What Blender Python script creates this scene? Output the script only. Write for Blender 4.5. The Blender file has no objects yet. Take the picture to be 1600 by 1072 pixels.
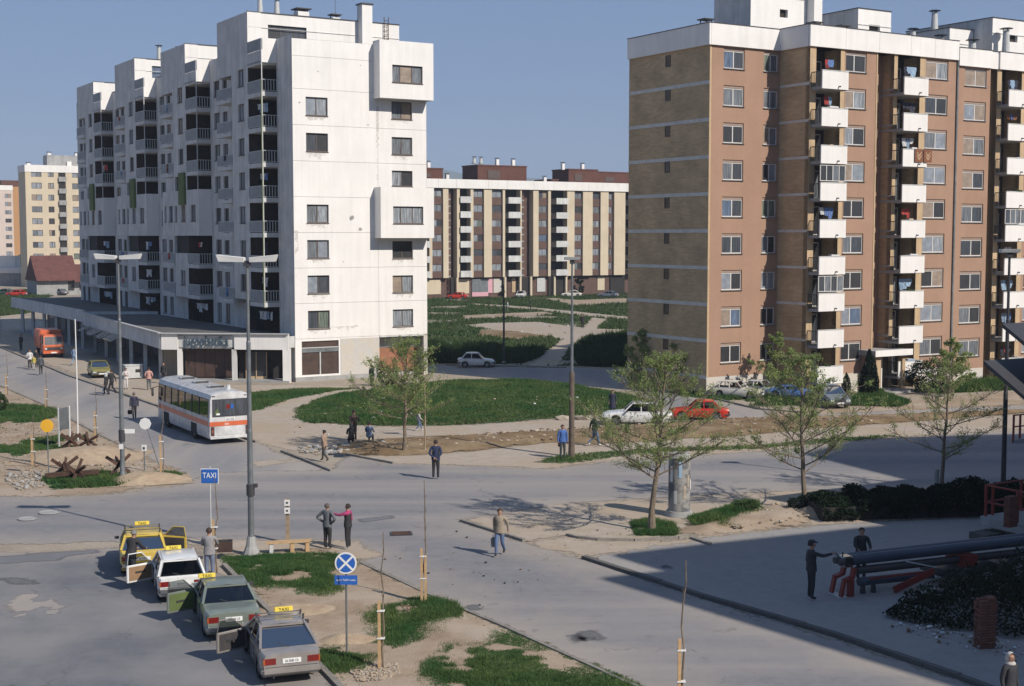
import bpy, bmesh, math, random
import numpy as np
from mathutils import Vector, Matrix
from mathutils.bvhtree import BVHTree
R = math.radians
sc = bpy.context.scene
COL = sc.collection
random.seed(7)

# ------------------------------------------------------------------ camera, world, sun
FPX = 2150.0; H0 = 370.0; CH = 11.5          # focal length in pixels of a 1600 px wide frame, horizon row, eye height
TH = math.atan((536-H0)/FPX)
cd = bpy.data.cameras.new('camera'); cam = bpy.data.objects.new('camera', cd); COL.objects.link(cam)
cd.sensor_width = 36; cd.lens = 36*FPX/1600; cd.clip_start = .1; cd.clip_end = 9000
cam.location = (0, 0, CH); cam.rotation_euler = (math.pi/2-TH, 0, 0)
sc.camera = cam
SUN = Vector((10.4, -8.85, 10.6)).normalized()
w = bpy.data.worlds.new('World'); sc.world = w; w.use_nodes = True
nt = w.node_tree; bg = nt.nodes['Background']
sky = nt.nodes.new('ShaderNodeTexSky'); sky.sky_type = 'NISHITA'; sky.sun_disc = False
sky.sun_elevation = math.asin(SUN.z); sky.sun_rotation = math.atan2(SUN.x, SUN.y)
sky.altitude = 500; sky.air_density = 1.0; sky.dust_density = .6; sky.ozone_density = 5
# hazy spring sky: the clear sky washed out by an even pale veil
mixs = nt.nodes.new('ShaderNodeMix'); mixs.data_type = 'RGBA'; mixs.inputs[0].default_value = .80; mixs.inputs[7].default_value = (1.26, 2.0, 3.6, 1)
nt.links.new(sky.outputs[0], mixs.inputs[6]); nt.links.new(mixs.outputs[2], bg.inputs[0]); bg.inputs[1].default_value = .10
sl = bpy.data.lights.new('sun', 'SUN'); sl.energy = 4.5; sl.angle = R(.53); sl.color = (1, .925, .83)
so = bpy.data.objects.new('sun', sl); COL.objects.link(so); so.rotation_euler = SUN.to_track_quat('Z', 'Y').to_euler()
sc.view_settings.view_transform = 'Standard'; sc.view_settings.look = 'None'
sc.view_settings.exposure = 0.24; sc.view_settings.gamma = 1

# ------------------------------------------------------------------ where things stand
def gp(px, py, z=0):
    """ground point seen at a place of the 1600x1072 photograph"""
    c, s = math.cos(TH), math.sin(TH)
    x = (px-800)/FPX; y = -(py-536)/FPX
    t = (z-CH)/(-s+y*c)
    return Vector((x*t, (c+y*s)*t, z))
GA = R(31.34)
WV = Vector((math.cos(GA), math.sin(GA), 0)); UV = Vector((-math.sin(GA), math.cos(GA), 0))

# ------------------------------------------------------------------ materials
def N(nt, t, **k):
    n = nt.nodes.new(t)
    for a, b in k.items(): setattr(n, a, b)
    return n
def pm(name, col, rough=.8, var=.18, scale=1.5, bump=0, metal=0, coat=0, col2=None, streak=0, fine=0, rnd=0, spec=None, thr=(.35, .7)):
    """principled material whose colour wanders with a noise in metres"""
    m = bpy.data.materials.new(name); m.use_nodes = True; t = m.node_tree; L = t.links.new
    b = t.nodes['Principled BSDF']; b.inputs['Roughness'].default_value = rough; b.inputs['Metallic'].default_value = metal
    if spec is not None: b.inputs['Specular IOR Level'].default_value = spec
    if coat: b.inputs['Coat Weight'].default_value = coat; b.inputs['Coat Roughness'].default_value = .06
    tc = N(t, 'ShaderNodeTexCoord')
    no = N(t, 'ShaderNodeTexNoise'); no.inputs['Scale'].default_value = scale; no.inputs['Detail'].default_value = 6; no.inputs['Roughness'].default_value = .62
    L(tc.outputs['Object'], no.inputs['Vector'])
    ra = N(t, 'ShaderNodeMapRange'); ra.inputs[1].default_value = thr[0]; ra.inputs[2].default_value = thr[1]
    L(no.outputs['Fac'], ra.inputs[0])
    mx = N(t, 'ShaderNodeMix', data_type='RGBA')
    c2 = col2 or tuple(c*(1-2*var) for c in col)
    mx.inputs[6].default_value = (*col, 1); mx.inputs[7].default_value = (*c2, 1)
    L(ra.outputs[0], mx.inputs[0]); out = mx.outputs[2]
    def mul(fac_socket, lo, hi, o):
        r2 = N(t, 'ShaderNodeMapRange'); r2.inputs[1].default_value = .3; r2.inputs[2].default_value = .7
        r2.inputs[3].default_value = lo; r2.inputs[4].default_value = hi; L(fac_socket, r2.inputs[0])
        v = N(t, 'ShaderNodeVectorMath', operation='SCALE'); L(o, v.inputs[0]); L(r2.outputs[0], v.inputs['Scale']); return v.outputs[0]
    if streak:
        mp = N(t, 'ShaderNodeMapping'); mp.inputs['Scale'].default_value = (1.6, 1.6, .12); L(tc.outputs['Object'], mp.inputs[0])
        n2 = N(t, 'ShaderNodeTexNoise'); n2.inputs['Scale'].default_value = 1.5; n2.inputs['Detail'].default_value = 5; L(mp.outputs[0], n2.inputs['Vector'])
        out = mul(n2.outputs['Fac'], 1-streak, 1.03, out)
    if fine:
        n3 = N(t, 'ShaderNodeTexNoise'); n3.inputs['Scale'].default_value = scale*14; n3.inputs['Detail'].default_value = 3; L(tc.outputs['Object'], n3.inputs['Vector'])
        out = mul(n3.outputs['Fac'], 1-fine, 1+fine, out)
    if rnd:
        oi = N(t, 'ShaderNodeObjectInfo'); r3 = N(t, 'ShaderNodeMapRange'); r3.inputs[3].default_value = 1-rnd; r3.inputs[4].default_value = 1+rnd
        L(oi.outputs['Random'], r3.inputs[0]); v = N(t, 'ShaderNodeVectorMath', operation='SCALE'); L(out, v.inputs[0]); L(r3.outputs[0], v.inputs['Scale']); out = v.outputs[0]
    L(out, b.inputs['Base Color'])
    if bump:
        bp = N(t, 'ShaderNodeBump'); bp.inputs['Strength'].default_value = min(1, bump); bp.inputs['Distance'].default_value = .03
        n4 = N(t, 'ShaderNodeTexNoise'); n4.inputs['Scale'].default_value = scale*9; n4.inputs['Detail'].default_value = 4; L(tc.outputs['Object'], n4.inputs['Vector'])
        L(n4.outputs['Fac'], bp.inputs['Height']); L(bp.outputs[0], b.inputs['Normal'])
    return m
def sheet(name, col, col2, rough=.9, s1=.12, s2=1.3, fine=.12, col3=None, ragged=.6, stretch=None, bump=.3, road=0):
    """ground sheet: two soils mixed by noise, ragged edge driven by the attribute cov (metres inside the edge)"""
    m = pm(name, col, rough, scale=s2, col2=col2, fine=fine, bump=bump, spec=.25)
    t = m.node_tree; L = t.links.new; b = t.nodes['Principled BSDF']
    tc = [n for n in t.nodes if n.type == 'TEX_COORD'][0]
    src = b.inputs['Base Color'].links[0].from_socket
    n1 = N(t, 'ShaderNodeTexNoise'); n1.inputs['Scale'].default_value = s1; n1.inputs['Detail'].default_value = 5; n1.inputs['Roughness'].default_value = .55
    mp = N(t, 'ShaderNodeMapping'); mp.inputs['Rotation'].default_value = (0, 0, stretch[0] if stretch else 0); mp.inputs['Scale'].default_value = (stretch[1], stretch[2], 1) if stretch else (1, 1, 1)
    L(tc.outputs['Object'], mp.inputs[0]); L(mp.outputs[0], n1.inputs['Vector'])
    ra = N(t, 'ShaderNodeMapRange'); ra.inputs[1].default_value = .42; ra.inputs[2].default_value = .66; L(n1.outputs['Fac'], ra.inputs[0])
    mx = N(t, 'ShaderNodeMix', data_type='RGBA'); c3 = col3 or col2; mx.inputs[7].default_value = (*c3, 1)
    L(ra.outputs[0], mx.inputs[0]); L(src, mx.inputs[6]); L(mx.outputs[2], b.inputs['Base Color'])
    at = N(t, 'ShaderNodeAttribute'); at.attribute_name = 'cov'
    n2 = N(t, 'ShaderNodeTexNoise'); n2.inputs['Scale'].default_value = 1.6; n2.inputs['Detail'].default_value = 8; n2.inputs['Roughness'].default_value = .7; L(tc.outputs['Object'], n2.inputs['Vector'])
    r2 = N(t, 'ShaderNodeMapRange'); r2.inputs[1].default_value = .25; r2.inputs[2].default_value = .75; r2.inputs[3].default_value = -ragged; r2.inputs[4].default_value = ragged; L(n2.outputs['Fac'], r2.inputs[0])
    ad = N(t, 'ShaderNodeMath', operation='ADD'); L(at.outputs['Fac'], ad.inputs[0]); L(r2.outputs[0], ad.inputs[1])
    al = N(t, 'ShaderNodeMapRange'); al.inputs[1].default_value = -.12; al.inputs[2].default_value = .12; L(ad.outputs[0], al.inputs[0])
    L(al.outputs[0], b.inputs['Alpha'])
    if road:     # dust drifted in from the edges, cracks and oil spots
        cur = b.inputs['Base Color'].links[0].from_socket
        n5 = N(t, 'ShaderNodeTexNoise'); n5.inputs['Scale'].default_value = .35; n5.inputs['Detail'].default_value = 7; n5.inputs['Roughness'].default_value = .65; L(tc.outputs['Object'], n5.inputs['Vector'])
        m5 = N(t, 'ShaderNodeMath', operation='MULTIPLY'); m5.inputs[1].default_value = -4.6; L(n5.outputs['Fac'], m5.inputs[0])
        a5 = N(t, 'ShaderNodeMath', operation='ADD'); L(at.outputs['Fac'], a5.inputs[0]); L(m5.outputs[0], a5.inputs[1])
        r5 = N(t, 'ShaderNodeMapRange'); r5.inputs[1].default_value = .3; r5.inputs[2].default_value = -2.6; r5.inputs[4].default_value = .7; L(a5.outputs[0], r5.inputs[0])
        x5 = N(t, 'ShaderNodeMix', data_type='RGBA'); x5.inputs[7].default_value = (.335, .29, .245, 1); L(r5.outputs[0], x5.inputs[0]); L(cur, x5.inputs[6])
        vo = N(t, 'ShaderNodeTexVoronoi', feature='DISTANCE_TO_EDGE'); vo.inputs['Scale'].default_value = .16
        nd = N(t, 'ShaderNodeTexNoise'); nd.inputs['Scale'].default_value = .8; nd.inputs['Detail'].default_value = 5; L(tc.outputs['Object'], nd.inputs['Vector'])
        vm = N(t, 'ShaderNodeMix', data_type='VECTOR'); vm.inputs[0].default_value = .6; L(tc.outputs['Object'], vm.inputs[4])
        va = N(t, 'ShaderNodeVectorMath', operation='SCALE'); va.inputs['Scale'].default_value = 2.5; L(nd.outputs['Color'], va.inputs[0])
        vb = N(t, 'ShaderNodeVectorMath', operation='ADD'); L(tc.outputs['Object'], vb.inputs[0]); L(va.outputs[0], vb.inputs[1]); L(vb.outputs[0], vo.inputs['Vector'])
        rc = N(t, 'ShaderNodeMapRange'); rc.inputs[1].default_value = .003; rc.inputs[2].default_value = .009; rc.inputs[3].default_value = 1; rc.inputs[4].default_value = 0; L(vo.outputs['Distance'], rc.inputs[0])
        rm = N(t, 'ShaderNodeMapRange'); rm.inputs[1].default_value = .5; rm.inputs[2].default_value = .62; L(n5.outputs['Fac'], rm.inputs[0])
        cm = N(t, 'ShaderNodeMath', operation='MULTIPLY'); L(rc.outputs[0], cm.inputs[0]); L(rm.outputs[0], cm.inputs[1]); cs_ = N(t, 'ShaderNodeMath', operation='MULTIPLY'); cs_.inputs[1].default_value = .55; L(cm.outputs[0], cs_.inputs[0])
        x6 = N(t, 'ShaderNodeMix', data_type='RGBA'); x6.inputs[7].default_value = (.09, .085, .08, 1); L(cs_.outputs[0], x6.inputs[0]); L(x5.outputs[2], x6.inputs[6])
        no6 = N(t, 'ShaderNodeTexNoise'); no6.inputs['Scale'].default_value = 1.1; no6.inputs['Detail'].default_value = 3; L(tc.outputs['Object'], no6.inputs['Vector']); r6 = N(t, 'ShaderNodeMapRange'); r6.inputs[1].default_value = .66; r6.inputs[2].default_value = .74; r6.inputs[4].default_value = .4; L(no6.outputs['Fac'], r6.inputs[0])
        x7 = N(t, 'ShaderNodeMix', data_type='RGBA'); x7.inputs[7].default_value = (.12, .118, .12, 1); L(r6.outputs[0], x7.inputs[0]); L(x6.outputs[2], x7.inputs[6]); L(x7.outputs[2], b.inputs['Base Color'])
    return m
M = {}
M['plaster'] = pm('white_plaster', (.75, .73, .70), .9, .035, .5, bump=.2, streak=.06, fine=.015)
M['plaster_dirty'] = pm('weathered_plaster', (.62, .62, .60), .9, .12, .7, bump=.25, streak=.22, fine=.03)
M['parapet'] = pm('white_parapet', (.74, .72, .69), .9, .05, .5, streak=.06)
M['concrete'] = pm('grey_concrete', (.36, .36, .35), .92, .15, 1.2, bump=.3, streak=.15, fine=.08)
M['band'] = pm('pale_floor_band', (.58, .57, .54), .9, .1, 1, streak=.1)
M['sleeve'] = pm('dark_brown_post', (.13, .10, .075), .85, .2, 3)
M['dark_concrete'] = pm('roof_felt', (.075, .073, .07), .95, .2, .6, bump=.3, col2=(.13, .12, .11), fine=.1)
M['pink'] = pm('pink_render', (.34, .212, .145), .92, .07, .35, bump=.15, streak=.04, fine=.03)
M['tan'] = pm('tan_pier', (.52, .38, .23), .9, .1, 1, streak=.2, fine=.05)
M['yellow_wall'] = pm('pale_yellow_render', (.57, .485, .355), .92, .07, .3, streak=.06)
M['brown_wall'] = pm('brown_tile_cladding', (.12, .07, .055), .85, .15, 1, fine=.1)
M['redbrown'] = pm('red_brown_roof_block', (.12, .05, .035), .9, .15, .6, fine=.1)
M['frame_dark'] = pm('brown_window_frame', (.09, .065, .055), .6, .1, 3)
M['frame_white'] = pm('white_window_frame', (.62, .6, .57), .5, .08, 3)
M['metal_light'] = pm('pale_painted_metal', (.5, .51, .5), .5, .1, 3)
M['metal_grey'] = pm('galvanised_steel', (.22, .24, .25), .5, .2, 2, metal=.4, streak=.2)
M['metal_dark'] = pm('dark_steel', (.045, .045, .05), .5, .1, 3)
M['rust'] = pm('rusty_steel', (.10, .05, .03), .9, .3, 5, bump=.4, col2=(.035, .022, .018))
M['wood'] = pm('raw_timber', (.50, .33, .17), .85, .15, 6, fine=.12)
M['wood_old'] = pm('grey_timber', (.33, .25, .17), .9, .2, 5, fine=.12)
M['black'] = pm('black_rubber', (.018, .018, .018), .8, .1, 4)
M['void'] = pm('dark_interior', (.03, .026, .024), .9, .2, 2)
M['loggia'] = pm('shade_brown_loggia', (.055, .038, .03), .8, .2, 2, fine=.1)  # very dark brown: the shade of deep recesses put into the wall colour
M['shopdark'] = pm('brown_shop_panel', (.07, .04, .03), .6, .25, 1.5, fine=.1)
M['grey_wall'] = pm('speckled_grey_render', (.47, .46, .45), .95, .1, 1, fine=.08, col2=(.52, .46, .36))
M['terracotta'] = pm('orange_panel', (.33, .15, .085), .85, .15, 2)
M['green'] = pm('green_paint', (.10, .14, .04), .8, .12, 2)
M['railing'] = pm('grey_balcony_slats', (.33, .35, .36), .7, .12, 2, streak=.2)
M['red_paint'] = pm('red_painted_steel', (.24, .03, .02), .6, .2, 3)
M['orange_paint'] = pm('orange_truck_paint', (.60, .13, .045), .5, .12, 3, coat=.3)
M['blue_sign'] = pm('blue_sign_face', (.02, .11, .42), .4, .05, 3)
M['white_sign'] = pm('white_sign_face', (.72, .72, .70), .5, .06, 3)
M['yellow_sign'] = pm('yellow_sign_face', (.78, .42, .03), .5, .08, 2)
M['taxi_yellow'] = pm('taxi_lamp_yellow', (.75, .58, .08), .5, .05, 3)
M['text_black'] = pm('black_print', (.01, .01, .01), .6, 0, 3)
M['text_white'] = pm('white_print', (.75, .75, .75), .6, 0, 3)
M['chrome'] = pm('chrome', (.6, .6, .6), .2, .05, 3, metal=1)
M['light_red'] = pm('tail_lamp_red', (.20, .015, .012), .2, .2, 9, coat=.5)
M['light_amber'] = pm('indicator_amber', (.4, .10, .02), .25, .1, 9, coat=.5)
M['light_clear'] = pm('headlamp_glass', (.55, .57, .58), .15, .2, 12, coat=.6)
M['seat'] = pm('car_seat_cloth', (.05, .045, .045), .9, .2, 6)
M['tan_lining'] = pm('tan_door_lining', (.28, .17, .09), .8, .1, 4)
M['rim'] = pm('wheel_rim', (.33, .33, .34), .35, .1, 8, metal=.7)
M['skin'] = pm('skin', (.36, .2, .135), .6, .08, 9)
M['bark'] = pm('tree_bark', (.12, .09, .065), .95, .25, 5, bump=.6, col2=(.22, .18, .13))
M['stone'] = pm('pale_rubble', (.42, .36, .29), .95, .2, 3, bump=.4, rnd=.15)
M['brickred'] = pm('red_brick', (.17, .065, .042), .9, .2, 5, rnd=.2)
M['rooftile'] = pm('red_roof_tiles', (.14, .055, .045), .9, .2, 1.2, fine=.12)
M['curtains'] = []
def leafmat(name, a, b, sc_=.9, tl=.35):
    m = pm(name, a, .8, col2=b, scale=sc_, fine=.25, spec=.1); t = m.node_tree; L = t.links.new
    p = t.nodes['Principled BSDF']; tr = N(t, 'ShaderNodeBsdfTranslucent'); mx = N(t, 'ShaderNodeMixShader'); mx.inputs[0].default_value = tl
    L(p.inputs['Base Color'].links[0].from_socket, tr.inputs[0]); L(p.outputs[0], mx.inputs[1]); L(tr.outputs[0], mx.inputs[2])
    L(mx.outputs[0], t.nodes['Material Output'].inputs[0]); return m
M['leaf'] = leafmat('spring_leaves', (.30, .36, .13), (.19, .26, .09), .9, .45)
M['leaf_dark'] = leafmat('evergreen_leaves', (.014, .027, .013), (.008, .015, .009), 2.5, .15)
M['leaf_bush'] = leafmat('shrub_leaves', (.05, .085, .03), (.03, .05, .02))
M['blade'] = leafmat('grass_blades', (.045, .115, .036), (.125, .17, .055), .3)
M['blade_far'] = leafmat('far_grass_blades', (.045, .092, .030), (.11, .13, .055), .12)
M['blade_dry'] = leafmat('dry_grass_blades', (.20, .19, .09), (.12, .15, .06), .5)
def winmat(name, col, folds, refl=.0, blind=0):
    m = bpy.data.materials.new(name); m.use_nodes = True; t = m.node_tree; L = t.links.new; b = t.nodes['Principled BSDF']
    b.inputs['Roughness'].default_value = .55; b.inputs['Coat Weight'].default_value = .45; b.inputs['Coat Roughness'].default_value = .02; b.inputs['Coat IOR'].default_value = 1.5
    tc = N(t, 'ShaderNodeTexCoord'); oi = N(t, 'ShaderNodeObjectInfo')
    ad = N(t, 'ShaderNodeVectorMath', operation='ADD'); L(tc.outputs['Object'], ad.inputs[0]); L(oi.outputs['Random'], ad.inputs[1])
    mp = N(t, 'ShaderNodeMapping'); mp.inputs['Scale'].default_value = (7, 1, .6) if folds else (.9, 1, 1.2); L(ad.outputs[0], mp.inputs[0])
    n = N(t, 'ShaderNodeTexNoise'); n.inputs['Scale'].default_value = 1.8; n.inputs['Detail'].default_value = 3; L(mp.outputs[0], n.inputs['Vector'])
    r = N(t, 'ShaderNodeValToRGB'); r.color_ramp.elements[0].position = .36; r.color_ramp.elements[1].position = .62
    r.color_ramp.elements[0].color = (*[c*(.35 if folds else .72) for c in col], 1); r.color_ramp.elements[1].color = (*col, 1)
    L(n.outputs['Fac'], r.inputs[0]); L(r.outputs[0], b.inputs['Base Color'])
    return m
CURT = [winmat('window_net_curtain', (.30, .33, .36), 1), winmat('window_grey_curtain', (.17, .19, .21), 1), winmat('window_dark_room', (.022, .024, .028), 0),
        winmat('window_cardboard', (.30, .235, .18), 0), winmat('window_blue_curtain', (.11, .16, .25), 1), winmat('window_dark_glass', (.05, .06, .075), 1),
        winmat('window_plastic_sheet', (.24, .27, .31), 0), winmat('window_green_curtain', (.16, .20, .16), 1)]
def glass(name, tint, mixf):
    m = bpy.data.materials.new(name); m.use_nodes = True; t = m.node_tree; L = t.links.new; t.nodes.clear()
    o = N(t, 'ShaderNodeOutputMaterial'); tr = N(t, 'ShaderNodeBsdfTransparent'); tr.inputs[0].default_value = (*tint, 1)
    g = N(t, 'ShaderNodeBsdfGlossy'); g.inputs['Roughness'].default_value = .03; g.inputs[0].default_value = (.36, .37, .38, 1)
    fr = N(t, 'ShaderNodeFresnel'); fr.inputs[0].default_value = 1.42; ad = N(t, 'ShaderNodeMath', operation='ADD'); ad.inputs[1].default_value = mixf
    mx = N(t, 'ShaderNodeMixShader'); L(fr.outputs[0], ad.inputs[0]); L(ad.outputs[0], mx.inputs[0]); L(tr.outputs[0], mx.inputs[1]); L(g.outputs[0], mx.inputs[2]); L(mx.outputs[0], o.inputs[0])
    return m
M['glass'] = glass('car_glass', (.30, .32, .33), .0)
M['glass_bus'] = glass('bus_glass', (.5, .52, .5), .10)
def brickmat(name, c1, c2, mort):
    m = bpy.data.materials.new(name); m.use_nodes = True; t = m.node_tree; L = t.links.new; b = t.nodes['Principled BSDF']; b.inputs['Roughness'].default_value = .9
    tc = N(t, 'ShaderNodeTexCoord'); sp = N(t, 'ShaderNodeSeparateXYZ'); L(tc.outputs['Object'], sp.inputs[0])
    ad = N(t, 'ShaderNodeMath', operation='ADD'); L(sp.outputs[0], ad.inputs[0]); L(sp.outputs[1], ad.inputs[1])
    cb = N(t, 'ShaderNodeCombineXYZ'); L(ad.outputs[0], cb.inputs[0]); L(sp.outputs[2], cb.inputs[1])
    br = N(t, 'ShaderNodeTexBrick'); br.inputs['Scale'].default_value = 1; br.inputs['Brick Width'].default_value = .5; br.inputs['Row Height'].default_value = .13; br.inputs['Mortar Size'].default_value = .012
    br.inputs['Color1'].default_value = (*c1, 1); br.inputs['Color2'].default_value = (*c2, 1); br.inputs['Mortar'].default_value = (*mort, 1); L(cb.outputs[0], br.inputs['Vector'])
    n = N(t, 'ShaderNodeTexNoise'); n.inputs['Scale'].default_value = .5; n.inputs['Detail'].default_value = 7; L(tc.outputs['Object'], n.inputs['Vector'])
    r = N(t, 'ShaderNodeMapRange'); r.inputs[1].default_value = .3; r.inputs[2].default_value = .7; r.inputs[3].default_value = .8; r.inputs[4].default_value = 1.15; L(n.outputs['Fac'], r.inputs[0])
    v = N(t, 'ShaderNodeVectorMath', operation='SCALE'); L(br.outputs['Color'], v.inputs[0]); L(r.outputs[0], v.inputs['Scale']); L(v.outputs[0], b.inputs['Base Color'])
    bp = N(t, 'ShaderNodeBump'); bp.inputs['Strength'].default_value = .5; bp.inputs['Distance'].default_value = .02; L(br.outputs['Fac'], bp.inputs['Height']); bp.invert = True; L(bp.outputs[0], b.inputs['Normal'])
    return m
M['brick'] = brickmat('yellow_brown_brick', (.48, .345, .20), (.38, .27, .155), (.44, .34, .23))

# ------------------------------------------------------------------ object helpers
def tag(o, label=None, cat=None, group=None, kind=None):
    if label: o['label'] = label
    if cat: o['category'] = cat
    if group: o['group'] = group
    if kind: o['kind'] = kind
    return o
def empty(name, loc=(0, 0, 0), rz=0, label=None, cat=None, group=None, s=1):
    o = bpy.data.objects.new(name, None); COL.objects.link(o); o.location = loc; o.rotation_euler = (0, 0, rz); o.scale = (s, s, s)
    o.empty_display_size = .3
    return tag(o, label, cat, group)
def inst(name, me, parent=None, loc=(0, 0, 0), rot=(0, 0, 0), scale=(1, 1, 1)):
    o = bpy.data.objects.new(name, me); COL.objects.link(o); o.parent = parent; o.location = loc; o.rotation_euler = rot; o.scale = scale
    return o
def tree_copy(o, parent=None):
    c = o.copy(); COL.objects.link(c); c.parent = parent
    for ch in list(o.children): tree_copy(ch, c)
    return c
class MB:
    def __init__(s): s.v = []; s.f = []; s.m = []; s.mats = []
    def mi(s, mat):
        if mat not in s.mats: s.mats.append(mat)
        return s.mats.index(mat)
    def add(s, vs, fs, mat):
        n = len(s.v); s.v += [tuple(v) for v in vs]; k = s.mi(mat)
        for f in fs: s.f.append(tuple(i+n for i in f)); s.m.append(k)
    def quad(s, a, b, c, d, mat): s.add([a, b, c, d], [(0, 1, 2, 3)], mat)
    def box(s, x0, x1, y0, y1, z0, z1, mat):
        v = [(x, y, z) for z in (z0, z1) for y in (y0, y1) for x in (x0, x1)]
        s.add(v, [(0, 2, 3, 1), (4, 5, 7, 6), (0, 1, 5, 4), (2, 6, 7, 3), (0, 4, 6, 2), (1, 3, 7, 5)], mat)
    def bar(s, p0, p1, wx, wz, mat, up=(0, 0, 1)):
        p0 = Vector(p0); p1 = Vector(p1); d = (p1-p0).normalized(); u = Vector(up)
        if abs(d.dot(u)) > .98: u = Vector((0, 1, 0))
        a = d.cross(u).normalized(); b = a.cross(d).normalized()
        v = []
        for p in (p0, p1):
            for sx, sz in ((-1, -1), (1, -1), (1, 1), (-1, 1)): v.append(p+a*sx*wx/2+b*sz*wz/2)
        s.add(v, [(3, 2, 1, 0), (4, 5, 6, 7), (0, 1, 5, 4), (1, 2, 6, 5), (2, 3, 7, 6), (3, 0, 4, 7)], mat)
    def tube(s, pts, rad, mat, n=8, caps=True):
        pts = [Vector(p) for p in pts]; rings = []
        if not hasattr(rad, '__len__'): rad = [rad]*len(pts)
        vs = []; u = None
        for i, p in enumerate(pts):
            d = (pts[min(i+1, len(pts)-1)]-pts[max(i-1, 0)]).normalized()
            if u is None: u = d.orthogonal().normalized()
            else:
                u = u-d*u.dot(d); u = u.normalized() if u.length > 1e-6 else d.orthogonal().normalized()
            b = d.cross(u)
            for k in range(n):
                a = 2*math.pi*k/n; vs.append(p+(u*math.cos(a)+b*math.sin(a))*rad[i])
        fs = []
        for i in range(len(pts)-1):
            for k in range(n):
                k2 = (k+1) % n; fs.append((i*n+k, i*n+k2, (i+1)*n+k2, (i+1)*n+k))
        if caps: fs.append(tuple(range(n-1, -1, -1))); fs.append(tuple((len(pts)-1)*n+k for k in range(n)))
        s.add(vs, fs, mat)
    def cyl(s, x, y, z0, z1, r0, r1, mat, n=12): s.tube([(x, y, z0), (x, y, z1)], [r0, r1], mat, n)
    def prism(s, poly, z0, z1, mat, top=None):
        n = len(poly); a = sum(poly[i][0]*poly[(i+1) % n][1]-poly[(i+1) % n][0]*poly[i][1] for i in range(n))
        if a < 0: poly = poly[::-1]
        v = [(p[0], p[1], z0) for p in poly]+[(p[0], p[1], z1) for p in poly]
        s.add(v, [(i, (i+1) % n, n+(i+1) % n, n+i) for i in range(n)]+[tuple(range(n-1, -1, -1))], mat)
        s.add([(p[0], p[1], z1) for p in poly], [tuple(range(n))], top or mat)
    def build(s, name, parent=None, loc=(0, 0, 0), rz=0, smooth=False, bevel=0):
        me = s.mesh(name, smooth, bevel); o = bpy.data.objects.new(name, me); COL.objects.link(o)
        o.parent = parent; o.location = loc; o.rotation_euler = (0, 0, rz); return o
    def mesh(s, name, smooth=False, bevel=0):
        me = bpy.data.meshes.new(name); me.from_pydata(s.v, [], s.f)
        for m in s.mats: me.materials.append(m)
        me.polygons.foreach_set('material_index', s.m)
        if bevel:
            bm = bmesh.new(); bm.from_mesh(me); bmesh.ops.remove_doubles(bm, verts=bm.verts, dist=1e-4)
            es = [e for e in bm.edges if len(e.link_faces) == 2 and e.calc_face_angle(0) > .5]
            bmesh.ops.bevel(bm, geom=es, offset=bevel, segments=2, affect='EDGES', clamp_overlap=True); bm.to_mesh(me); bm.free()
        if smooth:
            me.polygons.foreach_set('use_smooth', [True]*len(me.polygons))
            try: me.set_sharp_from_angle(angle=R(38))
            except Exception: pass
        me.update(); return me
def struct(o, label=None): o['kind'] = 'structure'; return o
def text_mesh(txt, size, mat, ext=.004, name='lettering', sx=1):
    c = bpy.data.curves.new(name, 'FONT'); c.body = txt; c.size = size; c.extrude = ext; c.align_x = 'CENTER'; c.align_y = 'CENTER'; c.resolution_u = 3
    o = bpy.data.objects.new(name, c); COL.objects.link(o); dg = bpy.context.evaluated_depsgraph_get()
    me = bpy.data.meshes.new_from_object(o.evaluated_get(dg)); bpy.data.objects.remove(o); bpy.data.curves.remove(c)
    # stands up: x stays, text y becomes z, faces -y
    for v in me.vertices: x, y, z = v.co; v.co = (x*sx, -z, y)
    me.materials.clear(); me.materials.append(mat); me.name = name; return me

# ------------------------------------------------------------------ numpy noise and polygon distance
_rs = np.random.RandomState(3); _tab = _rs.rand(256, 256)
def vnoise(x, y):
    xi = np.floor(x).astype(int); yi = np.floor(y).astype(int); fx = x-xi; fy = y-yi
    fx = fx*fx*(3-2*fx); fy = fy*fy*(3-2*fy); g = lambda a, b: _tab[a % 256, b % 256]
    return (g(xi, yi)*(1-fx)+g(xi+1, yi)*fx)*(1-fy)+(g(xi, yi+1)*(1-fx)+g(xi+1, yi+1)*fx)*fy
def fbm(x, y, o=4):
    r = 0; a = .5
    for i in range(o): r = r+a*vnoise(x*2**i+i*17.3, y*2**i+i*9.1); a /= 2
    return r/(1-.5**o)
def sdist(x, y, poly):
    P = np.array(poly); d = np.full(x.shape, 1e9); ins = np.zeros(x.shape, bool)
    for i in range(len(P)):
        ax, ay = P[i]; bx, by = P[(i+1) % len(P)]; ex, ey = bx-ax, by-ay
        t = np.clip(((x-ax)*ex+(y-ay)*ey)/(ex*ex+ey*ey+1e-12), 0, 1)
        d = np.minimum(d, np.hypot(x-ax-t*ex, y-ay-t*ey))
        c = ((ay > y) != (by > y)) & (x < (bx-ax)*(y-ay)/((by-ay) if abs(by-ay) > 1e-9 else 1e-9)+ax); ins ^= c
    return np.where(ins, d, -d)
def P2(pts): return [tuple(gp(*p)[:2]) for p in pts]
def cover(x, y, poly, holes, hs, edge=.5):
    c = sdist(x, y, poly)+(fbm(x*.7, y*.7)-.5)*edge*2
    if holes: c = np.minimum(c, (fbm(x/hs+31, y/hs+7)-holes)*8)
    return c
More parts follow.
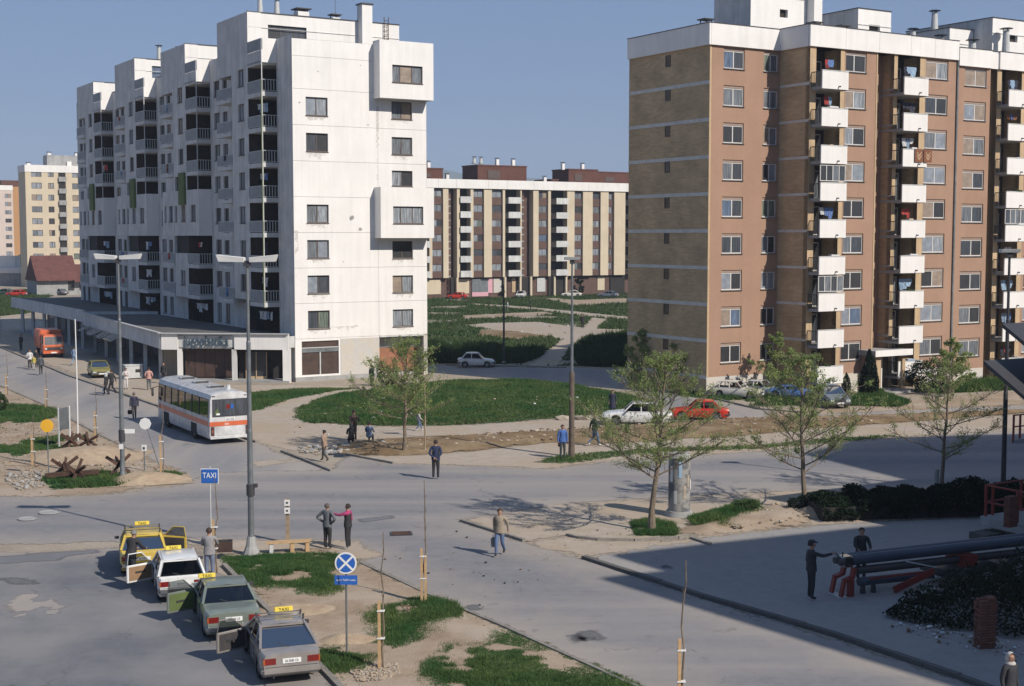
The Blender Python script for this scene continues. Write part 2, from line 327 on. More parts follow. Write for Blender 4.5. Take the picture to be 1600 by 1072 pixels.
def patch(name, poly, mat, z, step, holes=0, hs=4, edge=.5, mound=0, kind='structure', label=None):
    xs = [p[0] for p in poly]; ys = [p[1] for p in poly]; mg = edge+step*2
    gx = np.arange(min(xs)-mg, max(xs)+mg, step); gy = np.arange(min(ys)-mg, max(ys)+mg, step)
    X, Y = np.meshgrid(gx, gy); C = cover(X, Y, poly, holes, hs, edge); S = sdist(X, Y, poly)
    keep = (S[:-1, :-1] > -mg) & (S[1:, 1:] > -mg) & (S[1:, :-1] > -mg) & (S[:-1, 1:] > -mg)
    z = z*.36 if z < .1 else z
    Z = z+np.clip(S, 0, 1)*mound*(.4+fbm(X*1.3, Y*1.3)*1.2)
    nx = len(gx); idx = np.arange(X.size).reshape(X.shape)
    q = np.stack([idx[:-1, :-1][keep], idx[:-1, 1:][keep], idx[1:, 1:][keep], idx[1:, :-1][keep]], 1)
    used, inv = np.unique(q, return_inverse=True); q = inv.reshape(q.shape)
    V = np.stack([X.ravel()[used], Y.ravel()[used], Z.ravel()[used]], 1)
    me = bpy.data.meshes.new(name); me.from_pydata(V.tolist(), [], q.tolist()); a = me.attributes.new('cov', 'FLOAT', 'POINT'); a.data.foreach_set('value', C.ravel()[used].astype(np.float32))
    me.materials.append(mat); me.polygons.foreach_set('use_smooth', [True]*len(me.polygons)); me.update()
    o = inst(name, me); o['kind'] = kind
    if label: o['label'] = label
    return o
def scatter_mesh(name, pts, hts, mat, blades=3, wid=.03, lean=.5, seed=0):
    """grass: each point gets a few leaning triangular blades, all in one mesh"""
    rs = np.random.RandomState(seed); n = len(pts); 
    base = np.repeat(pts, blades, 0)+np.concatenate([rs.uniform(-.05, .05, (n*blades, 2)), np.zeros((n*blades, 1))], 1)
    h = np.repeat(hts, blades)*rs.uniform(.6, 1.2, n*blades); a = rs.uniform(0, 2*np.pi, n*blades); b = rs.uniform(0, 2*np.pi, n*blades)
    dx = np.stack([np.cos(a), np.sin(a), 0*a], 1)*wid*rs.uniform(.6, 1.4, (n*blades, 1))
    tip = base+np.stack([np.cos(b)*h*lean, np.sin(b)*h*lean, h], 1)
    V = np.stack([base-dx, base+dx, tip], 1).reshape(-1, 3); F = np.arange(len(V)).reshape(-1, 3)
    me = bpy.data.meshes.new(name); me.from_pydata(V.tolist(), [], F.tolist()); me.materials.append(mat); me.update(); return me
def grass(name, poly, n, ht, mat, holes=0, hs=4, edge=.5, wid=.03, seed=1, label=None, blades=3, mn=0.05, mound=0):
    rs = np.random.RandomState(seed); xs = [p[0] for p in poly]; ys = [p[1] for p in poly]
    x = rs.uniform(min(xs), max(xs), n); y = rs.uniform(min(ys), max(ys), n)
    c = cover(x, y, poly, holes, hs, edge); k = c > mn+.75*rs.rand(len(c))**1.6-.25
    for ex in EXCL: k &= sdist(x, y, ex) < .05
    x = x[k]; y = y[k]
    g = fbm(x*.5+5, y*.5+2); h = ht*(.45+1.1*np.clip((g-.3)*2, 0, 1.3))*rs.uniform(.7, 1.2, len(x))
    S = sdist(x, y, poly); zz = .012+np.clip(S, 0, 1)*mound*(.4+fbm(x*1.3, y*1.3)*1.2)
    me = scatter_mesh(name, np.stack([x, y, zz], 1), h, mat, blades, wid, .55, seed)
    o = inst(name, me); o['kind'] = 'stuff'; o['label'] = label or name; return o

# ================================================================== GROUND
M['g_ground'] = pm('dusty_ground', (.34, .29, .23), .95, scale=.35, col2=(.26, .215, .165), fine=.12, bump=.4, spec=.2)
M['g_far'] = pm('far_meadow', (.11, .13, .06), .95, scale=.02, col2=(.15, .14, .08), fine=.2, spec=.1)
DIRT = (.34, .28, .22)
M['g_asphalt'] = sheet('worn_asphalt', (.225, .22, .224), (.20, .197, .203), .88, .10, 2.2, .10, col3=(.31, .285, .26), ragged=.35, stretch=(-GA, 3.0, .35), bump=.15, road=1)
M['g_asphalt_main'] = sheet('main_road_asphalt', (.20, .197, .203), (.165, .163, .17), .88, .12, 2.2, .12, col3=(.27, .25, .235), ragged=.35, stretch=(-.12, .22, 2.6), bump=.15, road=1)
M['g_asphalt_taxi'] = sheet('taxi_bay_asphalt', (.145, .15, .162), (.118, .121, .13), .85, .16, 2.4, .11, col3=(.23, .22, .215), ragged=.3, bump=.2, road=1)
M['g_path'] = sheet('dusty_pavement', (.395, .335, .275), (.32, .27, .215), .93, .2, 1.6, .10, col3=(.35, .28, .20), ragged=.5)
M['g_soil'] = sheet('dry_trodden_soil', (.33, .25, .175), (.25, .185, .125), .97, .4, 2.2, .14, col3=(.38, .31, .24), ragged=.5, bump=.8)
M['g_mud'] = sheet('turned_brown_soil', (.20, .135, .07), (.13, .085, .045), .97, .5, 3, .2, col3=(.27, .20, .12), ragged=.5, bump=1)
M['g_grass'] = sheet('grass_soil', (.09, .115, .05), (.16, .14, .08), .97, .5, 2, .25, col3=(.06, .095, .04), ragged=.9, bump=.8)
M['g_grass_far'] = sheet('field_grass', (.065, .098, .035), (.10, .105, .05), .97, .12, .8, .2, col3=(.045, .08, .025), ragged=.9, bump=.8)

def plane(name, x0, x1, y0, y1, z, mat, kind='structure'):
    mb = MB(); mb.quad((x0, y0, z), (x1, y0, z), (x1, y1, z), (x0, y1, z), mat); o = mb.build(name); o['kind'] = kind; return o
plane('ground', -420, 420, -58, 620, 0, M['g_ground'])
plane('terrain', -2950, 2950, -62, 5150, -.35, M['g_far'])
# roads
street = P2([(0, 543), (252, 637), (405, 692), (440, 706), (518, 737), (300, 752), (200, 705), (151, 678), (80, 638), (0, 603), (-260, 500), (-210, 470)])
mainroad = P2([(-900, 772), (93, 776), (176, 772), (285, 757), (330, 740), (518, 734), (545, 712), (700, 727), (860, 733), (935, 723), (1200, 704), (1351, 688), (1600, 672), (2100, 655), (2300, 700), (1600, 765), (1220, 768), (1011, 779), (860, 790), (720, 815), (820, 848), (912, 873), (1100, 935), (1300, 995), (1500, 1062), (1900, 1200), (1300, 1200), (985, 1069), (800, 985), (723, 952), (671, 929), (563, 879), (545, 857), (282, 846), (-900, 862)])
nearlot = P2([(1080, 842), (1260, 822), (1600, 800), (2100, 790), (2300, 1300), (1900, 1205), (1500, 1061), (1100, 934), (915, 873), (1000, 848)])
taxibay = P2([(-900, 858), (0, 866), (282, 850), (335, 880), (420, 960), (500, 1045), (560, 1110), (620, 1200), (-900, 1200)])
backroad = P2([(668, 552), (687, 570), (823, 573), (890, 574), (985, 578), (1010, 590), (1112, 621), (1186, 640), (1389, 640), (1600, 634), (2000, 628), (2000, 640), (1600, 641), (1390, 649), (1200, 655), (1137, 655), (1040, 661), (1000, 640), (1000, 613), (888, 600), (817, 595), (702, 584), (560, 575), (540, 560)])
patch('side_street', street, M['g_asphalt'], .012, .8)
patch('main_road', mainroad, M['g_asphalt_main'], .024, .5)
M['g_yard'] = sheet('worn_yard_paving', (.29, .275, .26), (.24, .23, .225), .9, .14, 2.2, .10, col3=(.32, .29, .26), ragged=.3, bump=.2)
patch('yard_pavement', nearlot, M['g_yard'], .034, .5)
patch('taxi_bay', taxibay, M['g_asphalt_taxi'], .036, .4)
patch('back_road', backroad, M['g_asphalt'], .012, .9)
# pavements and trodden strips
patch('pavement', P2([(0, 541), (252, 635), (405, 690), (440, 704), (545, 711), (640, 668), (700, 600), (560, 603), (272, 600), (125, 520), (0, 480)]), M['g_path'], .018, .6)
patch('pavement', P2([(640, 668), (744, 664), (867, 655), (1000, 640), (1010, 661), (860, 674), (760, 679), (664, 682), (585, 688), (545, 700), (520, 690)]), M['g_path'], .026, .5)
patch('pavement', P2([(541, 711), (640, 712), (731, 706), (864, 691), (1150, 681), (1301, 668), (1600, 647), (1700, 645), (1700, 668), (1600, 671), (1351, 687), (1200, 703), (935, 722), (860, 732), (700, 726), (615, 725)]), M['g_path'], .030, .5)
patch('pavement', P2([(282, 842), (560, 846), (600, 868), (563, 878), (500, 862), (340, 866)]), M['g_path'], .040, .35, edge=.3)
patch('pavement', P2([(722, 813), (860, 790), (1011, 780), (1220, 768), (1600, 764), (1600, 800), (1260, 822), (1085, 842), (991, 845), (933, 844), (886, 838), (820, 846)]), M['g_path'], .042, .4, edge=.4)
patch('pavement', P2([(886, 838), (933, 845), (991, 846), (1085, 843), (1060, 852), (950, 868), (912, 872), (822, 848)]), M['g_path'], .038, .4)
# soil and turned earth
isl = P2([(0, 603), (80, 638), (151, 678), (219, 710), (285, 741), (285, 752), (176, 770), (93, 776), (-300, 774), (-500, 640), (-260, 520)])
patch('soil_bank', isl, M['g_soil'], .050, .4, edge=.3)
taxi_isl = P2([(345, 868), (500, 858), (563, 880), (671, 930), (723, 953), (800, 987), (985, 1070), (1250, 1200), (640, 1200), (565, 1110), (503, 1045), (425, 960)])
patch('soil_island', taxi_isl, M['g_soil'], .054, .25, edge=.2, mound=.05)
patch('earth_strip', P2([(500, 702), (560, 690), (664, 682), (760, 679), (860, 674), (1137, 654), (1389, 648), (1600, 640), (1800, 637), (1800, 643), (1600, 646), (1401, 661), (1301, 667), (1150, 681), (935, 695), (864, 691), (731, 706), (640, 712), (545, 712)]), M['g_mud'], .046, .35, edge=.35, mound=.16)
patch('earth_strip', P2([(1090, 838), (1260, 822), (1290, 790), (1200, 790), (1110, 805), (1060, 830)]), M['g_soil'], .060, .35, edge=.3, mound=.2)
patch('soil_bank', P2([(1190, 652), (1389, 642), (1600, 632), (1600, 612), (1420, 625), (1330, 636), (1230, 638)]), M['g_soil'], .030, .5)

# grass areas: soil sheet + blades, kept off the paths
EXCL = [P2(q_) for q_ in ([(823, 572), (875, 571), (890, 544), (914, 526), (979, 518), (1040, 517), (1040, 512), (979, 515), (932, 514), (951, 499), (925, 496), (912, 512), (838, 503), (760, 505), (724, 508), (786, 517), (880, 530), (862, 544)], [(737, 476), (800, 481), (849, 486), (925, 495), (951, 497), (1040, 503), (1040, 500), (979, 495), (860, 483), (800, 478), (737, 474)], [(724, 493), (850, 487), (870, 491), (800, 496), (725, 499)], [(750, 516), (800, 517), (860, 526), (800, 530), (745, 524)], [(870, 470), (980, 466), (980, 474), (890, 478)])]
def lawn(nm, px, z, step, n, ht, holes=0, hs=4, edge=.5, wid=.03, seed=1, far=False, mound=0, world=False, label=None):
    poly = px if world else P2(px); mat = M['g_grass_far'] if far else M['g_grass']
    patch(nm, poly, mat, z, step, holes, hs, edge, mound=mound)
    grass('grass', poly, n, ht, M['blade_far'] if far else M['blade'], holes, hs, edge, wid, seed, label or 'short green grass growing on the '+nm.replace('_', ' '), mound=mound)
lawn('lawn', [(459, 652), (469, 637), (518, 619), (574, 610), (637, 601), (706, 597), (810, 595), (891, 601), (979, 618), (1010, 628), (1000, 640), (867, 654), (744, 663), (608, 666), (518, 662), (485, 661)], .050, .5, 58000, .19, .2, 3, edge=.6, wid=.03, seed=2, mound=.15, label='grass on the big oval lawn beside the white block')
grass('grass', P2([(640, 664), (620, 650), (700, 635), (800, 630), (850, 640), (860, 653), (744, 662)]), 26000, .2, M['blade_dry'], .40, 2.2, .6, .03, 41, 'dry yellow grass in the middle of the oval lawn')
grass('grass', P2([(459, 652), (469, 637), (518, 619), (637, 601), (810, 595), (979, 618), (1000, 640), (867, 654), (744, 663), (608, 666)]), 24000, .17, M['blade_dry'], .50, 1.6, .6, .03, 42, 'scattered dry stalks on the oval lawn')
lawn('lawn', [(330, 645), (340, 622), (392, 614), (441, 610), (509, 608), (562, 607), (518, 611), (453, 624), (397, 642)], .050, .5, 22000, .2, edge=.4, seed=3, label='grass on the narrow lawn behind the bus')
lawn('grass_verge', [(842, 722), (860, 716), (935, 707), (1012, 702), (1162, 698), (1301, 685), (1400, 680), (1400, 683), (1200, 700), (1010, 708), (940, 717), (880, 724)], .055, .4, 12000, .12, edge=.35, seed=4, label='thin grass verge along the main road kerb')
lawn('grass_bank', [(68, 748), (110, 738), (185, 742), (262, 738), (284, 743), (250, 752), (170, 760), (90, 764)], .060, .3, 22000, .2, .30, 1.5, edge=.3, seed=5, label='grass under the steel obstacles beside the road')
lawn('grass_bank', [(-120, 640), (0, 634), (60, 636), (95, 648), (60, 660), (0, 662), (-120, 664)], .060, .5, 20000, .22, .34, 2, seed=6, label='grass patch at the left edge beside the street')
lawn('grass_bank', [(-60, 700), (40, 690), (110, 682), (150, 686), (110, 704), (60, 714), (0, 712)], .060, .4, 14000, .16, .46, 2, seed=7, label='thin grass around the notice board')
lawn('island_grass', [(345, 870), (440, 868), (520, 868), (540, 885), (505, 900), (540, 925), (500, 935), (430, 925), (385, 915)], .070, .25, 40000, .11, .37, 1.2, edge=.3, wid=.014, seed=8, mound=.05, label='grass on the taxi island beside the bench')
lawn('island_grass', [(560, 960), (600, 945), (655, 935), (705, 945), (722, 965), (690, 990), (640, 1010), (600, 1018), (560, 1050), (520, 1055), (498, 1020), (520, 1005), (575, 1000)], .070, .22, 36000, .13, .34, 1.1, edge=.25, wid=.013, seed=9, mound=.05, label='grass around the sapling stakes on the taxi island')
lawn('island_grass', [(655, 1050), (700, 1010), (765, 985), (800, 990), (880, 1028), (985, 1072), (1080, 1120), (900, 1140), (700, 1130)], .070, .22, 60000, .11, .33, 1.3, edge=.25, wid=.012, seed=10, mound=.05, label='grass at the bottom of the picture beside the near road')
lawn('tree_grass', [(985, 818), (1015, 812), (1055, 822), (1050, 838), (1000, 836)], .066, .2, 5000, .13, .3, 1, edge=.3, wid=.015, seed=11, mound=.05, label='grass round the foot of the leaning roadside tree')
lawn('tree_grass', [(1075, 812), (1110, 800), (1180, 785), (1190, 800), (1140, 828), (1095, 825)], .075, .2, 9000, .22, .36, 1, edge=.3, wid=.016, seed=12, mound=.2, label='rough grass on the earth heap beside the advertising column')
field = [(560, 560), (600, 470), (667, 462), (980, 459), (1300, 452), (1300, 560), (985, 575), (890, 572), (823, 571), (700, 569), (668, 552)]
lawn('field', field, .030, 1.2, 90000, .36, .30, 9, edge=1, wid=.07, seed=13, far=True, mound=.0, label='rough grass field in front of the yellow block')
grass('grass', P2([(560, 575), (668, 545), (780, 548), (850, 552), (820, 568), (700, 568)]), 26000, .8, M['leaf_bush'], 0, 4, .5, .09, 14, 'low dark scrub along the back road')
grass('grass', P2([(900, 560), (930, 535), (985, 530), (1000, 575), (905, 572)]), 20000, .9, M['leaf_bush'], 0, 4, .5, .09, 15, 'low dark scrub beside the brick block')
patch('footpath', P2([(823, 572), (875, 571), (890, 544), (914, 526), (979, 518), (1040, 517), (1040, 512), (979, 515), (932, 514), (951, 499), (925, 496), (912, 512), (838, 503), (760, 505), (724, 508), (786, 517), (880, 530), (862, 544)]), M['g_path'], .04, .6, edge=.5)
patch('footpath', P2([(737, 476), (800, 481), (849, 486), (925, 495), (951, 497), (1040, 503), (1040, 500), (979, 495), (860, 483), (800, 478), (737, 474)]), M['g_path'], .045, .8, edge=.4)
patch('garden_plot', P2([(724, 493), (850, 487), (870, 491), (800, 496), (725, 499)]), M['g_soil'], .05, .8)
patch('garden_plot', P2([(750, 516), (800, 517), (860, 526), (800, 530), (745, 524)]), M['g_mud'], .05, .6)
patch('garden_plot', P2([(870, 470), (980, 466), (980, 474), (890, 478)]), M['g_soil'], .05, 1)
lawn('grass_verge', [(1330, 634), (1345, 618), (1372, 612), (1395, 622), (1420, 628), (1400, 636)], .06, .4, 16000, .4, edge=.4, wid=.04, seed=16, label='grass between the porch and the back road')
lawn('grass_verge', [(1425, 612), (1500, 604), (1600, 598), (1700, 596), (1700, 604), (1560, 610), (1470, 615)], .06, .5, 18000, .5, edge=.4, wid=.05, seed=17, label='tall grass along the foot of the brown block')
lawn('grass_verge', [(1060, 618), (1110, 612), (1240, 622), (1330, 625), (1300, 634), (1190, 634), (1130, 626)], .05, .4, 12000, .3, .3, 2, edge=.4, wid=.04, seed=18, label='grass under the wrecked cars')
lawn('lawn', [(-60, 470), (0, 455), (60, 452), (80, 462), (40, 490), (-60, 500)], .05, 1.5, 24000, .4, edge=1, wid=.08, seed=19, far=True, label='green at the far end of the shopping arcade')
lawn('grass_bank', [(-60, 690), (-20, 640), (-200, 600), (-260, 640), (-200, 720)], .05, .8, 4000, .2, .4, 3, seed=20, label='grass on the bank left of the street')

for nm_, pl_, sd_ in (('bank', isl, 51), ('taxi island', taxi_isl, 52)):
    grass('grass', pl_, 26000, .07, M['blade'], .50, .9, .3, .014 if sd_ == 52 else .03, sd_, 'thin sprouting grass on the bare soil of the '+nm_, blades=2)
    grass('grass', pl_, 9000, .06, M['blade_dry'], .48, .6, .3, .014 if sd_ == 52 else .03, sd_+5, 'dry stalks on the bare soil of the '+nm_, blades=2)
# marks on the asphalt: covers, drains, repairs
def disc(name, px, py, r, mat, z=.04, lab=None, cat=None, grp=None, ring=True):
    p = gp(px, py); mb = MB(); mb.cyl(0, 0, -.02, .006, r, r, mat, 20)
    if ring: mb.tube([(r*1.12*math.cos(a), r*1.12*math.sin(a), .004) for a in [i*2*math.pi/20 for i in range(21)]], .022, M['concrete'], 5, False)
    o = mb.build(name, None, (p.x, p.y, z)); tag(o, lab, cat, grp); return o
disc('manhole_cover', 77, 802, .38, M['g_asphalt_taxi'] if 0 else M['concrete'], lab='round manhole cover in the road nearest the lamp shadow', cat='manhole cover', grp='manhole covers in the road')
disc('manhole_cover', 43, 812, .32, M['concrete'], lab='smaller round manhole cover at the left edge of the road', cat='manhole cover', grp='manhole covers in the road')
M['tar'] = sheet('tar_repair', (.11, .11, .115), (.14, .14, .14), .8, .5, 3, .1, ragged=.25)
def tarp(pts, z=.045): patch('asphalt_repair', P2(pts), M['tar'], z, .15, edge=.15)
M['tar2'] = sheet('old_repair', (.175, .175, .185), (.15, .15, .155), .85, .5, 3, .1, ragged=.12)
for pts in ([(-20, 872), (40, 868), (40, 866), (150, 860), (156, 864), (100, 870), (92, 876), (20, 880), (-20, 884)], [(560, 812), (612, 806), (616, 810), (566, 817)],):
    patch('asphalt_repair', P2(pts), M['tar2'], .046, .15, edge=.1)
for pts in ([(905, 990), (930, 988), (944, 994), (936, 1000), (908, 1001)], [(890, 995), (902, 992), (910, 998), (898, 1003)], [(726, 950), (740, 947), (752, 952), (738, 955)], [(0, 905), (30, 903), (60, 912), (20, 914)], [(1036, 885), (1042, 884), (1046, 887), (1040, 888)]):
    tarp(pts)
patch('worn_patch', P2([(0, 938), (60, 930), (110, 945), (90, 965), (10, 968)]), M['g_asphalt'], .05, .2, holes=.46, hs=.5, edge=.4)
patch('worn_patch', P2([(390, 722), (455, 716), (470, 722), (400, 730)]), M['g_path'], .036, .3, holes=.3, hs=1)
gr = empty('drain_grate', gp(627, 833, .045), R(8), 'square iron drain grate set in the road near the bench', 'drain grate')
mb = MB(); mb.box(-.42, .42, -.32, .32, -.02, .0, M['metal_dark']); mb.build('frame', gr)
mb = MB(); mb.box(-.36, .36, -.03, .03, 0, .015, M['rust'])
gm = mb.mesh('bar')
for i in range(5): inst('bar', gm, gr, (0, -.24+i*.12, 0))

M['kerb'] = pm('dusty_kerb', (.25, .23, .20), .95, .2, 3, fine=.1)
def kerb(pts, wd=.14, h=.11, mat=None, name='kerb', world=False):
    P = [Vector((*p[:2], 0)) for p in (pts if world else [gp(*q) for q in pts])]; mb = MB()
    for a, b in zip(P[:-1], P[1:]):
        d = b-a; n = max(1, int(d.length/1.0)); 
        for i in range(n):
            p = a+d*(i/n); q = a+d*((i+.985)/n); j = random.uniform(-.012, .012)
            mb.bar(p+Vector((0, 0, h/2-.04+j)), q+Vector((0, 0, h/2-.04+j)), wd, h+.08, mat or M['kerb'])
    o = mb.build(name); o['kind'] = 'structure'; return o
kerb([(0, 543), (105, 587), (252, 637), (330, 665)]); kerb([(374, 683), (401, 692)]); kerb([(440, 706), (518, 737)])
kerb([(541, 711), (615, 725)]); kerb([(720, 815), (770, 831), (819, 847)]); kerb([(912, 873), (1100, 935), (1300, 993), (1500, 1061), (1700, 1135)], .2, .13, M['dark_concrete'])
kerb([(563, 880), (671, 930), (723, 953)], .12, .06); kerb([(723, 953), (800, 986), (985, 1070), (1150, 1150)], .12, .06)
kerb([(350, 885), (425, 962), (503, 1047), (565, 1112)], .16, .12)
kerb([(886, 837), (905, 842), (933, 845), (991, 846), (1060, 842), (1090, 839)]); kerb([(1080, 842), (1110, 852)], .16, .1)
kerb([(1112, 622), (1150, 632), (1186, 640), (1260, 646)]); kerb([(696, 571), (823, 574), (885, 575)]); kerb([(0, 603), (80, 638), (151, 678), (219, 710)], .12, .05)
kerb([(93, 777), (176, 773), (230, 769)], .12, .05)

# hills on the horizon
def hill(name, x0, x1, y, hs, zb=-.3):
    n = 60; mb = MB(); top = []; 
    for i in range(n+1):
        t = i/n; x = x0+(x1-x0)*t; z = hs(t); top.append((x, z))
    rows = 6; vs = []; 
    for r in range(rows+1):
        f = r/rows
        for (x, z) in top: vs.append((x, y-700+700*f, zb+z*f**.7*(1+.08*math.sin(x*.01+r))))
    fs = [(r*(n+1)+i, r*(n+1)+i+1, (r+1)*(n+1)+i+1, (r+1)*(n+1)+i) for r in range(rows) for i in range(n)]
    mb.add(vs, fs, M['hill']); o = mb.build(name, smooth=True); o['kind'] = 'structure'
M['hill'] = pm('wooded_hill', (.05, .075, .035), .95, scale=.004, col2=(.09, .10, .05), fine=.2)
hill('hill', -2600, -900, 4200, lambda t: 210+60*math.sin(t*5+1)+26*math.sin(t*17))
hill('hill', -900, 900, 4600, lambda t: 165+55*math.exp(-((t-.37)/.07)**2)+60*math.exp(-((t-.50)/.09)**2)+16*math.sin(t*21))
hill('hill', 900, 2600, 4400, lambda t: 190+40*math.sin(t*6)+15*math.sin(t*19))

# ================================================================== BUILDINGS
def wall(mb, O, ax, L, z0, z1, ops, mat, dep=.22, n=None, rev=None):
    """wall sheet with recessed openings; O start (x,y), ax unit direction, outward normal n"""
    n = n or (ax[1], -ax[0]); rev = rev or mat
    xs = sorted({0, L, *[o[0] for o in ops], *[o[1] for o in ops]}); zs = sorted({z0, z1, *[o[2] for o in ops], *[o[3] for o in ops]})
    P = lambda t, z, d=0: (O[0]+ax[0]*t-n[0]*d, O[1]+ax[1]*t-n[1]*d, z)
    for i in range(len(xs)-1):
        for j in range(len(zs)-1):
            cx = (xs[i]+xs[i+1])/2; cz = (zs[j]+zs[j+1])/2
            if any(o[0] < cx < o[1] and o[2] < cz < o[3] for o in ops): continue
            mb.quad(P(xs[i], zs[j]), P(xs[i+1], zs[j]), P(xs[i+1], zs[j+1]), P(xs[i], zs[j+1]), mat)
    for a, b, c, d in [o[:4] for o in ops]:
        mb.quad(P(a, c), P(a, c, dep), P(a, d, dep), P(a, d), rev); mb.quad(P(b, c, dep), P(b, c), P(b, d), P(b, d, dep), rev)
        mb.quad(P(a, c), P(b, c), P(b, c, dep), P(a, c, dep), rev); mb.quad(P(a, d, dep), P(b, d, dep), P(b, d), P(a, d), rev)
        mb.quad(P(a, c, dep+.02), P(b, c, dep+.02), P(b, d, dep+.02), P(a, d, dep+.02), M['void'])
_wc = {}
rw = random.Random(11)
def window(parent, x, y, z, w_, h, rz=0, fr='frame_dark', split=(.5,), dep=.14, curt=None, ft=.07, box=0, name='window', sill=True):
    """window part with its panes as sub-parts; x,y is the left end seen from outside, local -y looks out"""
    key = (round(w_, 2), round(h, 2), fr, split, ft, round(box, 2), sill)
    if key not in _wc:
        mb = MB(); m = M[fr]
        mb.box(0, ft, 0, .07, 0, h, m); mb.box(w_-ft, w_, 0, .07, 0, h, m); mb.box(ft, w_-ft, .002, .068, 0, ft, m); mb.box(ft, w_-ft, .002, .068, h-ft, h, m)
        for s in split: mb.box(w_*s-ft*.6, w_*s+ft*.6, .003, .067, ft, h-ft, m)
        if box: mb.box(.0, w_, -.03, .06, h+.003, h+box, M['pink_box'])
        if sill: mb.box(-.04, w_+.04, -.2, .0, -.05, -.004, M['metal_grey'] if fr == 'frame_white' else M['frame_dark'])
        fm = mb.mesh('window_frame'); ps = []; e = [ft]+[w_*s for s in split]+[w_-ft]
        for i in range(len(e)-1):
            a = e[i]+(ft*.6 if i else 0); b = e[i+1]-(ft*.6 if i < len(e)-2 else 0); mb = MB(); mb.box(0, b-a, .03, .045, ft, h-ft, CURT[0]); ps.append((a, [mb.mesh('pane') if k == 0 else None for k in range(len(CURT))], b-a))
        _wc[key] = (fm, ps)
    fm, ps = _wc[key]
    # place at recess depth
    c, s = math.cos(rz), math.sin(rz); o = inst(name, fm, parent, (x-s*dep, y+c*dep, z), (0, 0, rz))
    main = rw.choice([0, 1, 1, 2, 2, 5, 5, 7, 4, 6]) if curt is None else curt
    for a, ms, pw in ps:
        k = main if rw.random() < .5 else rw.choice([0, 1, 2, 2, 2, 3, 3, 5, 6])
        if curt is not None: k = curt if isinstance(curt, int) else rw.choice(curt)
        if ms[k] is None: ms[k] = ms[0].copy(); ms[k].materials.clear(); ms[k].materials.append(CURT[k])
        inst('pane', ms[k], o, (a, 0, 0))
    return o
M['pink_box'] = pm('roller_shutter_box', (.34, .25, .20), .8, .12, 2)
C1 = gp(1103.5, 620); Q = gp(462, 597)
LF = -math.pi/2     # rotation of windows on left facades (outward -x)

def vents(parent, spots, kind):
    for x, y, z, h, r in spots:
        mb = MB()
        if kind == 'pipe':
            mb.cyl(x, y, z, z+.25, r*1.7, r*1.5, M['concrete']); mb.cyl(x, y, z+.25, z+h, r*1.15, r*.85, M['metal_light']); mb.cyl(x, y, z+h+.14, z+h+.2, r*1.9, r*1.5, M['metal_dark'])
            for a in range(3): mb.bar((x+r*.8*math.cos(a*2.1), y+r*.8*math.sin(a*2.1), z+h-.05), (x+r*.8*math.cos(a*2.1), y+r*.8*math.sin(a*2.1), z+h+.16), .04, .04, M['metal_dark'])
        else:
            mb.box(x-r, x+r, y-r, y+r, z, z+h, M['parapet']); 
            for sx in (-.8, .8):
                for sy in (-.8, .8): mb.bar((x+r*sx, y+r*sy, z+h), (x+r*sx, y+r*sy, z+h+.22), .06, .06, M['metal_dark'])
            mb.box(x-r*1.35, x+r*1.35, y-r*1.35, y+r*1.35, z+h+.2, z+h+.28, M['metal_dark'])
        mb.build('roof_vent', parent)

# ---- white block on the left
wb = empty('white_apartment_block', Q, GA, 'long white eight storey apartment block with stepped balconies above the shops', 'apartment block')
ZS = [3.41+2.81*k for k in range(9)]
EW = 11.82
opsL = [(1.12, 2.99, 4.17+2.81*k, 5.62+2.81*k) for k in (0, 1, 2, 3, 5, 6)]
opsR = [(8.62, 10.5, z, z+1.42) for z in (4.1, 6.9, 9.72, 18.2, 21.08)]+[(8.62, 10.5, 15.62, 16.9)]
# end wall in storey-high panels with recessed joints
zcuts = [3.41, 6.22, 9.03, 11.84, 14.65, 17.46, 20.27, 23.08, 25.62, 26.95]; xcuts = [0, 7.36, EW]
mb = MB(); mb.box(.06, EW-.06, .235, .4, 3.3, 26.9, M['plaster_dirty']); mb.build('joint_backing', wb)
for i in range(2):
    for j in range(len(zcuts)-1):
        x0, x1, z0, z1 = xcuts[i]+.009, xcuts[i+1]-.009, zcuts[j]+.01, zcuts[j+1]-.01
        ops = [(a-x0, b-x0, c, d) for a, b, c, d in opsL+opsR if x0 < a < x1 and z0 <= c < z1]
        ops = [(a, b, c, min(d, z1-.02)) for a, b, c, d in ops]
        mb = MB(); wall(mb, (x0, 0), (1, 0), x1-x0, z0, z1, ops, M['plaster'], .2)
        for (xa, xb) in ((x0, x0), (x1, x1)): mb.quad((xa, 0, z0), (xa, .23, z0), (xa, .23, z1), (xa, 0, z1), M['plaster'])
        mb.quad((x0, 0, z1), (x1, 0, z1), (x1, .23, z1), (x0, .23, z1), M['plaster']); mb.quad((x0, 0, z0), (x1, 0, z0), (x1, .23, z0), (x0, .23, z0), M['plaster'])
        mb.build('wall_panel', wb)
for (a, b, c, d) in opsL+opsR: window(wb, a, 0, c, b-a, d-c, 0)
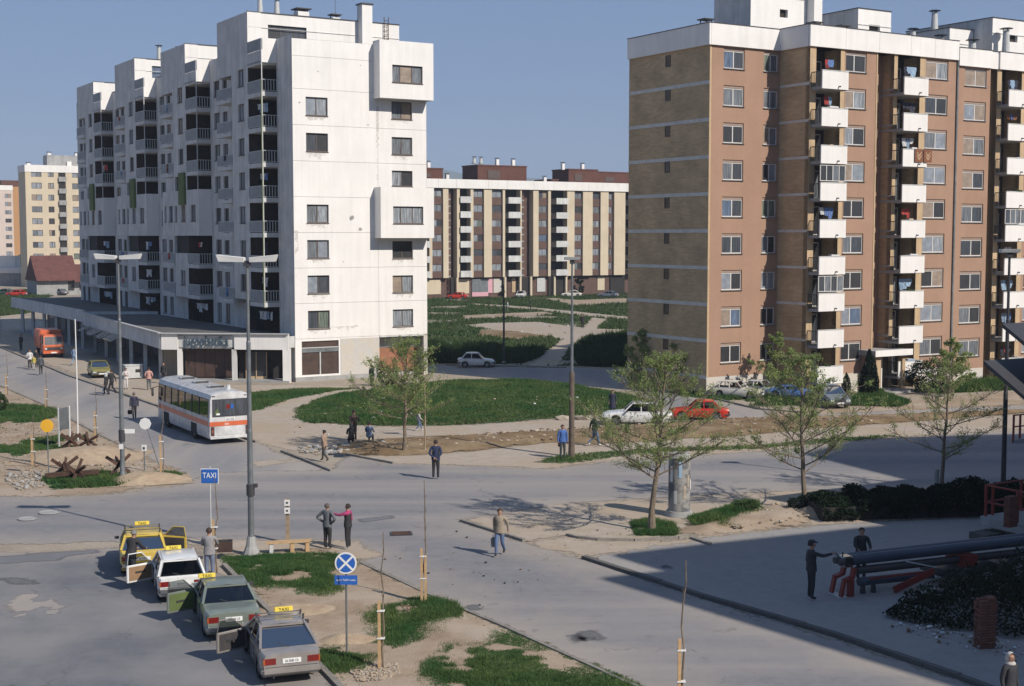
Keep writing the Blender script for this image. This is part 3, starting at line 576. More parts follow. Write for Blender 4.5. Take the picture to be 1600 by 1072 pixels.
for z0, z1, wz in ((22.61, 27.21, 23.89), (11.4, 15.5, 12.56)):   # projecting boxes
    mb = MB(); wall(mb, (7.0, -1.2), (1, 0), 4.86, z0, z1, [(1.12, 3.86, wz, wz+1.4)], M['plaster'], .2)
    mb.quad((7.0, -1.2, z0), (7.0, -1.2, z1), (7.0, 0.04, z1), (7.0, 0.04, z0), M['plaster']); mb.quad((11.86, -1.2, z0), (11.86, .04, z0), (11.86, .04, z1), (11.86, -1.2, z1), M['plaster'])
    mb.quad((7, -1.2, z0), (7, .04, z0), (11.86, .04, z0), (11.86, -1.2, z0), M['plaster_dirty']); mb.quad((7, -1.2, z1), (11.86, -1.2, z1), (11.86, .04, z1), (7, .04, z1), M['metal_dark'])
    mb.build('bay_box', wb); window(wb, 8.12, -1.2, wz, 2.74, 1.4, 0, split=(.27, .66))
mb = MB()   # ground floor of the end wall
wall(mb, (0, 0), (1, 0), 7.36, .35, 3.40, [(.55, 3.75, .5, 3.2)], M['plaster'], .25); mb.box(0, 7.36, -.03, .3, 0, .34, M['concrete'])
mb.box(3.9, 7.36, -.03, .0, .35, 3.3, M['grey_wall']); mb.box(7.4, EW-.3, 1.2, 1.5, 0, 3.4, M['plaster_dirty'])
mb.box(EW-.35, EW, 0, .3, 0, 3.4, M['grey_wall']); mb.box(7.4, EW, 0, 1.2, 3.28, 3.41, M['plaster_dirty'])
mb.build('ground_wall', wb)
mb = MB(); mb.box(7.5, EW-.4, 1.12, 1.18, .3, 2.3, M['terracotta']); mb.box(7.5, EW-.4, 1.1, 1.16, 2.35, 3.1, M['metal_light']); mb.build('shop_panel', wb)
mb = MB(); mb.box(.57, 3.73, .12, .2, .5, 3.18, M['shopdark']); mb.box(.57, 3.73, .05, .12, 2.3, 2.62, M['metal_grey']); mb.box(.57, 3.73, .03, .11, 2.63, 2.7, M['metal_light']); mb.box(2.1, 2.2, .04, .12, .5, 2.3, M['metal_light'])
mb.build('shop_front', wb)
# left facade
mb = MB()
wall(mb, (0, 3.2), (0, -1), 3.2, 3.41, 27.25, [], M['plaster_dirty'])
mb.quad((0, 0, 26.95), (EW, 0, 26.95), (EW, 66.8, 26.2), (0, 66.8, 26.2), M['dark_concrete'])
mb.quad((EW, 0, 0), (EW, 66.8, 0), (EW, 66.8, 26.9), (EW, 0, 26.9), M['plaster_dirty']); mb.quad((0, 66.8, 0), (0, 66.8, 26.9), (EW, 66.8, 26.9), (EW, 66.8, 0), M['plaster_dirty'])
mb.quad((0, -.0, 0), (0, 66.8, 0), (0, 66.8, 3.41), (0, 0, 3.41), M['plaster_dirty'])
mb.build('wall', wb)
ZF = [23.05-2.81*k for k in range(8)]   # balcony floors
def slat_rail(L, h, gap, solid):
    mb = MB(); mb.box(0, L, -.03, .03, h-.05, h, M['metal_light']); mb.box(0, L, -.02, .02, .06, .1, M['metal_light'])
    n = int(L/gap)
    for i in range(n+1): x = i*L/n; mb.box(x-(gap*.42 if solid else .025), x+(gap*.42 if solid else .025), -.015, .015, .1, h-.05, M['railing'] if solid else M['metal_light'])
    return mb.mesh('railing')
rf, rs_, rb = slat_rail(3.2, .98, .16, True), slat_rail(1.2, .98, .2, False), slat_rail(3.55, .98, .16, True)
mb = MB(); mb.box(-1.3, 1.3, -.06, 3.2, -.36, 0, M['plaster_dirty']); slab1 = mb.mesh('balcony')
mb = MB(); mb.box(-1.3, 0, 0, 3.6, -.3, 0, M['plaster_dirty']); slab2 = mb.mesh('balcony')
lm = MB(); lm.box(-.02, .02, -.3, .3, -.75, 0, M['white_sign']); CL = []
def laundry(parent, x, y, z, n, rz, cols, spread=.5, name='laundry'):
    mb = MB(); r = random
    for i in range(n):
        w0 = r.uniform(.14, .34); h0 = r.uniform(.4, .85); cx = (i-(n-1)/2)*spread+r.uniform(-.05, .05); m = r.choice(cols); k = 4; vs = []
        for a in range(k+1):
            for b in range(4):
                xx = cx-w0+2*w0*a/k; vs.append((xx*(1-.06*b), .05*math.sin(a*1.9+b*1.3+i), -h0*b/3))
        mb.add(vs, [(a*4+b, (a+1)*4+b, (a+1)*4+b+1, a*4+b+1) for a in range(k) for b in range(3)], m)
    return mb.build(name, parent, (x, y, z), rz)
CLOTH = [pm('cloth_white', (.6, .6, .6), .9, .05, 3), pm('cloth_blue', (.12, .2, .42), .9, .1, 3), pm('cloth_red', (.42, .06, .05), .9, .1, 3), pm('cloth_pale_blue', (.3, .42, .55), .9, .1, 3), pm('cloth_dark', (.04, .04, .06), .9, .1, 3), pm('cloth_brown', (.2, .08, .04), .9, .1, 3)]
for m in range(4):
    s = 3.2+16*m; pz = (29.75, 29.05, 29.5, 28.65)[m]
    # loggia lining, pier walls
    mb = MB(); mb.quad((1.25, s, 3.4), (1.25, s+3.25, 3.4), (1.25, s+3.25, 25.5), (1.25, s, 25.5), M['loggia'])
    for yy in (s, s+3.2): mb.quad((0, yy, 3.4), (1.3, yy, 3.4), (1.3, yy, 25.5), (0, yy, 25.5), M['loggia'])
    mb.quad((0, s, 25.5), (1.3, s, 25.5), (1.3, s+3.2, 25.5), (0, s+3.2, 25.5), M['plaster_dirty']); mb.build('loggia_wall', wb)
    for k in range(8):      # doors in the loggias
        if k < 7 and not (m and k in (3, 4)): window(wb, 1.25, s+2.2, ZF[k]+.05, 1.3, 2.1, LF, curt=[1, 2, 5], dep=-.06, name='balcony_door', sill=False)
    # bay
    solid = m > 0; ops = []; ow = []
    for k in range(7):
        if solid and k == 4: ow.append((10.35-6.4-1.9, 10.35-6.4-.7, 12.9, 14.4)); ow.append((.2, .8, 12.9, 14.4)); continue
        if solid and k in (3, 5): continue
        ow.append((1.55, 2.95, ZF[k]+.8, ZF[k]+2.2))
    blank = [(0.0, 3.95, 9.9, 11.6)] if solid else []
    mb = MB(); wall(mb, (-1.2, s+7.15), (0, -1), 3.95, (6.3 if m == 0 else 5.9), pz, ow+([(0.02, 3.93, 9.98, 11.6)] if solid else [])+([(.3, 3.6, 15.78, 17.1)] if solid else []), M['plaster_dirty'], .22)
    zb = 6.3 if m == 0 else 5.9
    mb.quad((-1.2, s+3.2, zb), (0, s+3.2, zb), (0, s+3.2, 25.5), (-1.2, s+3.2, 25.5), M['loggia']); mb.quad((-1.2, s+3.2, 25.5), (0, s+3.2, 25.5), (0, s+3.2, pz), (-1.2, s+3.2, pz), M['plaster']); mb.quad((-1.2, s+7.15, zb), (-1.2, s+7.15, pz), (0, s+7.15, pz), (0, s+7.15, zb), M['plaster_dirty'])  # lower bay side wall takes the dark loggia colour in place of shade
    mb.quad((-1.2, s+3.2, zb), (-1.2, s+7.15, zb), (0, s+7.15, zb), (0, s+3.2, zb), M['plaster_dirty'])
    mb.build('bay', wb)
    for (a, b, c, d) in ow: window(wb, -1.2, s+7.15-a, c, b-a, d-c, LF)
    if solid:
        mb = MB(); mb.box(-1.42, -1.205, s+3.6, s+5.2, 14.45, 17.4, M['green']); mb.build('green_panel', wb)
        # solid storeys across the balconies
        mb = MB(); ops2 = [(10.7-2.6, 10.7-1.2, 12.9, 14.4)]
        wall(mb, (-1.22, s+3.19), (0, -1), 3.25, 11.6, 15.78, [(.9, 2.3, 12.9, 14.4)], M['plaster_dirty'], .2)
        mb.quad((-1.22, s-.06, 11.6), (0, s-.06, 11.6), (0, s-.06, 15.78), (-1.22, s-.06, 15.78), M['plaster']); mb.quad((-1.22, s-.06, 11.6), (0, s-.06, 11.6), (0, s+3.19, 11.6), (-1.22, s+3.19, 11.6), M['plaster_dirty']); mb.quad((-1.22, s-.06, 15.78), (0, s-.06, 15.78), (0, s+3.19, 15.78), (-1.22, s+3.19, 15.78), M['plaster_dirty'])
        mb.build('infill_wall', wb); window(wb, -1.22, s+3.19-.9, 12.9, 1.4, 1.5, LF)
        mb = MB(); wall(mb, (-1.21, s+10.7), (0, -1), 3.54, 11.6, 15.78, [(.5, 1.1, 12.9, 14.4), (2.0, 3.1, 12.9, 14.4)], M['plaster_dirty'], .2)
        mb.quad((-1.21, s+10.7, 11.6), (-1.21, s+10.7, 15.78), (0, s+10.7, 15.78), (0, s+10.7, 11.6), M['plaster_dirty']); mb.quad((-1.21, s+7.16, 15.78), (0, s+7.16, 15.78), (0, s+10.7, 15.78), (-1.21, s+10.7, 15.78), M['plaster_dirty'])
        mb.build('infill_wall', wb); window(wb, -1.21, s+10.2, 12.9, .6, 1.5, LF, split=()); window(wb, -1.21, s+8.7, 12.9, 1.1, 1.5, LF)
    # balconies
    for k in range(7):
        if solid and k in (3, 4): continue
        b = inst('balcony', slab1, wb, (0, s, ZF[k])); inst('railing', rf, b, (-1.25, 3.15, 0), (0, 0, LF)); inst('railing', rs_, b, (-1.22, -.03, 0))
        if rw.random() < .4:
            laundry(b, -.6, 1.5, 2.0, rw.choice([2, 3, 4]), LF+.1, [rw.choice(CLOTH), CLOTH[0]])
    mb = MB(); mb.bar((-1.27, s-.03, (5.9 if not m else 15.8)), (-1.27, s-.03, 25.5), .07, .07, M['metal_light'])
    if m == 0: mb.bar((-1.36, s-.1, 5.8), (-1.36, s-.1, 23.9), .05, .05, M['green'])
    mb.build('drain_pipe', wb)
    for k in range(7):
        if solid and k in (3, 4): continue
        b = inst('balcony', slab2, wb, (0, s+7.15, ZF[k]+.02)); inst('railing', rb, b, (-1.24, 3.55, 0), (0, 0, LF))
        if rw.random() < .35: laundry(b, -1.32, 1.6, .95, 1, LF, [rw.choice(CLOTH[1:])])
    # recessed wall
    e0, e1 = s+7.15, (s+16 if m < 3 else 66.8); L = e1-e0; ow = []
    for k in range(7):
        z = ZF[k]
        ow.append((L-5.6, L-4.4, z+.08, z+2.2)) if not (solid and k in (3, 4)) else None
        ow.append((L-8.3, L-6.9, z+.9, z+2.3)) if L > 8.5 and 0 else None
        ow.append((.5 if L < 7 else 1.0, (.5 if L < 7 else 1.0)+1.5, z+.85, z+2.25))
    for j in range(2): ow.append((1.0+j*2.2, 2.2+j*2.2, 3.9, 5.6))
    mb = MB(); wall(mb, (0, e1), (0, -1), L, 3.41, 27.25, [o for o in ow if o], M['plaster_dirty'], .22); mb.build('wall', wb)
    for o in ow: window(wb, 0, e1-o[0], o[2], o[1]-o[0], o[3]-o[2], LF)
    # terrace box, penthouse
    mb = MB(); mb.box(-1.28, 0, s-.05, s+.12, 25.35, 27.25, M['plaster']); mb.box(-1.28, -1.14, s+.12, s+3.2, 25.35, 26.3, M['plaster_dirty']); mb.box(-1.28, 1.3, s+.12, s+3.2, 25.2, 25.5, M['plaster_dirty']); mb.build('terrace_parapet', wb)
    o = inst('railing', rf, wb, (-1.22, s+3.15, 26.28), (0, 0, LF)); 
    xr = 12.6 if m == 0 else 10.5
    mb = MB(); fo = [(1.8, 5.2, 27.35, 28.85), (5.9, 6.8, 27.2, 27.6), (8.2, 9.2, 27.1, 27.8)] if m in (0, 2) else [(3.2, 5.0, 27.4, 28.1)]
    wall(mb, (-1.2, s+3.25), (1, 0), xr+1.2, 26.2, pz, fo, M['plaster'], .2); mb.quad((-1.2, s+3.25, pz), (xr, s+3.25, pz), (xr, s+10.5, pz), (-1.2, s+10.5, pz), M['dark_concrete'])
    mb.quad((xr, s+3.25, 25), (xr, s+10.5, 25), (xr, s+10.5, pz), (xr, s+3.25, pz), M['plaster']); mb.quad((-1.2, s+10.5, 25), (-1.2, s+10.5, pz), (xr, s+10.5, pz), (xr, s+10.5, 25), M['plaster'])
    mb.quad((-1.2, s+7.15, 25), (-1.2, s+10.5, 25), (-1.2, s+10.5, pz), (-1.2, s+7.15, pz), M['plaster_dirty'])
    mb.box(-1.25, xr+.04, s+3.18, s+3.26, pz, pz+.06, M['metal_dark']); mb.box(-1.26, xr, s+3.2, s+3.25, pz-1.22, pz-1.18, M['plaster_dirty']); mb.build('penthouse', wb)
    if m in (0, 2): window(wb, .6, s+3.25, 27.35, 3.4, 1.5, 0, split=(.33, .68), curt=[4, 5, 2], ft=.05)
    else: window(wb, 2.0, s+3.25, 27.4, 1.8, .7, 0, curt=2)
    if m: mb = MB(); mb.box(-.05, .2, e0, e1, 27.25, 27.3, M['metal_dark']); mb.build('parapet_cap', wb)
    # clutter on the shop terrace
    laundry(wb, -.5, s+1.6, 5.4, 4, LF+.2, [CLOTH[0], CLOTH[0], CLOTH[3]], .55)
vents(wb, [(1.0, 9.2, 29.8, 1.5, .22), (2.5, 9.2, 29.8, 1.5, .22), (2.3, 41.5, 29.5, 1.7, .22), (4.4, 41.5, 29.5, 1.7, .22), (5, 25.5, 29.1, 1.2, .2)], 'pipe')
vents(wb, [(4.2, 8, 29.8, .55, .5), (6.9, 7.2, 29.8, .2, .35), (10.5, 3, 27.0, .3, .5)], 'box')
mb = MB(); mb.box(8.7, 9.65, 5.6, 6.6, 26.5, 31.1, M['plaster']); mb.box(8.6, 9.75, 5.5, 6.7, 31.1, 31.2, M['metal_dark']); mb.build('chimney', wb)
mb = MB()
for dx in (-.2, .2): mb.bar((11.3+dx, 6.3, 26.5), (11.3+dx, 6.3, 30.3), .05, .05, M['rust'])
for i in range(9): mb.bar((11.1, 6.3, 26.8+i*.4), (11.5, 6.3, 26.8+i*.4), .04, .04, M['rust'])
mb.build('ladder', wb)
mb = MB(); mb.bar((7.0, 7.3, 29.8), (7.0, 7.3, 33), .03, .03, M['metal_dark']); mb.build('antenna', wb)
M['grime'] = sheet('sill_grime', (.58, .56, .52), (.62, .60, .56), .9, .5, 3, .1, ragged=.25)
def grime(x0, x1, z0, z1, y=-.006):
    nx, nz = 8, 8; vs = []; cv = []
    for i in range(nx+1):
        for j in range(nz+1):
            x = x0+(x1-x0)*i/nx; z = z0+(z1-z0)*j/nz; vs.append((x, y, z)); cv.append(.02-.34*(z1-z)/(z1-z0)-.12*abs(2*i/nx-1)**4-.06*random.random()*(1 if j < nz else 0))
    me = bpy.data.meshes.new('stain'); me.from_pydata(vs, [], [(i*(nz+1)+j, (i+1)*(nz+1)+j, (i+1)*(nz+1)+j+1, i*(nz+1)+j+1) for i in range(nx) for j in range(nz)]); a = me.attributes.new('cov', 'FLOAT', 'POINT'); a.data.foreach_set('value', cv); me.materials.append(M['grime']); inst('stain', me, wb)
for (a, b, c, d) in opsL+opsR: grime(a-.05, b+.05, c-.95, c-.06)
grime(3.0, 5.6, 3.45, 4.3); grime(7.2, 7.5, 6, 22); grime(0.02, .4, 3.5, 12)
mb = MB()    # shell marks in the plaster
for (x, z, r_) in ((5.0, 13.0, .2), (5.75, 12.1, .14), (.6, 22, .07), (4.2, 9.5, .05), (6.5, 20.5, .06), (2.2, 24.5, .06), (5.9, 25.2, .05), (5.3, 4.3, .06)):
    n = 9; vs = [(x, -.02, z)]+[(x+r_*random.uniform(.7, 1.3)*math.cos(i*2*math.pi/n), -.012, z+r_*random.uniform(.7, 1.3)*math.sin(i*2*math.pi/n)) for i in range(n)]
    mb.add(vs, [(0, 1+i, 1+(i+1) % n) for i in range(n)], M['concrete'])
mb.build('shell_scar', wb)

# ---- shopping arcade (podium)
P0, P1, P2_, P3 = (-17.6, 108.3), (-27.9, 109.3), (-43.3, 139.0), (-61.4, 169.0)
def loc(px): return px
ar = empty('shopping_arcade', (0, 0, 0), 0, 'low flat roofed shopping arcade with white fascia in front of the white block', 'shopping arcade')
def off(a, b, d):   # offset of a line to its right-hand side (inwards)
    v = Vector((b[0]-a[0], b[1]-a[1])).normalized(); n_ = Vector((v.y, -v.x)); return (a[0]+n_.x*d, a[1]+n_.y*d), (b[0]+n_.x*d, b[1]+n_.y*d)
back0 = tuple((Q+UV*.05-WV*.02)[:2]); back1 = tuple((Q+UV*36-WV*.02)[:2]); back2 = tuple((Q+UV*64-WV*.02)[:2])
mb = MB(); mb.prism([P0, P1, P2_, back1, back0], 2.75, 3.66, M['plaster_dirty'], M['dark_concrete']); mb.prism([P2_, P3, (P3[0]+10, P3[1]+6), back2, back1], 3.0, 3.95, M['plaster_dirty'], M['dark_concrete']); mb.build('roof', ar)
def fascia(a, b, z0, z1, mat, t=.16, nm='fascia', out=.02):
    A_ = Vector((*a, 0)); B_ = Vector((*b, 0)); d = (B_-A_).normalized(); n_ = Vector((-d.y, d.x, 0)); mb = MB(); m = (z0+z1)/2
    L = (B_-A_).length; k = max(1, round(L/5.5))
    for i in range(k): mb.bar(A_+d*(L*i/k+.01)-n_*(-t/2+out)+Vector((0, 0, m)), A_+d*(L*(i+1)/k-.01)-n_*(-t/2+out)+Vector((0, 0, m)), t, z1-z0, mat)
    return mb.build(nm, ar)
def lerp(a, b, t): return (a[0]+(b[0]-a[0])*t, a[1]+(b[1]-a[1])*t)
S1, S2 = lerp(P1, P0, .13), lerp(P1, P0, .55)
fascia(P1, S1, 2.55, 3.82, M['parapet'], .3, out=.15); fascia(lerp(P1, P0, .575), P0, 2.6, 3.8, M['parapet'], .3, out=.15)
mb = MB(); mb.bar((S1[0], S1[1]+.12, 3.2), (S2[0], S2[1]+.12, 3.2), .12, 1.1, M['plaster_dirty']); mb.build('sign_board', ar)
fascia(P2_, P1, 2.6, 3.8, M['plaster_dirty'], .3, out=.15); fascia(P3, P2_, 2.9, 4.1, M['plaster_dirty'], .3, out=.15)
mb = MB(); mb.bar((P0[0], P0[1]-.15, 3.86), (P1[0]-.1, P1[1]-.15, 3.86), .4, .06, M['metal_light']); mb.bar((P1[0]-.1, P1[1]-.1, 3.865), (P2_[0]-.1, P2_[1], 3.865), .35, .06, M['metal_light']); mb.build('coping', ar)
tm = text_mesh('jugoplastika', 1.15, pm('blue_grey_letters', (.05, .09, .12), .5, .1, 4), .03, sx=.68)
c_ = lerp(S1, S2, .5); inst('lettering', tm, ar, (c_[0]+.12, c_[1]-.09, 3.22), (0, 0, math.atan2(P0[1]-P1[1], P0[0]-P1[0])))
for t in (.14, .57, .97):
    p = lerp(P1, P0, t); mb = MB(); mb.box(p[0]-.18, p[0]+.18, p[1]-.1, p[1]+.3, 0, 2.6, M['parapet'] if t != .57 else M['plaster_dirty']); mb.build('column', ar)  # middle column in greyer plaster: shade on its face put into the colour
mb = MB(); mb.box(P0[0]-.5, P0[0]+.1, P0[1]-.12, P0[1]+.3, 0, 2.7, M['parapet']); mb.build('column', ar)
a_, b_ = lerp(P1, P0, .16), lerp(P1, P0, .55); mb = MB(); mb.box(a_[0], b_[0], a_[1]+.9, a_[1]+1.05, .2, 2.7, M['shopdark']); mb.build('shop_front', ar)
for i in range(5): x = a_[0]+(b_[0]-a_[0])*(i+.5)/5; mb = MB(); mb.box(x-.38, x+.38, a_[1]+.85, a_[1]+.895, .3, 2.5, M['shopdark']); mb.build('shutter_panel', ar)
a_, b_ = lerp(P1, P0, .58), lerp(P1, P0, .97); mb = MB(); mb.box(a_[0], b_[0], a_[1]+1.3, a_[1]+1.45, .15, 2.7, M['void']); mb.build('shop_front', ar)
for t in (.68, .76): p = lerp(P1, P0, t); mb = MB(); mb.box(p[0]-.45, p[0]-.38, p[1]+1.2, p[1]+1.28, .15, 2.3, M['tan']); mb.box(p[0]+.38, p[0]+.45, p[1]+1.2, p[1]+1.28, .15, 2.3, M['tan']); mb.box(p[0]-.38, p[0]+.38, p[1]+1.2, p[1]+1.28, .15, .35, M['tan']); mb.box(p[0]-.38, p[0]+.38, p[1]+1.22, p[1]+1.26, .35, 2.3, CURT[2]); mb.build('door', ar)
mb = MB(); mb.prism([(P0[0], P0[1]-.3), (P1[0]+1.2, P1[1]-.3), (P1[0]+1.3, P1[1]+1.5), (P0[0], P0[1]+1.5)], 0, .15, M['concrete']); mb.build('step', ar)
# side of the arcade: columns, set-back shop fronts
for (a, b, n_, zt) in ((P1, P2_, 6, 2.6), (P2_, P3, 6, 2.9)):
    ia, ib = off(a, b, 4.2); d = Vector((b[0]-a[0], b[1]-a[1])); L = d.length; d.normalize()
    mb = MB(); mb.bar((*ia, zt/2+.1), (*ib, zt/2+.1), .2, zt+.3, M['shopdark']); mb.build('shop_front', ar)
    mb = MB(); mb.quad((*ia, .02), (*ib, .02), (*b, .02), (*a, .02), M['concrete']); mb.build('floor_slab', ar)
    for i in range(n_):
        p = (a[0]+d.x*L*(i+.45)/n_, a[1]+d.y*L*(i+.45)/n_); q = off(p, b, .5)[0]; mb = MB(); mb.box(q[0]-.16, q[0]+.16, q[1]-.16, q[1]+.16, 0, zt+.1, M['plaster_dirty']); mb.build('column', ar)
        q = lerp(ia, ib, (i+.5)/n_); mb = MB(); v = Vector((d.y, -d.x, 0))*-.16; q3 = Vector((*q, 0))+v
        mb.bar(q3-Vector((d.x, d.y, 0))*1.1+Vector((0, 0, 1.35)), q3+Vector((d.x, d.y, 0))*1.1+Vector((0, 0, 1.35)), .06, 1.9, rw.choice([CURT[2], CURT[5], CURT[1]])); mb.build('shop_window', ar)
ia, ib = off(P1, P2_, 1.0); q = lerp(ia, ib, .10); mb = MB(); mb.box(q[0]-.1, q[0]+1.0, q[1]-.1, q[1]+.1, 0, 2.6, M['yellow_wall']); mb.build('yellow_pier', ar)
q = lerp(P1, P2_, .17); q2 = lerp(P1, P2_, .22)
aw = lerp(P1, P2_, .42); mb = MB()
for i in range(14):
    q = lerp(P1, P2_, .44+i*.035); q = off(P2_, P1, .9)[0] if 0 else (q[0]-1.0, q[1]-.5); 
    mb.add([(q[0], q[1], 2.2+random.uniform(-.1, .1)), (q[0]+1.3, q[1]+.6, 2.9), (q[0]+.75, q[1]+1.65, 2.9), (q[0]-.5, q[1]+.95, 2.15+random.uniform(-.15, .15))], [(0, 1, 2, 3)], M['stone'])
o = mb.build('awning', ar); o['label'] = 'tattered pale awning under the fascia'
fr_ = empty('freezer_box', gp(208, 592), GA, 'white chest shaped kiosk cabinet standing in the shade of the arcade', 'cabinet'); mb = MB(); mb.box(-.7, .7, -.35, .35, .08, 1.1, M['metal_light']); mb.build('body', fr_, bevel=.02); mb = MB(); mb.box(-.74, .74, -.4, .4, 1.1, 1.18, M['plaster_dirty']); mb.build('lid', fr_); mb = MB(); mb.box(.1, .5, -.37, -.352, .55, .8, M['void']); mb.build('vent', fr_)

# ---- brick and render block on the right
bb = empty('brick_apartment_block', C1, GA, 'nine storey brown and brick apartment block with white balconies and white roof band', 'apartment block')
D = 9.63
BZ = [1.4+2.63*k for k in range(9)]
mb = MB(); wall(mb, (0, D), (0, -1), D, 0, 25.05, [(D-5.05, D-4.4, z, z+.85) for z in [1.05+2.64*k for k in range(1, 9)]+[24.2-1.6]][:0] or [], M['brick'])
mb.build('brick_wall', bb)
rwins = []
for k in range(9):
    if k: pass
for k in range(9):
    z = BZ[k]-.05+2.63-1.05
    if z > 24: continue
    window(bb, 0, 5.1, z+.15 if k < 8 else z, .62, .85, LF, split=(), dep=-.03, curt=[2, 1], ft=.09, name='small_window', sill=False)
for k in range(9):
    mb = MB(); mb.box(-.035, .0, 0, D, BZ[k]-.13, BZ[k]+.13, M['band']); mb.build('floor_band', bb)
    mb = MB(); mb.box(6.565, 6.6, -3.08, -.01, BZ[k]-.1, BZ[k]+.1, M['band']); mb.build('floor_band', bb)
wz = [2.37+2.64*k for k in range(9)]; WH = 1.26; BX = .19
op0 = [(a, b, z, z+WH+BX) for z in wz for a, b in ((1.28, 3.2), (5.04, 6.41))]
mb = MB(); mb.box(-.02, .14, -.03, 0, 1.4, 25.05, M['tan']); wall(mb, (.14, 0), (1, 0), 6.46, 1.4, 25.05, [(a-.14, b-.14, c, d) for a, b, c, d in op0], M['pink'], .18)
wall(mb, (0, 0), (1, 0), 6.6, -.3, 1.4, [], M['grey_wall']); mb.build('wall', bb)
for a, b, c, d in op0: window(bb, a, 0, c, b-a, WH, 0, 'frame_white', box=BX, dep=.1)
mb = MB(); wall(mb, (6.6, 0), (0, -1), 3.1, -.3, 25.05, [], M['brick']); mb.build('brick_wall', bb)
YF = -3.1
def section(x0, segs, dz, zt):
    for seg in segs:
        kind, a, b = seg[0], seg[1], seg[2]; mb = MB()
        if kind == 'pier': mb.box(a, b, YF-.03, YF+.4, -.3, zt, M['tan']); mb.build('pier', bb)
        elif kind == 'pink':
            win = seg[3:]; ops = [(wa-a, wb_-a, z+dz, z+dz+WH+BX) for wa, wb_ in win for z in wz]
            wall(mb, (a, YF), (1, 0), b-a, 1.4+dz, zt, ops, M['pink'], .18); wall(mb, (a, YF), (1, 0), b-a, -.3, 1.4+dz, [], M['grey_wall']); mb.build('wall', bb)
            for wa, wb_ in win:
                for z in wz: window(bb, wa, YF, z+dz, wb_-wa, WH, 0, 'frame_white', split=(.44 if wa > 20 and wa < 21 or wa < 12 else .52,), box=BX, dep=.1)
        elif kind == 'slot':
            wall(mb, (a, YF+1.15), (1, 0), b-a, -.3, zt, [(b-a-.95, b-a-.35, z+.2, z+.75) for k in range(17) for z in [1.4+1.38*k] if z > 3.5], M['pink'], .2); mb.build('stair_wall', bb)
            mb = MB(); wall(mb, (b, YF+1.15), (0, -1), 1.15, -.3, zt, [], M['brick']); mb.quad((a, YF, -.3), (a, YF+1.15, -.3), (a, YF+1.15, zt), (a, YF, zt), M['pink']); mb.build('brick_wall', bb)
            for k in range(17):
                z = 1.4+1.38*k
                if z > 3.5: window(bb, b-.95, YF+1.15, z+.2, .6, .55, 0, 'frame_white', split=(), dep=.1, curt=[2, 5], ft=.08, sill=False, name='small_window')
        elif kind == 'ret':
            wall(mb, (a, YF+.9), (1, 0), b-a, -.3, zt, [], M['brick']); wall(mb, (b, YF+.9), (0, -1), .9, -.3, zt, [], M['brick']); mb.build('brick_wall', bb)
        elif kind == 'log':
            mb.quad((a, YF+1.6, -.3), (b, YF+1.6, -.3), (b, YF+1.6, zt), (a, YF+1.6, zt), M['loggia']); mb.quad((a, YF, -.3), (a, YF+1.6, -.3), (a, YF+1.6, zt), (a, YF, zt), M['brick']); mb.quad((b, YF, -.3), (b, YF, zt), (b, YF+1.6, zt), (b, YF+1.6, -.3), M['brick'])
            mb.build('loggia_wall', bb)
            for k, z in enumerate(wz):
                zf = z+dz-1.42; c = 0
                o = inst('balcony', bslab(b-a), bb, (a, YF, zf)); inst('panel', bpanel(b-a), o); inst('railing', brail(), o, (-.42, 0, 0))
                window(bb, a+.5, YF+1.6, zf+.12, 1.5, 2.1, 0, 'frame_white', split=(.5,), dep=-.08, curt=[2, 5, 1], name='balcony_door', sill=False)
                if rw.random() < .55: laundry(o, (b-a)/2-.2, -.25, 2.1, rw.choice([2, 3, 3]), 0, [rw.choice(CLOTH), rw.choice(CLOTH)], .42)
                if rw.random() < .5:
                    mb2 = MB(); x_ = rw.uniform(.2, b-a-1.0); mb2.box(x_, x_+rw.uniform(.25, .6), -.85, -.5, .1, rw.uniform(.9, 1.45), rw.choice([M['wood_old'], M['stone'], CLOTH[4], M['wood'], CLOTH[3]])); mb2.build('stored_box', o)
                if rw.random() < .4:
                    mb2 = MB(); x_ = rw.uniform(.1, 1.2); mb2.bar((x_, -1.03, 1.3), (x_+rw.uniform(.4, .9), -1.03, 1.28), .3, .12, rw.choice([CLOTH[0], CLOTH[3], M['leaf_bush'], M['stone']])); mb2.build('rail_clutter', o)
                if (k in (2, 5) and a < 12) or (k == 4 and a > 25):      # glazed balconies
                    window(o, -.38, -1.0, .98+.55, b-a-.1, 1.0, 0, 'frame_white', split=(.25, .5, .75), dep=0, curt=[1, 5, 2], ft=.05, name='glazing', sill=False) if 0 else window(bb, a-.38, YF-1.02, zf+1.32, b-a+.05, 1.15, 0, 'frame_white', split=(.25, .5, .75), dep=0, curt=[1, 5, 2], ft=.05, name='balcony_glazing', sill=False)
_bc = {}
def bslab(L):
    k = round(L, 1)
    if ('s', k) not in _bc: mb = MB(); mb.box(-.42, L-.3, -1.02, 1.58, -.12, .1, M['concrete']); _bc['s', k] = mb.mesh('balcony')
    return _bc['s', k]
def bpanel(L):
    k = round(L, 1)
    if ('p', k) not in _bc:
        mb = MB(); mb.box(-.44, L-.3, -1.14, -1.04, -.08, 1.18, M['parapet']); mb.box(-.46, L-.28, -1.16, -1.02, 1.18, 1.24, M['metal_light']); mb.cyl(0, 0, 0, .01, .01, .01, M['metal_dark'], 3)
        mb.tube([(L*.48, -1.02, .12), (L*.48, -1.34, .1)], .05, M['metal_dark'], 8); _bc['p', k] = mb.mesh('panel', bevel=0)
    return _bc['p', k]
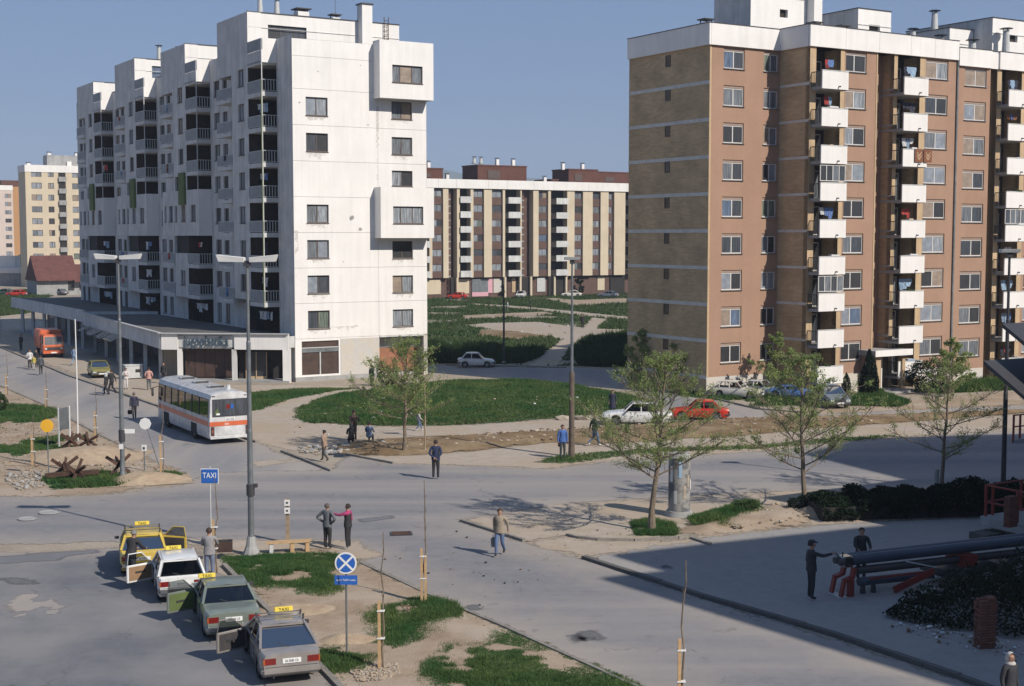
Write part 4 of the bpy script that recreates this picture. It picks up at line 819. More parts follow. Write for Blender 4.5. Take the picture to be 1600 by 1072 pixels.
def brail():
    if 'r' not in _bc:
        mb = MB(); mb.box(-.02, .02, -1.04, 0, 1.1, 1.16, M['metal_dark'])
        for i in range(8): mb.box(-.012, .012, -1.0+i*.135, -.975+i*.135, .08, 1.1, M['metal_dark'])
        _bc['r'] = mb.mesh('railing')
    return _bc['r']
section(0, [('pier', 6.6, 7.18), ('log', 7.18, 9.58), ('pier', 9.58, 9.97), ('pink', 9.97, 13.2, (10.12, 12.2)), ('pier', 13.2, 13.34), ('slot', 13.34, 15.04), ('pier', 15.04, 15.4), ('log', 15.4, 17.79), ('pier', 17.79, 18.38), ('pink', 18.38, 21.8, (18.45, 20.9))], 0, 25.05)
section(0, [('pink', 21.95, 25.72, (22.77, 25.25)), ('ret', 25.72, 26.48), ('pier', 26.48, 27.0), ('log', 27.0, 29.4), ('pier', 29.4, 29.9), ('pink', 29.9, 36, (30.3, 32.8))], -.3, 24.8)
mb = MB(); mb.bar((21.88, YF-.06, .3), (21.88, YF-.06, 25), .14, .14, M['metal_grey']); mb.build('drain_pipe', bb)
for k in range(9): mb = MB(); mb.box(15.005, 15.035, YF+.02, YF+1.13, BZ[k]-.09, BZ[k]+.09, M['concrete']); mb.build('floor_band', bb)
# white parapet pieces
zt = 26.55
def par(x0, x1, y0, y1, z0, z1):
    mb = MB(); mb.box(x0, x1, y0, y1, z0, z1, M['parapet']); mb.box(x0-.03, x1+.03, y0-.03, y1+.03, z1, z1+.06, M['metal_dark']); mb.build('parapet', bb)
par(-.2, -.02, -.18, D, 25.04, zt); par(-.02, 6.4, -.2, -.02, 25.04, zt); par(6.41, 6.58, -3.1, -.2, 25.04, zt+.02)
e = [6.42, 9.9, 13.3, 16.6, 19.2, 21.85]
for i in range(5): par(e[i]+.01, e[i+1]-.01, YF-.2, YF-.02, 25.04+0*i, zt-.02*i)
par(21.9, 25.6, YF-.22, YF-.04, 24.65, zt-.55); par(25.62, 26.5, YF-.1, YF+.1, 24.65, zt-.58); par(26.52, 36, YF-.24, YF-.04, 24.65, zt-.56)
mb = MB(); mb.quad((0, 0, 25.6), (36, 0, 25.6), (36, D, 25.6), (0, D, 25.6), M['dark_concrete']); mb.quad((6.6, YF, 25.3), (36, YF, 25.3), (36, 0, 25.3), (6.6, 0, 25.3), M['dark_concrete'])
mb.quad((0, D, -.3), (0, D, 25.6), (36, D, 25.6), (36, D, -.3), M['brick']); mb.quad((36, YF, -.3), (36, D, -.3), (36, D, 25.6), (36, YF, 25.6), M['brick']); mb.build('roof', bb)
def ph(x0, x1, y0, y1, z0, z1, wins):
    mb = MB(); wall(mb, (x0, y0), (1, 0), x1-x0, z0, z1, [(a-x0, b-x0, c, d) for a, b, c, d in wins], M['plaster'], .25); mb.quad((x0, y1, z0), (x0, y0, z0), (x0, y0, z1), (x0, y1, z1), M['plaster_dirty']); mb.quad((x0, y0, z1), (x1, y0, z1), (x1, y1, z1), (x0, y1, z1), M['dark_concrete'])
    mb.quad((x1, y0, z0), (x1, y1, z0), (x1, y1, z1), (x1, y0, z1), M['plaster']); mb.quad((x0, y1, z0), (x0, y1, z1), (x1, y1, z1), (x1, y1, z0), M['plaster'])
    mb.box(x0-.05, x1+.05, y0-.05, y0-.0, z1-1.25, z1-1.2, M['plaster_dirty']); mb.box(x0-.05, x1+.05, y0-.06, y1+.05, z1, z1+.06, M['metal_dark']); mb.build('penthouse', bb)
ph(5.45, 12.6, 2, 6.2, 25.5, 30.6, [(8.3, 9.1, 27.9, 28.5)]); mb = MB(); mb.box(11.0, 11.8, 1.2, 1.95, 25.5, 31.4, M['plaster']); mb.build('chimney', bb)
ph(16.4, 20.0, 2, 9.6, 25.5, 29.25, [(17.6, 18.8, 27.6, 28.1)]); ph(29.9, 40, 0.3, 9.6, 25.5, 29.4, [(31.5, 33, 27.6, 28.2)]); ph(27.0, 29.8, 2.2, 9.6, 25.5, 28.6, [])
vents(bb, [(.6, -.0+1.2, 25.6, 1.15, .35), (9.0, -1.0, 25.3, 1.6, .35), (11.4, -1.3, 25.3, 1.5, .38), (26.0, 3.5, 25.6, 2.3, .3), (25.0, 1.2, 25.6, 1.7, .38)][:3], 'box')
vents(bb, [(25.2, 4.5, 25.6, 2.9, .27), (28.3, 5, 28.6, 1.7, .27), (24.6, 1, 25.6, 1.9, .3), (26.6, -.5, 25.5, 1.6, .3), (30.6, -.5, 25.5, 2.8, .3)], 'pipe')
# porch
pc = empty('entrance_porch', gp(1372, 613), GA, 'entrance porch with flat concrete roof and orange door panel at the brown block', 'porch')
mb = MB(); mb.box(-.7, 3.2, -.3, 2.9, 2.7, 3.1, M['concrete']); mb.box(-.7, 3.2, -.36, -.302, 2.68, 3.14, M['parapet']); mb.build('roof', pc)
for x, w0 in ((-.25, .5), (2.5, .3)): mb = MB(); mb.box(x, x+w0, 0, .35, 0, 2.7, M['tan']); mb.build('column', pc)
mb = MB(); mb.box(-.5, -.3, .3, 2.9, 0, 2.7, M['pink']); mb.box(-.3, 3, 2.4, 2.5, 0, 2.7, M['loggia']); mb.build('wall', pc)
mb = MB(); mb.box(.3, 1.2, .9, .96, .25, 1.3, M['terracotta']); mb.box(.3, 1.2, .9, .96, 1.32, 2.6, CURT[2]); mb.box(1.2, 1.3, .88, .98, 0, 2.65, M['parapet']); mb.box(.22, .3, .88, .98, 0, 2.65, M['parapet']); mb.box(.3, 1.2, .88, .98, 0, .25, M['concrete']); mb.build('door', pc)
mb = MB(); mb.box(-.4, 3, -1.2, 2.4, 0, .12, M['concrete']); mb.build('step', pc)
rug = laundry(None, 0, 0, 0, 1, 0, [CLOTH[5]]); bpy.data.objects.remove(rug)
for i in range(2):
    L_ = Vector((16.55+.95*i, YF-1.22, 2.37+2.64*6-1.42+1.22)); p = C1+WV*L_.x+UV*L_.y; rg = empty('patterned_rug', (p.x, p.y, L_.z), GA, ('left' if i == 0 else 'right')+' brown rug with pale chevrons of the pair hung over the balcony rail', 'rug', 'rugs hung on the balcony')
    mb = MB(); mb.box(-.42, .42, -.02, .02, -.95, .02, CLOTH[5]); mb.build('cloth', rg); mb = MB()
    for z in (-.15, -.4): mb.add([(-.25, -.03, z), (0, -.03, z-.28), (.25, -.03, z), (.25, -.03, z-.1), (0, -.03, z-.42), (-.25, -.03, z-.1)], [(0, 1, 4, 5), (1, 2, 3, 4)], M['tan'])
    mb.build('pattern', rg)

# ---- far yellow block
FB = gp(667, 468); fb = empty('yellow_apartment_block', FB, GA, 'long six storey yellow and brown apartment block across the field', 'apartment block')
cols = [('win', -1.6, .7), ('y', .7, 1.2), ('win', 1.2, 3.0) , ('y', 3.3, 4.4), ('stair', 4.4, 5.4), ('gap', 5.4, 6.2), ('y', 6.2, 6.8), ('log', 6.8, 9.1), ('y', 9.1, 9.7), ('win', 9.7, 12.0), ('y', 12.0, 13.7), ('win', 13.7, 16.1), ('y', 16.1, 16.6), ('gap', 16.6, 17.2), ('log', 17.2, 20.0), ('y', 20, 20.3), ('stair', 20.3, 21.4), ('gap', 21.4, 22.9), ('y', 22.9, 24.1), ('win', 24.1, 26.3), ('y', 26.3, 26.9), ('gap', 26.9, 27.8), ('log', 28, 30.7), ('y', 30.7, 32.4), ('win', 32.4, 34.4), ('y', 34.4, 36.7), ('win', 36.7, 38.6), ('y', 38.6, 40.5), ('win', 40.5, 41.7), ('y', 41.9, 44.6), ('gap', 44.6, 45.4), ('log', 45.4, 48.2), ('y', 48.2, 50), ('win', 50, 52.4), ('y', 52.4, 56)]
cols = [('log', -14, -11.5), ('y', -11.5, -10), ('win', -10, -7.8), ('y', -7.8, -6), ('stair', -6, -5), ('y', -5, -4.4), ('log', -4.4, -1.9), ('y', -1.9, -.9), ('win', -.9, 1.3)][:0]+[('y', -6, -1.9), ('log', -1.9, .4), ('y', .4, 1.0), ('win', 1.0, 3.3)]+cols[3:]
fz = [4.5+2.755*k for k in range(6)]
for kind, a, b in cols:
    mb = MB()
    if kind == 'y': mb.box(a, b, -.35, 1.2, 3.9, 20.4, M['yellow_wall']); mb.build('pilaster', fb)
    elif kind == 'win':
        wall(mb, (a, 0), (1, 0), b-a, 3.9, 20.4, [(.12, b-a-.12, z+.6, z+1.9) for z in fz], M['brown_wall'], .15); mb.build('wall', fb)
        for z in fz: window(fb, a+.12, 0, z+.6, b-a-.24, 1.3, 0, 'frame_dark', dep=.08, curt=rw.choice([None, [0, 6], [0, 1]]), ft=.06, sill=False)
    elif kind == 'stair':
        mb.box(a, b, .6, 1.2, .3, 20.4, M['brown_wall'])
        mb.build('stair_wall', fb); mb = MB()
        for k in range(13): mb.box(a+.1, b-.1, .5, .6, 4+k*1.3, 4.25+k*1.3, M['concrete'])
        mb.build('stair_band', fb)
    elif kind == 'gap': mb.box(a, b, 1.2, 1.4, .3, 20.4, M['green'] if 0 else M['brown_wall']); mb.build('wall', fb)
    else:
        mb.box(a, b, 1.3, 1.5, .3, 20.4, M['void']); mb.build('loggia_wall', fb)
        for z in fz: mb = MB(); mb.box(a-.05, b+.05, -.75, -.62, z-.5, z+.68, M['plaster_dirty']); mb.box(a, b, -.62, 1.2, z-.5, z-.3, M['concrete']); mb.build('balcony', fb)
mb = MB(); e = [-6, 2.2, 6.0, 12.8, 17, 22.9, 27.4, 35.5, 44.7, 56]
for i in range(len(e)-1):
    mb = MB(); mb.box(e[i]+.02, e[i+1]-.02, -.6, 1.4, 20.45, 22.1, M['parapet']); mb.build('parapet', fb)
mb = MB(); mb.box(-6, 56, 1.41, 14, 0, 22, M['brown_wall']); mb.box(-6, 56, .6, 1.4, 0, 3.88, M['brown_wall']); mb.build('wall', fb)
for (a, b, m_) in ((.2, 3.2, 'yellow_wall'), (6.8, 9.2, 'yellow_wall'), (9.8, 13.3, 'metal_grey'), (13.3, 14.3, 'pinkw'), (14.5, 16.3, 'grey_wall'), (18.6, 19.4, 'tan'), (24.3, 26.2, 'metal_light'), (38.5, 40.2, 'yellow_wall')):
    M.setdefault('pinkw', pm('pink_shop_front', (.6, .33, .38), .8, .05, 2)); mb = MB(); mb.box(a, b, .45, .6, .9, 3.6, M[m_]); mb.build('shop_front', fb)
mb = MB(); mb.box(9.8, 13.3, .4, .46, .3, 1.1, M['pinkw']); mb.build('shop_front', fb)
for (a, b) in ((5.2, 6.2), (16.3, 17.5), (19.5, 23), (26.8, 30.5), (41.5, 45)): mb = MB(); mb.box(a, b, .3, .58, 0, 3.8, M['void']); mb.build('passage', fb)
for x in (6.3, 16.7, 20.1, 22.5, 27.9, 30.6): mb = MB(); mb.box(x-.2, x+.2, -.3, .2, 0, 3.9, M['yellow_wall']); mb.build('column', fb)
for (px0, px1, yt) in ((640, 676, 255), (676, 714, 264), (773, 856, 257), (928, 978, 259), (978, 1040, 262), (898, 910, 276)):
    a = (px0-667)*.121*1.02+.3+ (px0-667)**2*.00003; b = (px1-667)*.121*1.02+.3+(px1-667)**2*.00003; z = 22+(281-yt)*.125
    mb = MB(); mb.box(a, b, 5, 11, 21.9, z, M['redbrown']); mb.box(a-.1, b+.1, 4.9, 11.1, z, z+.25, M['redbrown']); mb.box(a+(b-a)*.2, a+(b-a)*.45, 4.9, 5, 22.6, z-.8, M['frame_dark']); mb.build('roof_house', fb)
for (a, z, k) in ((13.5, 25.4, 'pipe'), (15, 25.4, 'pipe'), (18.6, 25.2, 'box'), (22.2, 25.2, 'box'), (33.8, 24.8, 'box'), (38.5, 24.8, 'box'), (7.6, 22, 'box'), (24.5, 22, 'box'), (29.5, 22, 'box'), (1.5, 24.3, 'box'), (3.6, 24.2, 'box')):
    vents(fb, [(a, 6, z, 1.2, .3)], k)

# ---- towers on the far left
def tower(name, px, py, scale, label, wallm, sidem, cols, rows, ztop, right, left, zs, dz, penth=True):
    o = gp(px, py); t = empty(name, o, GA, label, 'apartment block'); mb = MB(); ops = [(a, b, z, z+1.35) for a, b in cols for z in zs]
    wall(mb, (0, 0), (1, 0), right, 0, ztop-1.6, ops, wallm, .15); mb.build('wall', t); mb = MB(); wall(mb, (0, left), (0, -1), left, 0, ztop-1.6, [], sidem); mb.build('side_wall', t); mb = MB(); mb.quad((right, 0, 0), (right, left, 0), (right, left, ztop), (right, 0, ztop), sidem); mb.build('side_wall', t)
    mb = MB(); mb.box(-.1, right, -.1, left, ztop-1.6, ztop, M['parapet']); mb.build('parapet', t)
    for a, b, c, d in ops: window(t, a, 0, c, b-a, d-c, 0, 'frame_dark', dep=.08, ft=.09, curt=rw.choice([[0, 1], [0, 3], None]), sill=False)
    return t
t1 = tower('yellow_tower_block', 44, 449, 1, 'pale yellow tower block with white roof band at the far left', M['yellow_wall'], M['yellow_wall'], [(1.3, 3.6), (5.0, 6.3), (10.4, 12.9), (14.2, 16)], 8, 27.8, 20, 7.3, [3.6+2.69*k for k in range(9)], 2.69)
mb = MB(); mb.box(7.4, 8.9, -.25, -.05, 3, 26.2, M['void']); mb.build('loggia_wall', t1)
for k in range(9): mb = MB(); mb.box(7.3, 9.0, -.6, -.3, 2.6+2.69*k, 3.7+2.69*k, M['concrete']); mb.build('balcony', t1)
mb = MB(); mb.box(5.6, 19, 3, 7, 27.8, 30.3, M['g_roof'] if 'g_roof' in M else M['concrete']); mb.box(10, 11, 2.5, 3, 27.8, 28.9, M['parapet']); mb.build('roof_house', t1)
vents(t1, [(1.2, 2, 27.8, .4, .4), (6.3, 4, 30.3, .5, .4), (12.5, 4, 30.3, .6, .35)], 'box')
o2 = gp(22, 424)
t2 = tower('pink_tower_block', -2, 424, 1, 'pale pink tower block seen at the left edge of the picture', pm('pink_white_render', (.55, .46, .40), .9, .06, .5), M['yellow_wall'], [(2.6, 4.6), (-3, -2)][:1], 9, 28.6, 5.2, 8, [2.5+2.74*k for k in range(9)], 2.74)
t3 = empty('orange_block_wing', gp(17, 421), GA, 'orange brown wing between the pink and yellow towers', 'building wing'); mb = MB(); mb.box(0, 5.5, -2, 6, 0, 29, pm('orange_render', (.42, .23, .10), .9, .05, .5)); mb.build('wall', t3); mb = MB(); mb.box(-2.5, 5.3, 0, 4, 29, 31.3, M['redbrown']); mb.build('roof_house', t3)
# red roofed hall
hl = empty('red_roofed_hall', gp(66, 462), GA, 'low hall with rust red tiled roofs beside the white block', 'hall')
mb = MB(); mb.box(-1, 30, 0, 8.5, 0, 3.0, M['concrete']); mb.build('wall', hl)
for (x0, x1, y0, y1, z0, z1) in ((-1.2, 7, -1, 9.5, 2.9, 7.8), (6, 30, -1.5, 9, 2.6, 6.0)):
    mb = MB(); mb.add([(x0, y0, z0), (x1, y0, z0), (x1, (y0+y1)/2, z1), (x0, (y0+y1)/2, z1), (x1, y1, z0), (x0, y1, z0)], [(0, 1, 2, 3), (3, 2, 4, 5), (0, 3, 5), (1, 4, 2)], M['rooftile']); mb.build('roof', hl)
for i in range(9): mb = MB(); mb.box(5+i*2.2, 6.2+i*2.2, -.04, 0, .9, 2.8, CURT[2]); mb.build('window', hl)
lw = empty('low_white_hall', gp(-25, 447), GA*.3, 'low white flat roofed building at the far left edge', 'building'); mb = MB(); mb.box(0, 9.5, 0, 8, 0, 3.0, M['concrete']); mb.build('wall', lw); mb = MB(); mb.box(-.5, 10.5, -.5, 8, 3.0, 4.2, M['plaster']); mb.box(1, 7, 1, 7, 4.2, 7, M['plaster']); mb.build('roof', lw)

# ---- buildings behind the photographer that throw the shade on the right
def caster(name, label, poly, z1):
    t = empty(name, (*poly[0], 0), 0, label, 'apartment block'); pl = [(p[0]-poly[0][0], p[1]-poly[0][1]) for p in poly]
    mb = MB(); mb.prism(pl, 0, z1, M['pink'], M['dark_concrete']); mb.build('wall', t)
    for i in range(len(pl)):
        a = Vector((*pl[i], 0)); b = Vector((*pl[(i+1) % len(pl)], 0)); d = b-a; L = d.length; d.normalize(); mb = MB(); mb.bar(a+Vector((0, 0, z1-.5)), b+Vector((0, 0, z1-.5)), .3, 1.2, M['parapet']); mb.build('parapet', t)
def cp(px, py, H): p = gp(px, py); k = H/SUN.z; return (p.x+SUN.x*k, p.y+SUN.y*k)
H1 = 24
q = [cp(1497, 1072, H1), cp(947, 905, H1), cp(1049, 894, H1), cp(965, 869, H1), cp(1100, 853, H1), cp(1527, 808, H1)]
w3 = lambda p, a, b: (p[0]+WV.x*a+UV.x*b, p[1]+WV.y*a+UV.y*b)
caster('near_apartment_block', 'apartment block right of the viewpoint whose shade falls on the yard', [w3(q[0], 0, -12)]+q[:5]+[q[5], w3(q[5], 12, 0), w3(q[5], 12, -34)], H1)
H2 = 30
q = [cp(1430, 752, H2), cp(1260, 710, H2), cp(1350, 686, H2), cp(1600, 679, H2)]
caster('near_tower_block', 'taller apartment block at the right whose shade falls on the far road', q+[w3(q[3], 9, 0), w3(q[3], 9, -14), w3(q[0], 6, -4)], H2)

# ================================================================== VEHICLES
def paint(name, col, rough=.35, coat=.6, metal=0, dirt=.12):
    return pm(name, col, rough, dirt, 1.6, coat=coat, metal=metal, fine=.03, streak=.06)
_wheels = {}
def wheel_mesh(r, wd):
    k = (round(r, 3), round(wd, 3))
    if k not in _wheels:
        mb = MB(); n = 20; prof = [(r*.62, -wd/2), (r*.93, -wd/2), (r, -wd/2+.03), (r, wd/2-.03), (r*.93, wd/2), (r*.62, wd/2)]
        vs = [(y, p*math.cos(2*math.pi*i/n), p*math.sin(2*math.pi*i/n)) for i in range(n) for p, y in prof]; m = len(prof)
        mb.add(vs, [(i*m+j, i*m+j+1, ((i+1) % n)*m+j+1, ((i+1) % n)*m+j) for i in range(n) for j in range(m-1)], M['black']); ty = mb.mesh('tyre', smooth=True)
        mb = MB(); mb.tube([(-wd*.38, 0, 0), (wd*.38, 0, 0)], r*.63, M['rim'], 16); mb.tube([(-wd*.44, 0, 0), (wd*.44, 0, 0)], r*.24, M['rim'], 10)
        for i in range(8):
            a = i*math.pi/4
            for sx in (-1, 1): mb.box(sx*wd*.385-.004, sx*wd*.385+.004, r*.42*math.cos(a)-.022, r*.42*math.cos(a)+.022, r*.42*math.sin(a)-.022, r*.42*math.sin(a)+.022, M['black'])
        _wheels[k] = (ty, mb.mesh('rim'))
    return _wheels[k]
def ip(pts, y):
    if y <= pts[0][0]: return pts[0][1]
    for (a, b), (c, d) in zip(pts[:-1], pts[1:]):
        if y <= c: return b+(d-b)*(y-a)/(c-a)
    return pts[-1][1]
def car(name, label, cat, p, deg, paintm, L=4.1, Wd=1.6, H=1.32, belt=.86, hood=None, cab=(.75, .15, -1.05, -1.6), wb=(1.25, -1.2), wr=.29, doors=(), group=None,
        lining=None, plate='', taxi=None, rack=False, smash=False, hatch=False, trim=True, tailcol='light_red', mirror=True, scale=.95, low=False):
    """front towards +y. hood: [(y, z)] top line of the lower body; cab: windscreen base, roof front, roof rear, rear window base"""
    t = empty(name, p, R(deg), label, cat, group, scale); yF, yB = L/2, -L/2; w0 = Wd/2
    hood = hood or [(yB, belt-.1), (yB+.1, belt-.03), (cab[3], belt), (cab[0], belt), (yF-.25, belt-.12), (yF, belt-.24)]
    ys = sorted({*np.linspace(yB, yF, 15 if low else 31).round(3).tolist(), *[c+d for c in wb for d in np.linspace(-wr*1.2, wr*1.2, 7 if low else 11)], cab[0], cab[3]}); mb = MB(); secs = []
    ar_ = wr*1.16
    for y in ys:
        zt_ = ip(hood, y); e = min(yF-y, y-yB); wf = w0*(1-.10*max(0, 1-e/.35)**2); zb = .22 if e > .1 else .30
        for c in wb:
            if abs(y-c) < ar_: zb = max(zb, wr+math.sqrt(ar_**2-(y-c)**2))
        zb = min(zb, zt_-.1); h = zt_-zb
        half = [(0, zb), (wf*.93, zb), (wf*.985, zb+h*.12), (wf, zb+h*.5), (wf*.985, zt_-.09), (wf*.93, zt_-.015), (wf*.6, zt_+.012), (0, zt_+.02)]
        secs.append([(x, y, z) for x, z in half]+[(-x, y, z) for x, z in half[-2:0:-1]])
    m = len(secs[0]); vs = [v for s_ in secs for v in s_]; fs = []
    dz = {}
    for i in range(len(ys)-1):
        yc = (ys[i]+ys[i+1])/2
        for j in range(m):
            j2 = (j+1) % m; top = j in (5, 6, 7, 8); left = 8 < j < 13; right = 1 <= j < 5
            if top and cab[3] < yc < cab[0]: continue
            if (('L' in doors and left) or ('R' in doors and right)) and cab[0]-1.0 < yc < cab[0]-.08: continue
            fs.append((i*m+j, (i+1)*m+j, (i+1)*m+j2, i*m+j2))
    fs.append(tuple(range(m-1, -1, -1))[::-1]); fs.append(tuple((len(ys)-1)*m+j for j in range(m))[::-1]); mb.add(vs, fs, paintm)
    mb.build('body', t, smooth=True)
    # roof and pillars
    bw, tw = w0*.93, w0*.74; zr = H; yA, yr0, yr1, yC = cab; zb0 = ip(hood, yA)-.01; zb1 = ip(hood, yC)-.01; mb = MB(); vs = []
    for y, dzz in ((yr0, -.025), (yr0-.12, 0), ((yr0+yr1)/2, .02), (yr1+.12, 0), (yr1, -.03)):
        vs += [(-tw, y, zr-.05+dzz), (-tw*.93, y, zr+dzz), (0, y, zr+.03+dzz), (tw*.93, y, zr+dzz), (tw, y, zr-.05+dzz)]
    fs = [(i*5+j, (i+1)*5+j, (i+1)*5+j+1, i*5+j+1) for i in range(4) for j in range(4)]; mb.add(vs, fs, paintm); mb.box(-tw, tw, yr1, yr0, zr-.07, zr-.045, M['seat']); mb.build('roof', t, smooth=True)
    yb1 = yA-1.02; mb = MB()
    sp_ = [w for w in (yb1,) if w > yC+.3]
    for sx in (-1, 1):
        mb.bar((sx*bw, yA, zb0), (sx*tw, yr0, zr-.04), .055, .06, paintm); mb.bar((sx*bw, yC, zb1), (sx*tw, yr1, zr-.04), .07, .09 if not hatch else .16, paintm)
        mb.bar((sx*tw, yr0, zr-.04), (sx*tw, yr1, zr-.04), .05, .06, paintm); mb.bar((sx*bw, yA, zb0), (sx*bw, yC, zb1), .06, .05, paintm)
        f = lambda y: (sx*(tw+.0), min(max(y, yr1+.05), yr0-.05), zr-.05)
        for y in [yb1]+([yb1-.82] if yb1-.82 > yC+.25 else []): mb.bar((sx*bw, y, zb0), f(y), .06, .07, paintm)
    mb.bar((-bw, yC, zb1), (bw, yC, zb1), .08, .06, paintm); mb.bar((-bw, yA, zb0), (bw, yA, zb0), .08, .06, paintm); mb.bar((-tw, yr1, zr-.04), (tw, yr1, zr-.04), .06, .05, paintm); mb.build('pillar_frame', t)
    G = M['glass']
    if not smash:
        mb = MB(); mb.quad((-bw+.03, yA, zb0+.03), (bw-.03, yA, zb0+.03), (tw-.02, yr0, zr-.07), (-tw+.02, yr0, zr-.07), G); mb.build('windscreen', t)
        mb = MB(); mb.quad((bw-.03, yC, zb1+.03), (-bw+.03, yC, zb1+.03), (-tw+.02, yr1, zr-.07), (tw-.02, yr1, zr-.07), G); mb.build('rear_window', t)
        for sx, nm in ((-1, 'L'), (1, 'R')):
            e = [yA-.02, yb1]+([yb1-.82] if yb1-.82 > yC+.25 else [])+[yC+.02]
            for i in range(len(e)-1):
                if i == 0 and nm in doors: continue
                tp = lambda y: (sx*(tw+.005), min(max(y, yr1+.04), yr0-.04), zr-.08)
                mb = MB(); mb.quad((sx*(bw+.005), e[i]-.04, zb0+.03), (sx*(bw+.005), e[i+1]+.04, zb0+.03), tp(e[i+1]+.03), tp(e[i]-.03), G); mb.build('side_window', t)
    # inside
    mb = MB(); mb.box(-w0*.86, w0*.86, yC+.1, yA, .24, .34, M['void']); mb.box(-w0*.86, w0*.86, yA-.25, yA-.02, .34, zb0-.02, M['seat']); mb.box(-w0*.84, w0*.84, yC+.05, yC+.12, .3, zb1-.02, M['seat']); mb.build('cabin_floor', t)
    for sx in (-.36, .36):
        mb = MB(); mb.box(sx-.22, sx+.22, yA-1.0, yA-.55, .34, .5, M['seat']); mb.box(sx-.22, sx+.22, yA-1.12, yA-.98, .4, .98, M['seat']); mb.box(sx-.11, sx+.11, yA-1.1, yA-1.0, .99, 1.13, M['seat']); mb.build('seat', t)
    if yb1-.7 > yC: mb = MB(); mb.box(-.6, .6, yC+.25, yC+.65, .34, .5, M['seat']); mb.box(-.6, .6, yC+.15, yC+.27, .4, .9, M['seat']); mb.build('rear_seat', t)
    # wheels
    ty, ri = wheel_mesh(wr, .18)
    for c in wb:
        for sx in (-1, 1): o = inst('wheel', ty, t, (sx*(w0-.12), c, wr)); inst('rim', ri, o)
    # ends
    for sgn, nm, yy in ((1, 'front_bumper', yF), (-1, 'rear_bumper', yB)):
        mb = MB(); mb.box(-w0*.93, w0*.93, yy-.05 if sgn > 0 else yy-.1, yy+.1 if sgn > 0 else yy+.05, .36, .49, M['chrome'] if trim == 'chrome' else (paintm if trim == 'body' else M['bumper'])); 
        for sx in (-1, 1): mb.box(sx*w0*.93-.05, sx*w0*.93+.05, yy-sgn*.45 if sgn > 0 else yy-.05, yy+.05 if sgn > 0 else yy+.45, .37, .48, M['chrome'] if trim == 'chrome' else M['bumper'])
        mb.build(nm, t, bevel=.02)
    zl = ip(hood, yB+.05)-.22
    for sx in (-1, 1):
        mb = MB(); mb.box(sx*w0*.72-.17, sx*w0*.72+.17, yB-.012, yB+.05, zl-.08, zl+.09, M['light_red']); mb.box(sx*w0*.72-.17 if sx < 0 else sx*w0*.72+.13, sx*w0*.72-.13 if sx < 0 else sx*w0*.72+.17, yB-.016, yB+.05, zl-.08, zl+.09, M['light_amber']); mb.build('tail_light', t)
        zh = ip(hood, yF-.05)-.14; mb = MB(); mb.box(sx*w0*.72-.15, sx*w0*.72+.15, yF-.06, yF+.012, zh-.09, zh+.08, M['light_clear']); mb.build('headlight', t)
    zh = ip(hood, yF-.05)-.14; mb = MB(); mb.box(-w0*.5, w0*.5, yF-.03, yF+.008, zh-.08, zh+.07, M['metal_dark']); mb.build('grille', t)
    if not low:
        for sx in (-1, 1):      # side moulding and door gaps
            mb = MB(); mb.box(min(sx*(w0-.004), sx*(w0+.012)), max(sx*(w0-.004), sx*(w0+.012)), max(wb[1]+wr*1.25, yB), wb[0]-wr*1.25 if ('L' if sx < 0 else 'R') not in doors else yb1-.02, .53, .575, M['bumper']); mb.build('side_moulding', t)
            for yy in (yb1, yb1-.78):
                if yy > wb[1]+wr*.6: mb = MB(); mb.box(min(sx*(w0-.03), sx*(w0+.004)), max(sx*(w0-.03), sx*(w0+.004)), yy-.006, yy+.006, .3, zb0-.03, M['metal_dark']); mb.build('door_gap', t)
        mb = MB(); mb.box(-w0*.86, w0*.86, yB-.006, yB+.02, .515, .53, M['metal_dark']); mb.build('boot_gap', t)
        mb = MB(); mb.box(-w0*.80, w0*.80, yB-.056, yB-.05, .40, .43, M['metal_dark']); mb.build('bumper_strip', t)
        mb = MB(); mb.bar((.0, yC-.02, zb1+.03), (-.28, yC+.06*(yr1-yC), zb1+.12), .018, .018, M['metal_dark']); mb.build('rear_wiper', t)
        mb = MB(); mb.tube([(-.5, yB+.02, .27), (-.5, yB-.07, .26)], .025, M['metal_dark'], 8); mb.build('exhaust', t)
    zp = zl if not hatch == 'low' else .58
    mb = MB(); mb.box(-.25, .25, yB-.022, yB-.005, zp-.065, zp+.065, M['white_sign']); pl = mb.build('number_plate', t)
    if plate: inst('lettering', text_mesh(plate, .10, M['text_black'], .002, sx=.72), pl, (0, yB-.026, zp-.005))
    mb = MB(); mb.box(-.24, .24, yF+.1, yF+.115, .36, .47, M['white_sign']); mb.build('number_plate', t)
    if mirror:
        for sx in (-1, 1):
            if ('L' if sx < 0 else 'R') in doors: continue
            mb = MB(); mb.box(sx*(w0+.02), sx*(w0+.18), yA-.22, yA-.15, zb0-.0, zb0+.1, M['metal_dark']) if sx > 0 else mb.box(sx*(w0+.18), sx*(w0+.02), yA-.22, yA-.15, zb0, zb0+.1, M['metal_dark']); mb.build('mirror', t)
    # open doors
    for dsd in doors:
        sx = -1 if dsd == 'L' else 1; o = empty('door', (0, 0, 0)); o.parent = t; o.location = (sx*w0*.97, yA-.08, 0); o.rotation_euler = (0, 0, -sx*R(62) if 0 else (R(-66) if sx < 0 else R(58))); Ld = .98
        # local: door runs along -y from the hinge, outer skin on the sx side
        mb = MB(); x0, x1 = (-.0, .07) if sx < 0 else (-.07, .0)
        mb.box(x0-.0, x1, -Ld, 0, .26, zb0+.01, paintm); ds = mb.build('door_skin', o, bevel=.015)
        mb = MB(); xi = .071 if sx < 0 else -.071; mb.box(min(xi, xi+.012*(-sx)), max(xi, xi+.012*(-sx)), -Ld+.07, -.07, .33, zb0-.04, lining or M['seat']); mb.build('lining', o)
